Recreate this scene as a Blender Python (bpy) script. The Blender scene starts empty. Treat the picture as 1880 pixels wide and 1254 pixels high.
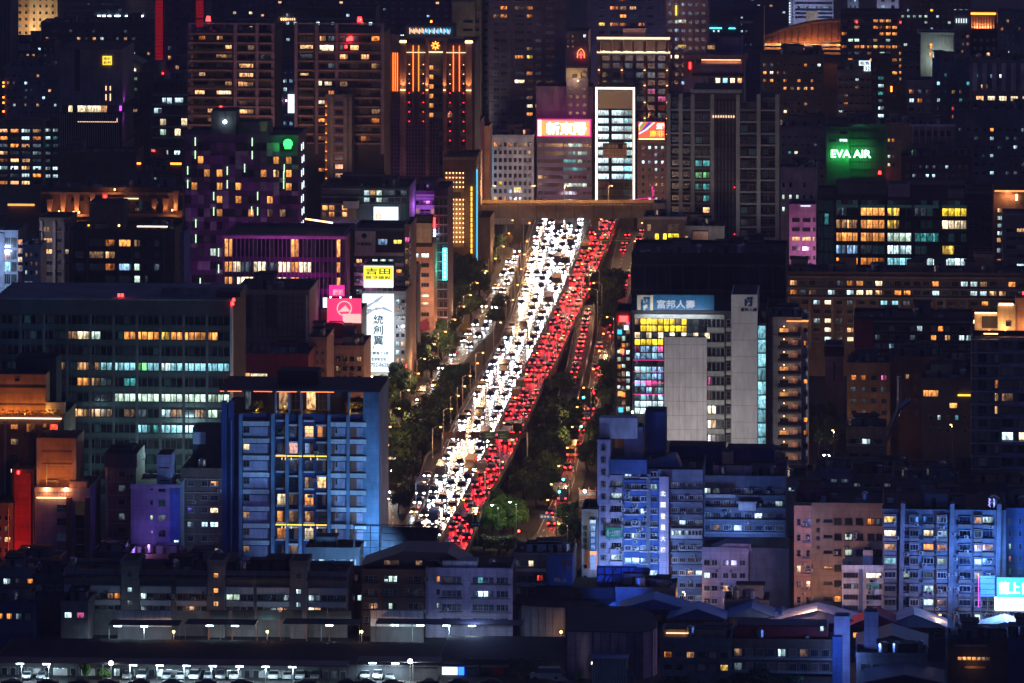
import bpy, math, random
from mathutils import Vector, Matrix

# ------------------------------------------------------------------ camera, sky, moon, exposure
scn = bpy.context.scene
COL = scn.collection
F, H, VH, UC = 11000.0, 232.0, -800.0, 940.0      # focal length in photo pixels, camera height (m), horizon row, centre column
ANG = math.radians(3.7)                            # the street grid is turned 3.7 degrees from the view axis
cam = bpy.data.cameras.new('camera'); camo = bpy.data.objects.new('camera', cam); COL.objects.link(camo)
camo.location = (0, 0, H); camo.rotation_euler = (math.pi/2, 0, 0)
cam.sensor_width = 36.0; cam.lens = 36.0*F/1880.0
cam.shift_y = -(627.0-VH)/1880.0
cam.clip_start = 5; cam.clip_end = 12000
scn.camera = camo

world = bpy.data.worlds.new('World'); scn.world = world; world.use_nodes = True
wn = world.node_tree; wn.nodes.clear()
sky = wn.nodes.new('ShaderNodeTexSky'); sky.sky_type = 'NISHITA'; sky.sun_disc = False
sky.sun_elevation = math.radians(5.0); sky.sun_rotation = math.radians(20); sky.dust_density = 1.0; sky.ozone_density = 3.0
bg = wn.nodes.new('ShaderNodeBackground'); bg.inputs['Strength'].default_value = 0.029
wo = wn.nodes.new('ShaderNodeOutputWorld')
tint = wn.nodes.new('ShaderNodeMix'); tint.data_type = 'RGBA'; tint.blend_type = 'MULTIPLY'; tint.inputs[0].default_value = 1.0   # violet city glow, the same all over the sky
tint.inputs[7].default_value = (.80, .76, 1.75, 1.0); wn.links.new(sky.outputs[0], tint.inputs[6])
wn.links.new(tint.outputs[2], bg.inputs['Color']); wn.links.new(bg.outputs[0], wo.inputs['Surface'])

sl = bpy.data.lights.new('sun', 'SUN'); sl.energy = 0.012; sl.angle = math.radians(12); sl.color = (0.75, 0.8, 1.0)
so = bpy.data.objects.new('sun', sl); COL.objects.link(so)
so.rotation_euler = (math.radians(-80), 0, math.radians(-20))

scn.view_settings.view_transform = 'Standard'; scn.view_settings.look = 'None'
scn.view_settings.exposure = 0.25; scn.view_settings.gamma = 1.0
cy = scn.cycles
cy.max_bounces = 3; cy.diffuse_bounces = 1; cy.glossy_bounces = 2; cy.use_adaptive_sampling = True; cy.adaptive_threshold = .03; cy.transmission_bounces = 2
cy.caustics_reflective = False; cy.caustics_refractive = False
cy.sample_clamp_indirect = 2.0; cy.use_light_tree = True; cy.light_sampling_threshold = 0.01
cy.use_denoising = True

# ------------------------------------------------------------------ photo pixel <-> place
def Yg(v, z=0.0): return F*(H-z)/(v-VH)
def PX(u, Y): return (u-UC)*Y/F
def PZ(v, Y): return H-(v-VH)*Y/F
def G(u, v, z=0.0):
    Y = Yg(v, z); return Vector((PX(u, Y), Y, z))

# ------------------------------------------------------------------ materials
MATS = {}
def nmat(name):
    m = bpy.data.materials.new(name); m.use_nodes = True; nt = m.node_tree
    MATS[name] = m
    return m, nt, nt.nodes['Principled BSDF'], nt.nodes.new, nt.links.new

def wall(name, rgb, rough=.8, var=.45, scale=.12, metal=0.0, streak=.22, spec=.3, joints=False):
    m, nt, p, N, L = nmat(name)
    geo = N('ShaderNodeNewGeometry')
    n1 = N('ShaderNodeTexNoise'); n1.inputs['Scale'].default_value = scale; n1.inputs['Detail'].default_value = 6
    L(geo.outputs['Position'], n1.inputs['Vector'])
    mp = N('ShaderNodeMapping'); mp.inputs['Scale'].default_value = (1.1, 1.1, .3); L(geo.outputs['Position'], mp.inputs['Vector'])
    n2 = N('ShaderNodeTexNoise'); n2.inputs['Scale'].default_value = 1.0; n2.inputs['Detail'].default_value = 4; L(mp.outputs[0], n2.inputs['Vector'])
    oi = N('ShaderNodeObjectInfo')
    a = N('ShaderNodeMapRange'); a.inputs['From Min'].default_value = .3; a.inputs['From Max'].default_value = .7
    a.inputs['To Min'].default_value = 1-var; a.inputs['To Max'].default_value = 1.1; L(n1.outputs[0], a.inputs['Value'])
    b = N('ShaderNodeMapRange'); b.inputs['From Min'].default_value = .35; b.inputs['From Max'].default_value = .65
    b.inputs['To Min'].default_value = 1-streak; b.inputs['To Max'].default_value = 1.05; L(n2.outputs[0], b.inputs['Value'])
    c = N('ShaderNodeMapRange'); c.inputs['To Min'].default_value = .85; c.inputs['To Max'].default_value = 1.1; L(oi.outputs['Random'], c.inputs['Value'])
    q = N('ShaderNodeMath'); q.operation = 'MULTIPLY'; L(a.outputs[0], q.inputs[0]); L(b.outputs[0], q.inputs[1])
    q2 = N('ShaderNodeMath'); q2.operation = 'MULTIPLY'; L(q.outputs[0], q2.inputs[0]); L(c.outputs[0], q2.inputs[1])
    sx = N('ShaderNodeSeparateXYZ'); L(geo.outputs['Position'], sx.inputs[0])
    xy = N('ShaderNodeMath'); xy.operation = 'MULTIPLY_ADD'; xy.inputs[1].default_value = .83; L(sx.outputs['Y'], xy.inputs[0]); L(sx.outputs['X'], xy.inputs[2])
    cb = N('ShaderNodeCombineXYZ'); L(xy.outputs[0], cb.inputs['X']); L(sx.outputs['Z'], cb.inputs['Y'])
    br = N('ShaderNodeTexBrick'); br.offset = 0.0; br.inputs['Scale'].default_value = 1.0; br.inputs['Brick Width'].default_value = 2.1; br.inputs['Row Height'].default_value = 1.55; br.inputs['Mortar Size'].default_value = .035
    br.inputs['Color1'].default_value = (1, 1, 1, 1); br.inputs['Color2'].default_value = (.86, .86, .86, 1); br.inputs['Mortar'].default_value = (.55, .55, .55, 1); L(cb.outputs[0], br.inputs['Vector'])
    q3 = N('ShaderNodeMath'); q3.operation = 'MULTIPLY'; L(q2.outputs[0], q3.inputs[0]); L(br.outputs['Color'], q3.inputs[1]); q2 = q3 if joints else q2
    v = N('ShaderNodeVectorMath'); v.operation = 'SCALE'; v.inputs[0].default_value = rgb; L(q2.outputs[0], v.inputs['Scale'])
    L(v.outputs[0], p.inputs['Base Color'])
    p.inputs['Roughness'].default_value = rough; p.inputs['Metallic'].default_value = metal
    p.inputs['Specular IOR Level'].default_value = spec
    bp = N('ShaderNodeBump'); bp.inputs['Strength'].default_value = .25; bp.inputs['Distance'].default_value = .05
    L(n2.outputs[0], bp.inputs['Height']); L(bp.outputs[0], p.inputs['Normal'])
    return m

SAMPLED = set('signwhite signred signyellow signpink signorange epink eteal led_screen signcyan eblue epurple ecyan eline egreenw'.split())   # broad signs light their surroundings; small lamps carry a lamp of their own
def emit(name, rgb, st, sampled=True, base=(.02,.02,.02)):
    m, nt, p, N, L = nmat(name)
    p.inputs['Base Color'].default_value = (*base, 1); p.inputs['Roughness'].default_value = .5
    p.inputs['Emission Color'].default_value = (*rgb, 1); p.inputs['Emission Strength'].default_value = st
    m.cycles.emission_sampling = 'FRONT' if (sampled and name in SAMPLED) else 'NONE'
    return m

def pane(name, rgb, st, lo=.35):
    """a lit window: room light behind glass, broken up by curtains and furniture, each room its own brightness"""
    m, nt, p, N, L = nmat(name)
    tc = N('ShaderNodeTexCoord'); oi = N('ShaderNodeObjectInfo')
    mul = N('ShaderNodeMath'); mul.operation = 'MULTIPLY'; mul.inputs[1].default_value = 87.0; L(oi.outputs['Random'], mul.inputs[0])
    mp = N('ShaderNodeMapping'); mp.inputs['Scale'].default_value = (1.6, 1, .7); L(tc.outputs['Object'], mp.inputs['Vector'])
    n = N('ShaderNodeTexNoise'); n.noise_dimensions = '4D'; n.inputs['Scale'].default_value = 1.1; n.inputs['Detail'].default_value = 3
    L(mp.outputs[0], n.inputs['Vector']); L(mul.outputs[0], n.inputs['W'])
    r = N('ShaderNodeMapRange'); r.inputs['From Min'].default_value = .38; r.inputs['From Max'].default_value = .58
    r.inputs['To Min'].default_value = lo*.5; r.inputs['To Max'].default_value = 1.15; L(n.outputs[0], r.inputs['Value'])
    m2 = N('ShaderNodeMath'); m2.operation = 'MULTIPLY'; m2.inputs[1].default_value = 13.7; L(oi.outputs['Random'], m2.inputs[0])
    fr = N('ShaderNodeMath'); fr.operation = 'FRACT'; L(m2.outputs[0], fr.inputs[0])
    r2 = N('ShaderNodeMapRange'); r2.inputs['To Min'].default_value = lo*.45; r2.inputs['To Max'].default_value = 1.25; L(fr.outputs[0], r2.inputs['Value'])
    a = N('ShaderNodeMath'); a.operation = 'MULTIPLY'; L(r.outputs[0], a.inputs[0]); L(r2.outputs[0], a.inputs[1])
    sp = N('ShaderNodeSeparateXYZ'); L(tc.outputs['Generated'], sp.inputs[0])
    m3 = N('ShaderNodeMath'); m3.operation = 'MULTIPLY'; m3.inputs[1].default_value = 41.3; L(oi.outputs['Random'], m3.inputs[0])
    f3 = N('ShaderNodeMath'); f3.operation = 'FRACT'; L(m3.outputs[0], f3.inputs[0])
    cu = N('ShaderNodeMapRange'); cu.inputs['To Min'].default_value = .25; cu.inputs['To Max'].default_value = 1.6; L(f3.outputs[0], cu.inputs['Value'])
    lt = N('ShaderNodeMath'); lt.operation = 'LESS_THAN'; L(sp.outputs['X'], lt.inputs[0]); L(cu.outputs[0], lt.inputs[1])
    cm = N('ShaderNodeMapRange'); cm.inputs['To Min'].default_value = .22 if lo < .6 else .6; cm.inputs['To Max'].default_value = 1.0; L(lt.outputs[0], cm.inputs['Value'])
    ce = N('ShaderNodeMapRange'); ce.inputs['To Min'].default_value = .5; ce.inputs['To Max'].default_value = 1.35; L(sp.outputs['Z'], ce.inputs['Value'])
    x1 = N('ShaderNodeMath'); x1.operation = 'MULTIPLY'; L(cm.outputs[0], x1.inputs[0]); L(ce.outputs[0], x1.inputs[1])
    x2 = N('ShaderNodeMath'); x2.operation = 'MULTIPLY'; L(x1.outputs[0], x2.inputs[0]); L(a.outputs[0], x2.inputs[1])
    b = N('ShaderNodeMath'); b.operation = 'MULTIPLY'; b.inputs[1].default_value = st*1.25; L(x2.outputs[0], b.inputs[0])
    hs = N('ShaderNodeHueSaturation'); hs.inputs['Color'].default_value = (*rgb, 1)
    h = N('ShaderNodeMapRange'); h.inputs['To Min'].default_value = .48; h.inputs['To Max'].default_value = .52; L(n.outputs[0], h.inputs['Value']); L(h.outputs[0], hs.inputs['Hue'])
    L(hs.outputs[0], p.inputs['Emission Color']); L(b.outputs[0], p.inputs['Emission Strength'])
    p.inputs['Base Color'].default_value = (.02, .02, .022, 1); p.inputs['Roughness'].default_value = .15
    m.cycles.emission_sampling = 'NONE'
    return m

def glass(name, rgb, dimc, dim=.05, rough=.12):
    """dark window: glossy glass, with the odd room where a faint light is on"""
    m, nt, p, N, L = nmat(name)
    oi = N('ShaderNodeObjectInfo'); tc = N('ShaderNodeTexCoord')
    r = N('ShaderNodeMapRange'); r.inputs['From Min'].default_value = .55; r.inputs['To Max'].default_value = dim; L(oi.outputs['Random'], r.inputs['Value'])
    n = N('ShaderNodeTexNoise'); n.inputs['Scale'].default_value = 1.3; L(tc.outputs['Object'], n.inputs['Vector'])
    q = N('ShaderNodeMath'); q.operation = 'MULTIPLY'; L(r.outputs[0], q.inputs[0]); L(n.outputs[0], q.inputs[1])
    L(q.outputs[0], p.inputs['Emission Strength']); p.inputs['Emission Color'].default_value = (*dimc, 1)
    p.inputs['Base Color'].default_value = (*rgb, 1); p.inputs['Roughness'].default_value = rough
    p.inputs['Specular IOR Level'].default_value = .8
    m.cycles.emission_sampling = 'NONE'
    return m

for nm, c in dict(conc=(.30,.29,.29), grey=(.22,.22,.24), dgrey=(.10,.10,.115), dark=(.045,.045,.055), tan=(.42,.30,.19), cream=(.58,.50,.36),
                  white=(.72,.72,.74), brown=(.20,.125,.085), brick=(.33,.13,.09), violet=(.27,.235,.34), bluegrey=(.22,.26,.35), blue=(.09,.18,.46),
                  deepblue=(.03,.07,.22), pink=(.62,.34,.52), mauve=(.40,.30,.42), purple=(.26,.07,.30), plum=(.13,.045,.16), maroon=(.30,.04,.09), rose=(.50,.30,.27),
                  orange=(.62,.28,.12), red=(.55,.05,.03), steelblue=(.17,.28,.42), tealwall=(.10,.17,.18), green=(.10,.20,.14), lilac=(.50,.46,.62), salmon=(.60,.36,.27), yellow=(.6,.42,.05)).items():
    wall(nm, c, joints=True)
wall('roof', (.03,.03,.036), rough=.9); wall('tinroof', (.055,.06,.08), rough=.5); wall('blueroof', (.06,.16,.38), rough=.5); wall('whiteroof', (.55,.57,.62), rough=.5)
wall('redroof', (.32,.03,.04), rough=.6)
wall('asphalt', (.05,.05,.053), rough=.6, scale=.05); wall('deckasphalt', (.06,.058,.058), rough=.26, scale=.05, spec=.8); wall('ground', (.035,.035,.038), rough=.85, scale=.02); wall('paving', (.18,.17,.16)); wall('paint', (.75,.75,.72), rough=.6)
wall('metal', (.42,.43,.45), rough=.35, metal=.8, var=.2); wall('darkmetal', (.05,.052,.06), rough=.5, metal=.4, var=.2); wall('steel', (.62,.63,.66), rough=.25, metal=.9, var=.15)
wall('tile', (.62,.62,.63), rough=.4, var=.18, streak=.12); wall('frame', (.32,.32,.33), rough=.5); wall('framedark', (.05,.05,.055), rough=.5); wall('framewhite', (.66,.66,.68), rough=.5)
wall('tealspandrel', (.085,.13,.135), rough=.3, spec=.5); wall('rust', (.30,.10,.05)); wall('signgreen', (.02,.22,.10), rough=.4, var=.1); wall('signblue', (.02,.10,.35), rough=.4, var=.1); wall('signbrown', (.12,.07,.05)); wall('acunit', (.55,.55,.55), rough=.5)
wall('sage', (.45,.47,.44), rough=.4, var=.15); wall('bluesign', (.012,.10,.22), rough=.4, var=.1); wall('signcream', (.62,.52,.36), rough=.4, var=.1); wall('ink', (.02,.03,.05)); wall('tyre', (.02,.02,.02))
wall('bark', (.07,.05,.035)); wall('netting', (.15,.07,.17), rough=.9)
glass('glass', (.010,.012,.018), (.55,.62,1.0), .022); glass('glasswarm', (.014,.011,.010), (1.0,.62,.35), .03); glass('glassteal', (.008,.022,.028), (.25,.75,.9), .06)
glass('glassblue', (.010,.02,.05), (.25,.4,1.0), .05); glass('glassviolet', (.022,.012,.030), (.7,.4,.9), .03)
pane('o', (1.0,.30,.055), 1.5); pane('w', (1.0,.50,.21), 1.6); pane('c', (.64,.93,1.0), 1.6); pane('b', (.35,.62,1.0), 1.3); pane('y', (1.0,.62,.10), 1.5)
pane('t', (.10,.62,.62), .7); pane('g', (.30,1.0,.35), 1.0); pane('r', (1.0,.06,.03), 1.3); pane('d', (1.0,.55,.28), .35); pane('k', (.35,.85,1.0), 1.2, lo=.7)
pane('W', (1.0,.78,.48), 2.3, lo=.6); pane('C', (.66,.93,1.0), 1.9, lo=.75); pane('Y', (1.0,.66,.03), 1.9, lo=.7); pane('G', (.72,1.0,.80), 1.1, lo=.75); pane('O', (1.0,.36,.085), 1.5, lo=.75)
pane('P', (1.0,.15,.45), 1.2); pane('D', (.5,.7,.85), .13)
ST = {'.':'glass', ',':'glasswarm', ';':'glassteal', ':':'glassblue', '^':'glassviolet'}
def stm(ch): return MATS[ST.get(ch, ch)]

emit('ewarm', (1.0,.50,.20), 6); emit('eorange', (1.0,.25,.03), 6); emit('eneon', (1.0,.16,.015), 4); emit('ered', (1.0,.02,.02), 12); emit('ecool', (.70,.92,1.0), 22)
emit('ewhite', (1.0,.93,.82), 8); emit('egreen', (.02,1.0,.06), 6); emit('egreenw', (.25,1.0,.35), 9); emit('eblue', (.02,.12,1.0), 4); emit('ecyan', (.05,.55,.9), 1.6); emit('epink', (1.0,.03,.35), 1.1)
emit('eyellow', (1.0,.62,.05), 1.8); emit('epurple', (.45,.05,1.0), 3); emit('eled', (.55,1.0,.55), 2.0); emit('eteal', (.05,1.0,.75), 5); emit('signwhite', (.76,.91,1.0), 1.6)
emit('signred', (1.0,.10,.06), 1.5); emit('signyellow', (1.0,.86,.04), 1.5); emit('signpink', (1.0,.05,.20), 1.0); emit('head', (.88,.95,1.0), 120); emit('headwarm', (1.0,.74,.50), 100); emit('tail', (1.0,.012,.018), 30)
emit('letterwhite', (.9,.95,1.0), 1.3, False); emit('frost', (1.0,.58,.34), 2.0); emit('eline', (1.0,.80,.60), 4.5); emit('redstrip', (1.0,.01,.03), .22, False); emit('signorange', (1.0,.35,.08), 1.6); emit('lensgreen', (.05,1.0,.6), 25); emit('lensred', (1,.03,.02), 25)
emit('flagblue', (.02,.06,.5), 1.2, False); emit('flaggreen', (.02,.45,.1), 1.2, False); emit('signcyan', (.02,.50,.75), 2.2); emit('led_screen', (.95,.97,1.0), 4.5); emit('lantern', (1.0,.36,.08), 10)
emit('inkteal', (.01,.10,.16), .35, False); emit('inkgreen', (0,.14,.06), .5, False); emit('inkgrey', (.05,.07,.12), .3, False); emit('greylit', (.45,.50,.62), .9, False); emit('pinklit', (1.0,.55,.50), 1.1, False)

# ------------------------------------------------------------------ mesh and object helpers
def bev_box(dx, dy, dz):
    x, y, z = dx, dy, dz
    return [(0,0,0),(x,0,0),(x,y,0),(0,y,0),(0,0,z),(x,0,z),(x,y,z),(0,y,z)], [(0,3,2,1),(4,5,6,7),(0,1,5,4),(1,2,6,5),(2,3,7,6),(3,0,4,7)]
MESH = {}
def box_mesh(dx, dy, dz):
    k = (round(dx, 2), round(dy, 2), round(dz, 2))
    m = MESH.get(k)
    if m is None:
        v, f = bev_box(max(dx, .01), max(dy, .01), max(dz, .01)); m = bpy.data.meshes.new('box'); m.from_pydata(v, [], f); m.materials.append(None); MESH[k] = m
    return m

def link(name, data, parent=None, loc=(0,0,0), rz=0.0):
    o = bpy.data.objects.new(name, data); COL.objects.link(o); o.location = loc
    if rz: o.rotation_euler = (0, 0, rz)
    if parent is not None: o.parent = parent
    return o

def setmat(o, i, m):
    s = o.material_slots[i]; s.link = 'OBJECT'; s.material = m if not isinstance(m, str) else MATS[m]

def pbox(name, parent, x0, x1, y0, y1, z0, z1, mat):
    """one box-shaped piece in its parent's metres"""
    o = link(name, box_mesh(x1-x0, y1-y0, z1-z0), parent, (x0, y0, z0)); setmat(o, 0, mat); return o

class MB:
    """collects shapes into one mesh"""
    def __init__(s): s.v = []; s.f = []; s.mi = []
    def box(s, x0, x1, y0, y1, z0, z1, mi=0):
        n = len(s.v); v, f = bev_box(x1-x0, y1-y0, z1-z0)
        s.v += [(a+x0, b+y0, c+z0) for a, b, c in v]; s.f += [tuple(i+n for i in q) for q in f]; s.mi += [mi]*6
    def quad(s, a, b, c, d, mi=0):
        n = len(s.v); s.v += [tuple(a), tuple(b), tuple(c), tuple(d)]; s.f.append((n, n+1, n+2, n+3)); s.mi.append(mi)
    def prism(s, pts, y0, y1, mi=0):
        """outline in x,z drawn out along y"""
        n = len(s.v); k = len(pts)
        s.v += [(x, y0, z) for x, z in pts] + [(x, y1, z) for x, z in pts]
        s.f += [tuple(range(n, n+k)), tuple(range(n+2*k-1, n+k-1, -1))]; s.mi += [mi, mi]
        for i in range(k):
            j = (i+1) % k; s.f.append((n+i, n+k+i, n+k+j, n+j)); s.mi.append(mi)
    def plan(s, pts, z0, z1, mi=0):
        """plan outline in x,y raised along z"""
        n = len(s.v); k = len(pts)
        s.v += [(x, y, z0) for x, y in pts] + [(x, y, z1) for x, y in pts]
        s.f += [tuple(range(n+k-1, n-1, -1)), tuple(range(n+k, n+2*k))]; s.mi += [mi, mi]
        for i in range(k):
            j = (i+1) % k; s.f.append((n+i, n+j, n+k+j, n+k+i)); s.mi.append(mi)
    def tube(s, a, b, r0, r1=None, n=6, mi=0):
        a = Vector(a); b = Vector(b); r1 = r0 if r1 is None else r1
        d = (b-a).normalized(); t = d.cross(Vector((0, 0, 1)))
        if t.length < 1e-3: t = Vector((1, 0, 0))
        t.normalize(); w = d.cross(t); k = len(s.v)
        for c, r in ((a, r0), (b, r1)):
            for i in range(n):
                q = c+t*(r*math.cos(6.2832*i/n))+w*(r*math.sin(6.2832*i/n)); s.v.append(tuple(q))
        for i in range(n):
            j = (i+1) % n; s.f.append((k+i, k+j, k+n+j, k+n+i)); s.mi.append(mi)
        s.f.append(tuple(range(k+n-1, k-1, -1))); s.f.append(tuple(range(k+n, k+2*n))); s.mi += [mi, mi]
    def mesh(s, name, mats):
        m = bpy.data.meshes.new(name); m.from_pydata(s.v, [], s.f)
        for q in mats: m.materials.append(MATS[q] if isinstance(q, str) else q)
        m.polygons.foreach_set('material_index', s.mi); m.update(); return m
    def build(s, name, mats, parent=None, loc=(0,0,0), rz=0.0):
        return link(name, s.mesh(name, mats if isinstance(mats, (list, tuple)) else [mats]), parent, loc, rz)

def tag(o, label, cat, group=None, kind=None):
    if label: o['label'] = label
    if cat: o['category'] = cat
    if group: o['group'] = group
    if kind: o['kind'] = kind
    return o
def struct(o): o['kind'] = 'structure'; return o
def empty(name, loc=(0,0,0), rz=0.0, parent=None): return link(name, None, parent, loc, rz)

LS_ = dict(pillar_uplight=3.5, blue_wash=3.2, facade_wash=.6, edge_wash=.3, side_wash=.5, crown_light=2.0, sign_glow=.2, fill_glow=4.0, blue_spill=2.2, billboard_spill=3.0, facade_light=2.2, yard_glow=.5, blue_glow=2.0, tube_glow=5.5, roof_light=.1, fill_wash=.7, shell_light=.8, column_light=2.5, lantern_light=2.0, screen_light=2.2, terrace_light=1.3, penthouse_light=1.2, lamp_light=.6, neon_spill=1.5, site_glow=3.5, banner_light=1.5, violet_wash=1.2, beam=1.5)
def lamp(name, parent, loc, energy, color, kind='POINT', size=.3, aim=None, spot=80, blend=.5, sx=None, sy=None):
    l = bpy.data.lights.new(name, kind); l.energy = energy*LS_.get(name, 1.0); l.color = color
    if kind == 'AREA': l.shape = 'RECTANGLE'; l.size = sx or 1; l.size_y = sy or 1
    else: l.shadow_soft_size = size
    if kind == 'SPOT': l.spot_size = math.radians(spot); l.spot_blend = blend
    o = link(name, l, parent, loc)
    if aim is not None:
        o.rotation_euler = Vector(aim).to_track_quat('-Z', 'Y').to_euler()
    return o

# ------------------------------------------------------------------ lettering (meshes made once, before anything else is in the scene)
TEXTS = ['EVA AIR', '富邦人壽', '吉田', '開發建設', '統', '創', '翼', 'SC鋼骨 2·3房', '忠孝新生站', '2752-8628', '新東陽', '鮮', '南非', '公開標售', '售', '0910-072707', '0911-677276',
         '煌城', '設創', '北', '國', '登', '星', '大', '樓', '德', '成', '建', '設', '啟', '新', '診', '所', '新莊', '御', '賀', '錄城', '龍上', '龍山', '樺', '大華建設', '租售', '32', '啟新診所', '第一上成電梯', '威', '秀']
TM = {}
_tmp = []
for t in TEXTS:
    c = bpy.data.curves.new('text', 'FONT'); c.body = t; c.align_x = 'CENTER'; c.align_y = 'CENTER'; c.size = 1.0; c.extrude = .06; c.offset = .016; c.resolution_u = 2
    o = bpy.data.objects.new('text', c); COL.objects.link(o); _tmp.append((t, o, c))
dg = bpy.context.evaluated_depsgraph_get()
for t, o, c in _tmp:
    m = bpy.data.meshes.new_from_object(o.evaluated_get(dg)); m.name = 'lettering'
    xs = [v.co.x for v in m.vertices]; ys = [v.co.y for v in m.vertices]
    cx = (min(xs)+max(xs))/2; cyy = (min(ys)+max(ys))/2; w = max(xs)-min(xs); h = max(ys)-min(ys)
    for v in m.vertices: v.co = ((v.co.x-cx)/w, -v.co.z, (v.co.y-cyy)/h)     # unit width and height, facing -Y
    m.materials.clear(); m.materials.append(None)
    TM[t] = m
for t, o, c in _tmp:
    bpy.data.objects.remove(o); bpy.data.curves.remove(c)

# ------------------------------------------------------------------ windows
WIN = {}
def win_mesh(w, h, nx, ny, fr, sill):
    k = (round(w, 1), round(h, 1), nx, ny, round(fr, 2), sill)
    m = WIN.get(k)
    if m: return m
    b = MB(); w, h = max(k[0], .2), max(k[1], .2)
    b.quad((fr, -.05, fr), (w-fr, -.05, fr), (w-fr, -.05, h-fr), (fr, -.05, h-fr), 1)
    for x0, x1, z0, z1 in ((0, w, 0, fr), (0, w, h-fr, h), (0, fr, fr, h-fr), (w-fr, w, fr, h-fr)): b.box(x0, x1, -.16, .04, z0, z1)
    t = fr*.55
    for i in range(1, nx): b.box(w*i/nx-t/2, w*i/nx+t/2, -.12, -.02, fr, h-fr)
    for i in range(1, ny): b.box(fr, w-fr, -.11, -.02, h*i/ny-t/2, h*i/ny+t/2)
    if sill: b.box(-.12, w+.12, -.32, .03, -.14, 0)
    m = b.mesh('window', [None, None]) if False else None
    me = bpy.data.meshes.new('window'); me.from_pydata(b.v, [], b.f); me.materials.append(None); me.materials.append(None)
    me.polygons.foreach_set('material_index', b.mi); me.update(); WIN[k] = me
    return me

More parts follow.
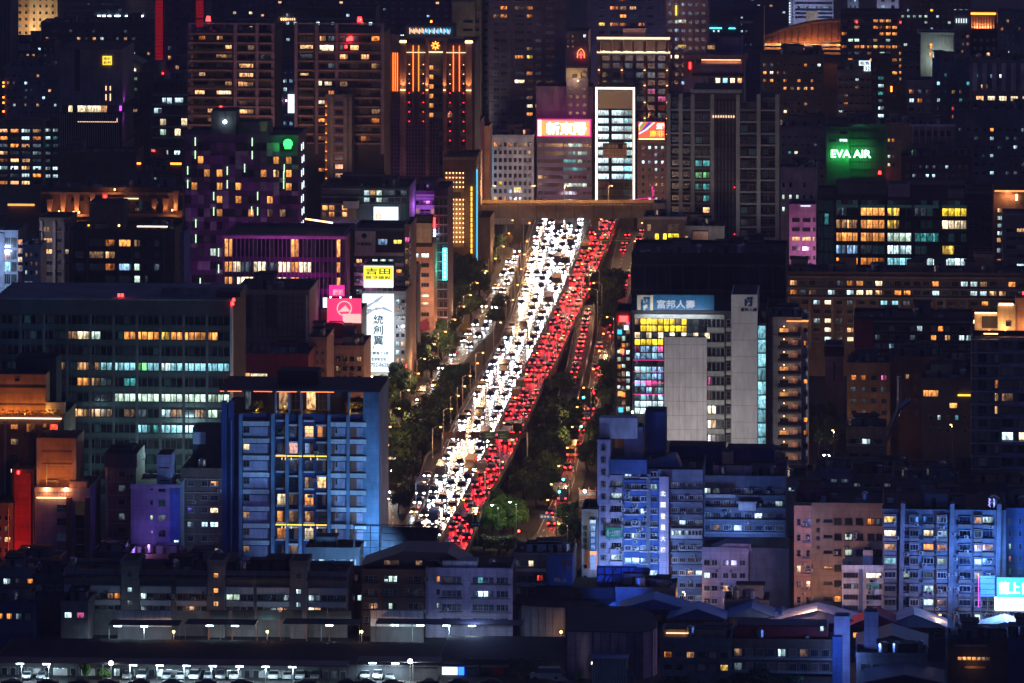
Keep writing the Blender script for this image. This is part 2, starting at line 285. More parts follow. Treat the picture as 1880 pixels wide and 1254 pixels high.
class Bld:
    """a building: root Empty at its front left base corner; photo pixels give sizes on its front plane"""
    def __init__(s, name, label, u0, u1, vt, vb, d=18, mat='conc', cat='building', ang=None, roof='roof', para=.9, body=True, group=None):
        s.Y = Yg(vb); s.k = F/s.Y; s.u0, s.u1, s.vt, s.vb = u0, u1, vt, vb; s.d = d
        s.W = (u1-u0)/s.k; s.Hh = (vb-vt)/s.k
        s.root = empty(name, (PX(u0, s.Y), s.Y, 0), -(ANG if ang is None else ang))
        tag(s.root, label, cat, group)
        s.mat = mat
        if body:
            pbox('wall', s.root, 0, s.W, 0, d, 0, s.Hh, mat)
            s.roof(roof, para)
    def roof(s, roof='roof', para=.9, x0=0, x1=None, z=None, d=None):
        x1 = s.W if x1 is None else x1; z = s.Hh if z is None else z; d = d or s.d
        pbox('roof_slab', s.root, x0+.25, x1-.25, .25, d-.25, z, z+.12, roof)
        if para:
            b = MB()
            for a in ((x0-.08, x1+.08, -.08, .2), (x0-.08, x1+.08, d-.2, d+.08), (x0-.08, x0+.2, .2, d-.2), (x1-.2, x1+.08, .2, d-.2)): b.box(a[0], a[1], a[2], a[3], z-.1, z+para)
            b.build('parapet', s.mat, s.root)
    def x(s, u): return (u-s.u0)/s.k
    def z(s, v): return (s.vb-v)/s.k
    def box(s, name, u0, u1, v0, v1, mat, y0=-.3, y1=.06, parent=None):
        return pbox(name, parent or s.root, s.x(u0), s.x(u1), y0, y1, s.z(v1), s.z(v0), mat)
    def vol(s, name, u0, u1, v0, y0, d, mat, v1=None, roof='roof'):
        z1 = s.z(v0); o = pbox(name, s.root, s.x(u0), s.x(u1), y0, y0+d, 0 if v1 is None else s.z(v1), z1, mat)
        pbox('roof_slab', s.root, s.x(u0)+.3, s.x(u1)-.3, y0+.3, y0+d-.3, z1, z1+.15, roof); return o
    def win(s, u0, u1, v0, v1, st='.', nx=2, ny=1, y=0.0, fr=.09, frame='frame', sill=False, name='window'):
        o = link(name, win_mesh((u1-u0)/s.k, (v1-v0)/s.k, nx, ny, fr, sill), s.root, (s.x(u0), y, s.z(v1)))
        setmat(o, 0, frame); setmat(o, 1, stm(st)); return o
    def grid(s, u0, u1, nc, v0, v1, nr, fw=.6, fh=.55, rows=None, p=None, dk='.', seed=0, nx=2, ny=1, y=0.0, frame='frame', sill=False, join=None, fr=.09, skip=()):
        rng = random.Random(seed*977+int(u0)*31+int(v0)); cw = (u1-u0)/nc; ch = (v1-v0)/nr
        if join is None: join = cw*fw < 9
        jb = MB(); w, h = cw*fw/s.k, ch*fh/s.k
        for r in range(nr):
            for c in range(nc):
                if c in skip: continue
                st = None
                if rows and r < len(rows) and c < len(rows[r]): st = rows[r][c]
                if st in ST and rng.random() < .085: st = rng.choice('ddDcwob')
                if st is None or st == '?':
                    st = dk
                    if p:
                        q = rng.random()
                        for ch_, pr in p.items():
                            if q < pr*1.35: st = ch_; break
                            q -= pr*1.35
                if st == 'x': continue
                a = u0+cw*(c+.5-fw/2); b = v0+ch*(r+.5-fh/2)
                if join and st in ST:
                    x0, z0 = s.x(a), s.z(b+ch*fh)
                    jb.quad((x0+.08, y-.05, z0+.08), (x0+w-.08, y-.05, z0+.08), (x0+w-.08, y-.05, z0+h-.08), (x0+.08, y-.05, z0+h-.08), 1)
                    for q in ((x0, x0+w, z0, z0+.08), (x0, x0+w, z0+h-.08, z0+h), (x0, x0+.08, z0+.08, z0+h-.08), (x0+w-.08, x0+w, z0+.08, z0+h-.08)): jb.box(q[0], q[1], y-.14, y+.04, q[2], q[3])
                else:
                    s.win(a, a+cw*fw, b, b+ch*fh, st, nx, ny, y, fr, frame, sill)
        if jb.v:
            o = jb.build('dark_windows', [frame, ST[dk]], s.root); o['kind'] = 'stuff'
    def bands(s, u0, u1, vs, hpx, mat, proud=.5, name='floor_slab', y1=.06):
        for v in vs: s.box(name, u0, u1, v, v+hpx, mat, -proud, y1)
    def piers(s, us, wpx, v0, v1, mat, proud=.4, name='pier'):
        for u in us: s.box(name, u-wpx/2, u+wpx/2, v0, v1, mat, -proud, .05)
    def text(s, t, u0, u1, v0, v1, mat, y=-.35, th=1.0, parent=None):
        o = link('lettering', TM[t], parent or s.root, ((s.x(u0)+s.x(u1))/2, y, (s.z(v0)+s.z(v1))/2))
        o.scale = ((u1-u0)/s.k, th, (v1-v0)/s.k); setmat(o, 0, mat); return o
    def clutter(s, n=3, seed=0, tanks=1, x0=0, x1=None, z=None, y0=2, sheds='grey', hmax=4):
        """stair bulkheads, tin sheds, water tanks and aerials on the roof"""
        rng = random.Random(seed+int(s.u0)*7+int(s.vt)); x1 = s.W if x1 is None else x1; z = (s.Hh if z is None else z)+.1
        for i in range(n):
            w = rng.uniform(2.5, 6); w = min(w, (x1-x0)*.6); xx = rng.uniform(x0+.5, max(x0+.6, x1-w-.5)); h = rng.uniform(1.8, hmax); dd = min(rng.uniform(3, 6), s.d*.5); yy = rng.uniform(y0, max(y0+.1, s.d-dd-1))
            b = MB()
            b.box(xx, xx+w, yy, yy+dd, z, z+h, 0); b.box(xx-.3, xx+w+.3, yy-.3, yy+dd+.3, z+h, z+h+.18, 1)
            if w > 3: b.box(xx+w*.3, xx+w*.3+.9, yy-.05, yy+.02, z+.02, z+min(2, h-.2), 1)
            b.build('roof_bulkhead', [sheds, 'roof'], s.root)
        for i in range(tanks):
            xx = rng.uniform(x0+1.2, max(x0+1.3, x1-1.2)); yy = rng.uniform(1.3, max(1.4, min(s.d-2, 5))); b = MB()
            for q in (-.6, .6): b.box(xx+q-.08, xx+q+.08, yy-.6, yy+.6, z, z+.5, 1)
            b.tube((xx, yy, z+.5), (xx, yy, z+2.4), .85, .85, 10, 0); b.tube((xx, yy, z+2.4), (xx, yy, z+2.7), .85, .3, 10, 0)
            b.build('water_tank', ['steel', 'darkmetal'], s.root)
        xx = rng.uniform(x0+1, max(x0+1.1, x1-1)); b = MB(); b.tube((xx, 2, z), (xx, 2, z+rng.uniform(2.5, 5)), .05, .04, 5)
        for q in (-.5, -.2, .1, .4): b.tube((xx-.5, 2, z+2+q), (xx+.5, 2, z+2+q), .02, .02, 4)
        b.build('aerial', 'darkmetal', s.root)
        b = MB()
        for i in range(int((x1-x0)*.55)+3):
            xx = rng.uniform(x0+.6, max(x0+.7, x1-1.6)); yy = rng.uniform(.6, max(.7, min(s.d-2, 12))); w, h_ = rng.uniform(.5, 1.5), rng.uniform(.4, 1.3); k = rng.random()
            if k < .55: b.box(xx, xx+w, yy, yy+rng.uniform(.5, 1.2), z, z+h_, rng.choice((0, 0, 1, 2)))
            elif k < .8: b.tube((xx, yy, z+.25), (xx+rng.uniform(1, 4), yy+rng.uniform(-.5, .5), z+.25), .09, .09, 5, 1)
            else: b.tube((xx, yy, z), (xx, yy, z+rng.uniform(1, 2.6)), .07, .07, 5, 1)
        b.build('roof_units', ['acunit', 'darkmetal', 'rust'], s.root)['kind'] = 'stuff'
    def acs(s, n, u0, u1, v0, v1, seed=0, y=-.15):
        rng = random.Random(seed+int(u0))
        for i in range(n):
            u = rng.uniform(u0, u1); v = rng.uniform(v0, v1); b = MESH.get('ac')
            if b is None:
                q = MB(); q.box(0, .9, -.42, 0, 0, .62, 0); q.box(.1, .6, -.43, -.42, .08, .54, 1); q.box(.05, .12, -.4, .1, -.08, 0, 1); q.box(.78, .85, -.4, .1, -.08, 0, 1)
                b = MESH['ac'] = q.mesh('air_conditioner', ['acunit', 'framedark'])
            link('air_conditioner', b, s.root, (s.x(u), y, s.z(v)))
    def beacon(s, u, v, y=.5, mat='ered', r=.35):
        b = MB(); X, Z = s.x(u), s.z(v); b.tube((X, y, Z-1.2), (X, y, Z-r), .06, .06, 5, 1); b.tube((X, y, Z-r), (X, y, Z+r), r, r*.8, 8, 0)
        b.build('beacon', [mat, 'darkmetal'], s.root)

# ------------------------------------------------------------------ ground and roads
def interp(tab, v):
    t = sorted(tab)
    if v <= t[0][0]:
        (a, x), (b, y) = t[0], t[1]; return x+(v-a)*(y-x)/(b-a)
    for (a, x), (b, y) in zip(t, t[1:]):
        if v <= b: return x+(v-a)*(y-x)/(b-a)
    (a, x), (b, y) = t[-2], t[-1]; return y+(v-b)*(y-x)/(b-a)

b = MB(); b.quad((-3000, 600, 0), (3000, 600, 0), (3000, 9000, 0), (-3000, 9000, 0)); struct(b.build('ground', 'ground'))

DZ = 6.0
MD = [(1060,770),(990,812),(923,850),(865,879),(822,899),(773,921),(733,940),(676,967),(640,984),(600,1003),(568,1019),(519,1042),(462,1066),(422,1082),(380,1100)]
LE = [(1060,705),(990,750),(957,764),(900,787),(850,806),(831,812),(800,825),(765,841),(735,858),(701,878),(676,890),(637,915),(591,932),(560,942),(528,950),(500,956),(462,962),(430,968),(380,985)]
RE = [(1060,838),(997,866),(950,882),(914,900),(870,925),(840,942),(800,958),(768,973),(735,987),(700,1005),(660,1027),(620,1046),(560,1072),(500,1098),(450,1117),(410,1132),(380,1143)]
RS = [(1040,905,1040),(1012,935,1035),(986,982,1015),(934,1006,1034),(888,1027,1054),(840,1042,1064),(785,1054,1077),(742,1074,1099),(700,1081,1112),(640,1090,1124),(560,1104,1150),(500,1118,1172),(450,1128,1190),(405,1138,1205),(380,1142,1212)]
LS = [(1040,660,712),(960,690,738),(908,700,731),(854,705,728),(831,716,738),(785,738,758),(756,757,785),(727,767,797),(694,788,817),(666,812,850),(634,836,878),(605,853,908),(577,868,916),(551,887,932),(528,903,937),(499,922,947),(465,933,955),(442,938,958),(400,950,970)]
RSL = [(a, x) for a, x, y in RS]; RSR = [(a, y) for a, x, y in RS]; LSL = [(a, x) for a, x, y in LS]; LSR = [(a, y) for a, x, y in LS]

def ribbon(name, A, B, v0, v1, z, mat, thick=0.0, n=60, parent=None):
    b = MB(); P = []
    for i in range(n+1):
        # even steps along the road, not along the picture
        y0, y1 = Yg(v0, z), Yg(v1, z); Y = y0+(y1-y0)*i/n; v = VH+F*(H-z)/Y
        P.append((G(interp(A, v), v, z), G(interp(B, v), v, z)))
    for (a, q), (c, d) in zip(P, P[1:]):
        b.quad(a, q, d, c)
        if thick:
            k = Vector((0, 0, -thick)); b.quad(a+k, c+k, d+k, q+k); b.quad(a+k, a, c, c+k); b.quad(q, q+k, d+k, d)
    return b.build(name, mat, parent)

def rail(name, A, v0, v1, z, h, w, mat, parent, off=0.0, n=60, rails=()):
    b = MB(); P = []
    for i in range(n+1):
        y0, y1 = Yg(v0, z), Yg(v1, z); Y = y0+(y1-y0)*i/n; v = VH+F*(H-z)/Y
        q = G(interp(A, v), v, z); q.x += off; P.append(q)
    for a, c in zip(P, P[1:]):
        for x0, x1, z0, z1 in ((-w/2, w/2, 0, h),)+tuple(rails):
            A0 = a+Vector((x0, 0, z0)); A1 = a+Vector((x1, 0, z0)); A2 = a+Vector((x1, 0, z1)); A3 = a+Vector((x0, 0, z1))
            C0 = c+Vector((x0, 0, z0)); C1 = c+Vector((x1, 0, z0)); C2 = c+Vector((x1, 0, z1)); C3 = c+Vector((x0, 0, z1))
            b.quad(A0, C0, C3, A3); b.quad(A1, A2, C2, C1); b.quad(A3, C3, C2, A2)
    for q in (P[0], P[-1]):
        b.box(q.x-w/2, q.x+w/2, q.y-.1, q.y+.1, q.z, q.z+h)
    return b.build(name, mat, parent)

er = struct(empty('elevated_road', (0, 0, 0)))
ribbon('deck', LE, RE, 1060, 385, DZ, 'deckasphalt', thick=1.4, parent=er)
rail('median_barrier', MD, 1060, 385, DZ, .95, .7, 'conc', er)
rail('parapet', LE, 1060, 385, DZ, 1.0, .35, 'conc', er, off=.2, rails=((-.08,.08,1.15,1.25),(-.08,.08,1.45,1.55)))
rail('parapet', RE, 1060, 385, DZ, 1.0, .35, 'conc', er, off=-.2, rails=((-.08,.08,1.15,1.25),))
for i in range(18):
    Y = 1360+i*42; v = VH+F*(H-DZ)/Y
    for t in (.28, .72):
        u = interp(LE, v)*(1-t)+interp(RE, v)*t; p = G(u, v, DZ); pbox('column', er, p.x-.9, p.x+.9, p.y-.9, p.y+.9, 0, DZ-1.5, 'conc')
# slip road climbing beside the oncoming lanes, then the ramp leaving on the far side
RA = [(1060,680),(960,748),(905,765),(855,779),(842,786),(825,811)]; RB = [(1060,700),(960,761),(905,782),(868,800),(850,806),(831,812)]
sr = struct(empty('slip_road'))
ribbon('deck', RA, RB, 1060, 832, DZ-.3, 'asphalt', thick=1.2, n=24, parent=sr)
rail('parapet', RA, 1060, 832, DZ-.3, 1.1, .3, 'conc', sr, rails=((-.06,.06,1.3,1.4),(-.06,.06,1.6,1.7)), n=24)
for i in range(4):
    p = G(interp(RA, 1000-40*i)+12, 1000-40*i, DZ); pbox('column', sr, p.x-.7, p.x+.7, p.y-.7, p.y+.7, 0, DZ-1.6, 'conc')
XA = [(560,1070),(580,1064),(600,1058),(640,1048),(680,1040),(740,1022)]; XB = [(560,1090),(580,1092),(600,1090),(640,1084),(680,1074),(740,1060)]
xr = struct(empty('exit_ramp'))
ribbon('deck', XA, XB, 740, 560, 5.6, 'asphalt', thick=1.2, n=24, parent=xr)
rail('parapet', XB, 740, 560, 5.6, 1.0, .3, 'conc', xr, n=24); rail('parapet', XA, 740, 575, 5.6, 1.0, .3, 'conc', xr, n=24)
for i in range(4):
    p = G(interp(XA, 730-40*i)+12, 730-40*i, 5.6); pbox('column', xr, p.x-.7, p.x+.7, p.y-.7, p.y+.7, 0, 4.3, 'conc')

struct(ribbon('service_road_west', LSL, LSR, 1040, 400, .02, 'asphalt'))
struct(ribbon('service_road_east', RSL, RSR, 1040, 380, .02, 'asphalt'))
def shift(t, d): return [(v, u+d) for v, u in t]
struct(ribbon('pavement_west', shift(LSL, -20), LSL, 1040, 400, .13, 'paving', thick=.12))
struct(ribbon('pavement_east', RSR, shift(RSR, 18), 1040, 400, .13, 'paving', thick=.12))

# paint: lane dashes and edge lines
def dashes(A, B, ts, v0, v1, z, b, L=4.0, gap=6.0, w=.16):
    y0, y1 = Yg(v0, z), Yg(v1, z)
    for t in ts:
        Y = y0
        while Y < y1:
            q = []
            for yy in (Y, Y+L):
                v = VH+F*(H-z)/yy; q.append(G(interp(A, v)*(1-t)+interp(B, v)*t, v, z))
            b.quad(q[0]+Vector((-w, 0, 0)), q[0]+Vector((w, 0, 0)), q[1]+Vector((w, 0, 0)), q[1]+Vector((-w, 0, 0))); Y += L+gap
b = MB(); dashes(LE, MD, (.34, .66), 1060, 390, DZ+.006, b); dashes(MD, RE, (.34, .66), 1060, 390, DZ+.006, b)
dashes(LE, MD, (.05, .95), 1060, 390, DZ+.006, b, 12, .2, .1); dashes(MD, RE, (.05, .95), 1060, 390, DZ+.006, b, 12, .2, .1)
dashes(LSL, LSR, (.33, .66), 1040, 440, .028, b); dashes(RSL, RSR, (.33, .66), 1040, 400, .028, b); dashes(RSL, RSR, (.06, .94), 980, 400, .028, b, 12, .2, .1)
for vv, A, B in ((1003, RSL, RSR), (800, RSL, RSR), (730, RSL, RSR), (668, LSL, LSR), (745, LSL, LSR), (655, RSL, RSR)):
    for i in range(9):
        t = .06+.1*i; p = G(interp(A, vv)*(1-t)+interp(B, vv)*t, vv, .028); b.quad(p+Vector((-.25, -2, 0)), p+Vector((.25, -2, 0)), p+Vector((.25, 2, 0)), p+Vector((-.25, 2, 0)))
struct(b.build('road_markings', 'paint'))

# ------------------------------------------------------------------ overpass at the far end
BY = 2015.0
def bx(u): return PX(u, BY)
ov = tag(empty('overpass', (0, BY, 0)), 'long concrete overpass crossing above the far end of the traffic', 'overpass')
pbox('girder', ov, bx(840), bx(1330), 0, 14, 12.0, 14.4, 'conc'); pbox('deck', ov, bx(840), bx(1330), -1.2, 15.2, 14.4, 15.4, 'conc')
pbox('parapet', ov, bx(840), bx(1330), -1.25, -.95, 15.4, 16.6, 'tan'); pbox('parapet', ov, bx(840), bx(1330), 14.9, 15.2, 15.4, 16.6, 'tan')
pbox('roadway', ov, bx(840), bx(1330), -.9, 14.8, 15.42, 15.5, 'asphalt')
for i in range(14):
    x = bx(845+35*i); pbox('joint', ov, x-.12, x+.12, -1.32, -1.2, 12.05, 16.6, 'dgrey')
b = MB(); b.tube((bx(840), -1.1, 17.3), (bx(1330), -1.1, 17.3), .06, .06, 5)
for i in range(70): b.tube((bx(842+7*i), -1.1, 16.6), (bx(842+7*i), -1.1, 17.3), .04, .04, 4)
b.build('railing', 'metal', ov)
for u in (870, 950, 1092, 1195, 1290):
    pbox('column', ov, bx(u)-1.3, bx(u)+1.3, 4, 9, 0, 12.02, 'conc')

# ------------------------------------------------------------------ street lamps
ORD = 'first second third fourth fifth sixth seventh eighth ninth tenth eleventh twelfth thirteenth fourteenth fifteenth sixteenth seventeenth eighteenth'.split()
SL = {}
def street_lamp(p, h, arm, label, group, power=2600, color=(1, .52, .22), mat='lantern', rz=0.0, light=True):
    o = empty('street_lamp', p, rz); tag(o, label, 'street lamp', group)
    k = (h, arm)
    if k not in SL:
        b = MB(); b.tube((0, 0, 0), (0, 0, h), .13, .08, 6); 
        c = MB(); c.tube((0, 0, h), (arm*.5, 0, h+.5), .06, .05, 5); c.tube((arm*.5, 0, h+.5), (arm, 0, h+.55), .05, .05, 5)
        d = MB(); d.box(arm-.1*(1 if arm > 0 else -1)-.28, arm+.38, -.2, .2, h+.47, h+.6); e = MB(); e.tube((arm, -.0, h+.22), (arm, 0, h+.47), .26, .24, 8)
        SL[k] = [b.mesh('pole', ['metal']), c.mesh('arm', ['metal']), d.mesh('lamp_head', ['darkmetal']), e.mesh('lens', [None])]
    for n, m in zip(('pole', 'arm', 'lamp_head'), SL[k]): q = link(n, m, o)
    q = link('lens', SL[k][3], q); setmat(q, 0, mat)
    if light: lamp('lamp_light', o, (arm, 0, h), power, color, size=.3)
    return o
for i, (u, v) in enumerate([(793,850),(813,815),(826,790),(838,772),(848,752),(862,728),(872,708),(905,650),(928,607),(937,578),(944,548),(950,520),(955,495),(960,460),(762,955)]):
    street_lamp(G(u, v, DZ)+Vector((.2, 0, .2)), 8.5, 2.0, 'warm street lamp on the parapet beside the oncoming headlight lanes', 'lamps along the oncoming side parapet')
for i, v in enumerate((985, 930, 880, 838, 790, 745, 705, 668, 632, 598, 566, 535, 505, 478, 450)):
    street_lamp(G(interp(RE, v), v, DZ)+Vector((-.2, 0, .2)), 8.0, -2.2, 'warm street lamp on the parapet beside the red tail light lanes', 'lamps along the tail light side parapet', 2000)
for u, v in ((1105,600),(1100,575),(1097,612)):
    street_lamp(G(u, v), 13, -2.5, 'tall curved street lamp standing beside the exit ramp', 'lamps by the exit ramp', 2600)
for u, v in ((975,0),(1117,0),(1036,0),(902,0)):
    street_lamp(Vector((bx(u), BY+1, 15.5)), 7.0, 1.2, 'amber street lamp standing on the overpass', 'lamps on the overpass', 16000)
for i, (u, v) in enumerate([(interp(LSL, vv)+6, vv) for vv in (455, 480, 505, 528, 552, 575, 598, 620, 645, 668, 692, 720, 748, 780, 815, 850, 885, 930)]):
    street_lamp(G(u-12, v), 9, 2.2, 'amber street lamp over the narrow western street, %s from far end' % ORD[i], 'lamps along the west service street', 5000)
for i, (u, v) in enumerate([(interp(RSR, vv)+3, vv) for vv in (430, 460, 495, 640, 672, 705, 740, 775, 812, 850, 890, 925, 960, 990)]):
    street_lamp(G(u, v), 9, -2.0, 'street lamp over the tree lined eastern street, %s from far end' % ORD[i], 'lamps along the east service street', 4000)
street_lamp(G(1042,1035), 9, -2, 'amber street lamp at the crossing behind the low apartment roofs', None, 1500)
street_lamp(G(1531,868), 10.5, -.3, 'tall amber street lamp in the alley between tan house and balcony tower', None, 4500)
street_lamp(G(1748,880), 13.5, -.3, 'amber street lamp far up the dark rooftops by the slatted tower', None, 900)
street_lamp(G(1752,1205), 8.5, -3, 'curved amber street lamp in front of the blue grey apartments', None, 1200)
street_lamp(G(1258,1140), 6, -.4, 'amber street lamp beside the lilac apartment house', None, 2200)

# ------------------------------------------------------------------ sign gantry over the carriageways
Yq = Yg(840, DZ); gq = tag(empty('sign_gantry', (PX(812, Yq), Yq, DZ)), 'steel gantry carrying green and brown road signs across the elevated road', 'gantry')
def gx(u): return (u-812)*Yq/F
b = MB(); b.tube((0, 0, 0), (0, 0, 6.4), .2, .18, 8); b.build('post', 'metal', gq); b = MB(); b.tube((gx(968), 0, 0), (gx(968), 0, 6.4), .2, .18, 8); b.build('post', 'metal', gq)
b = MB()
for z in (5.2, 6.2):
    b.tube((0, 0, z), (gx(968), 0, z), .1, .1, 5)
for i in range(16):
    b.tube((gx(812+9.7*i), 0, 5.2), (gx(812+9.7*(i+1)), 0, 6.2), .05, .05, 4)
b.build('truss', 'metal', gq)
for u0, u1, z0, z1, m in ((814,832,4.8,6.5,'signbrown'),(836,855,4.6,6.8,'signbrown'),(866,880,4.8,6.6,'signbrown'),(889,908,4.7,6.6,'signgreen'),(915,933,4.6,6.8,'signgreen'),(934,962,4.9,6.4,'signbrown')):
    o = pbox('sign_panel', gq, gx(u0), gx(u1), -.3, -.2, z0, z1, m)
    if m == 'signgreen':
        for q in range(2): pbox('sign_line', o, .35, gx(u1)-gx(u0)-.35-.5*q, -.02, .01, .5+.65*q, .7+.65*q, 'paint')
Yq2 = Yg(470, DZ); g2 = tag(empty('sign_gantry', (PX(1100, Yq2), Yq2, DZ)), 'far green direction signs hung over the tail light lanes near the overpass', 'gantry')
for u0, u1, w in ((1104,1117,1.6),(1128,1156,1.5)):
    x0, x1 = (u0-1100)*Yq2/F, (u1-1100)*Yq2/F
    pbox('sign_panel', g2, x0, x1, -.25, -.1, 4.3, 4.3+w, 'signgreen'); pbox('sign_line', g2, x0+.3, x1-.3, -.28, -.24, 4.9, 5.15, 'paint')
b = MB(); b.tube((0, 0, 5), (11, 0, 5), .12, .12, 5); b.tube((0, 0, 0), (0, 0, 5.8), .16, .14, 6); b.tube((11, 0, -6), (11, 0, 5.8), .16, .14, 6); b.build('frame', 'metal', g2)

# ------------------------------------------------------------------ cars
def car_mesh(kind):
    L, W, hb, hr = dict(bus=(11.0,2.5,1.2,3.1), truck=(7.2,2.3,1.2,2.9), sedan=(4.6,1.8,.95,1.45), suv=(4.7,1.9,1.1,1.75), van=(4.9,1.9,1.15,2.0))[kind]
    b = MB(); h = L/2
    prof = [(-h+.05,.35),(-h,.6),(-h+.15,hb-.18),(-h+.9,hb)] + [(h-.55,hb+.02),(h-.03,hb-.1),(h,.55),(h-.08,.32)]
    n = len(b.v)
    # side outline (y,z) drawn across x
    def across(pr, x0, x1, mi, taper=0.0):
        n = len(b.v); k = len(pr)
        zt = max(z for y, z in pr)
        b.v += [(x0+(taper if z > zt-.05 else 0), y, z) for y, z in pr]+[(x1-(taper if z > zt-.05 else 0), y, z) for y, z in pr]
        b.f += [tuple(range(n, n+k)), tuple(range(n+2*k-1, n+k-1, -1))]; b.mi += [mi, mi]
        for i in range(k):
            j = (i+1) % k; b.f.append((n+i, n+k+i, n+k+j, n+j)); b.mi.append(mi)
    across(prof, -W/2, W/2, 0)
    if kind in ('bus', 'truck'): cab = [(-h+.06,hb-.02),(-h+.3,hr),(h-.06,hr),(h-.02,hb-.02)]
    elif kind == 'van': cab = [(-h+.75,hb-.02),(-h+1.35,hr),(h-.25,hr),(h-.05,hb-.02)]
    elif kind == 'suv': cab = [(-h+1.1,hb-.02),(-h+1.75,hr),(h-.5,hr),(h-.1,hb-.02)]
    else: cab = [(-h+1.15,hb-.02),(-h+1.95,hr),(h-1.35,hr),(h-.5,hb-.02)]
    across([(y, z if z < hr else z-.06) for y, z in cab], -W/2+.07, W/2-.07, 1, .12)
    y0, y1 = cab[1][0]-.02, cab[2][0]+.02; b.box(-W/2+.17, W/2-.17, y0, y1, hr-.07, hr, 0)
    if kind == 'bus': b.box(-W/2+.05, W/2-.05, -h+.25, h-.04, hr-.75, hr-.05, 0)
    if kind == 'truck': b.box(-W/2+.02, W/2-.02, -h+1.9, h-.02, .7, hr+.3, 0)
    for sx in (-1, 1):
        for yy in (-h+.85, h-.85):
            b.tube((sx*(W/2-.2), yy, .32), (sx*(W/2+.01), yy, .32), .32, .32, 8, 2)
    b.box(-.26, .26, -h-.02, -h+.05, .5, .62, 3); b.box(-.26, .26, h-.05, h+.02, .6, .72, 3)
    me = bpy.data.meshes.new('car_body'); me.from_pydata(b.v, [], b.f)
    for q in (None, MATS['glass'], MATS['tyre'], MATS['paint']): me.materials.append(q)
    me.polygons.foreach_set('material_index', b.mi); me.update(); return me, L, W, hb
CM = {k: car_mesh(k) for k in ('sedan', 'suv', 'van', 'bus', 'truck')}
LM = box_mesh(.42, .06, .2); TLM = box_mesh(.36, .06, .26)
for nm, c in dict(car_white=(.75,.75,.76), car_silver=(.45,.46,.48), car_black=(.015,.015,.018), car_grey=(.14,.145,.15), car_red=(.4,.02,.02), car_blue=(.03,.07,.22), car_yellow=(.75,.42,.02)).items():
    wall(nm, c, rough=.25, var=.08, streak=.05, metal=.2, spec=.6)
CP = ['car_black', 'car_grey', 'car_black', 'car_grey', 'car_silver', 'car_blue', 'car_black', 'car_grey', 'car_yellow', 'car_black']
rc = random.Random(5)
NCAR = [0]
def car(p, rz, label, group, lights='both', kind=None, paint=None, bright=True):
    kind = kind or rc.choice(['sedan']*7+['suv']*7+['van']*4+(['bus', 'truck'] if lights in ('head', 'tail') else [])); me, L, W, hb = CM[kind]
    paint = paint or rc.choice(CP); o = link('car' if kind not in ('bus', 'truck') else ('city_bus' if kind == 'bus' else 'box_truck'), me, None, p, rz); setmat(o, 0, paint); tag(o, label.replace('car', '%s %s' % (paint[4:], dict(suv='estate car').get(kind, kind)), 1) if lights in ('head', 'tail') else label, 'car' if kind not in ('bus', 'truck') else kind, group); NCAR[0] += 1
    hw = 'head' if rc.random() < .68 else 'headwarm'
    for sx in (-1, 1):
        q = link('headlight', LM, o, (sx*(W/2-.28)-.21, -L/2-.05, .58)); setmat(q, 0, (hw if lights != 'off' else 'frame'))
        q.rotation_euler = (math.radians(4), 0, 0)
        if lights == 'tail': setmat(q, 0, 'frame')
        q = link('taillight', TLM, o, (sx*(W/2-.24)-.18, L/2-.005, .70)); setmat(q, 0, ('tail' if lights != 'off' else 'car_red'))
    if lights == 'head':
        l = HL['w' if hw == 'head' else 'o']; q = link('headlight_beam', l, o, (0, -L/2-.25, .75)); q.rotation_euler = Vector((0, -1, -.055)).to_track_quat('-Z', 'Y').to_euler()
    if lights == 'tail':
        q = link('taillight_glow', HL['r'], o, (0, L/2+.3, .85)); q.rotation_euler = Vector((0, 1, -.35)).to_track_quat('-Z', 'Y').to_euler()
    return o
HL = {}
for kk, c, e, an in (('w', (.88, .95, 1), 2600, 14), ('o', (1, .66, .40), 2400, 14), ('r', (1, .015, .02), 150, 80)):
    l = bpy.data.lights.new('beam', 'SPOT'); l.energy = e; l.color = c; l.spot_size = math.radians(an); l.spot_blend = .7; l.shadow_soft_size = .25; HL[kk] = l
def traffic(A, B, ts, v0, v1, z, away, lo, hi, label, group, seed):
    r = random.Random(seed)
    y0, y1 = Yg(v0, z), Yg(v1, z)
    for t in ts:
        Y = y0+r.uniform(0, hi)
        while Y < y1:
            tt = t+r.uniform(-.025, .025)
            v = VH+F*(H-z)/Y; w = VH+F*(H-z)/(Y+5)
            a = G(interp(A, v)*(1-tt)+interp(B, v)*tt, v, z); c = G(interp(A, w)*(1-tt)+interp(B, w)*tt, w, z)
            d = c-a; rz = -math.atan2(d.x, d.y)
            car(a+Vector((0, 0, .02)), rz+(math.pi if away else 0), label.replace('LANE', {.18: 'outer', .5: 'middle', .82: 'inner', .3: 'kerb', .7: 'far', .72: 'far'}.get(t, 'middle') if not (away and z > 5.9) else {.18: 'inner', .5: 'middle', .82: 'outer'}[t]), group, 'tail' if away else 'head')
            Y += lo*.8+min(r.expovariate(1/((hi-lo)*.55)), hi*1.6)
traffic(LE, MD, (.18, .5, .82), 1010, 398, DZ, False, 16, 32, 'oncoming car with bright headlights in the LANE lane of the elevated road', 'oncoming cars on the elevated road', 1)
traffic(MD, RE, (.18, .5, .82), 1010, 398, DZ, True, 16, 32, 'car showing red tail lights in the LANE departing lane of the elevated road', 'departing cars on the elevated road', 2)
traffic(LE, MD, (.33, .66), 520, 398, DZ, False, 22, 40, 'oncoming car with bright headlights near the overpass end of the elevated road', 'oncoming cars on the elevated road', 11)
traffic(RA, RB, (.5,), 950, 845, DZ-.3, False, 14, 26, 'oncoming car with headlights on the slip road behind the parapet', 'cars on the slip road', 3)
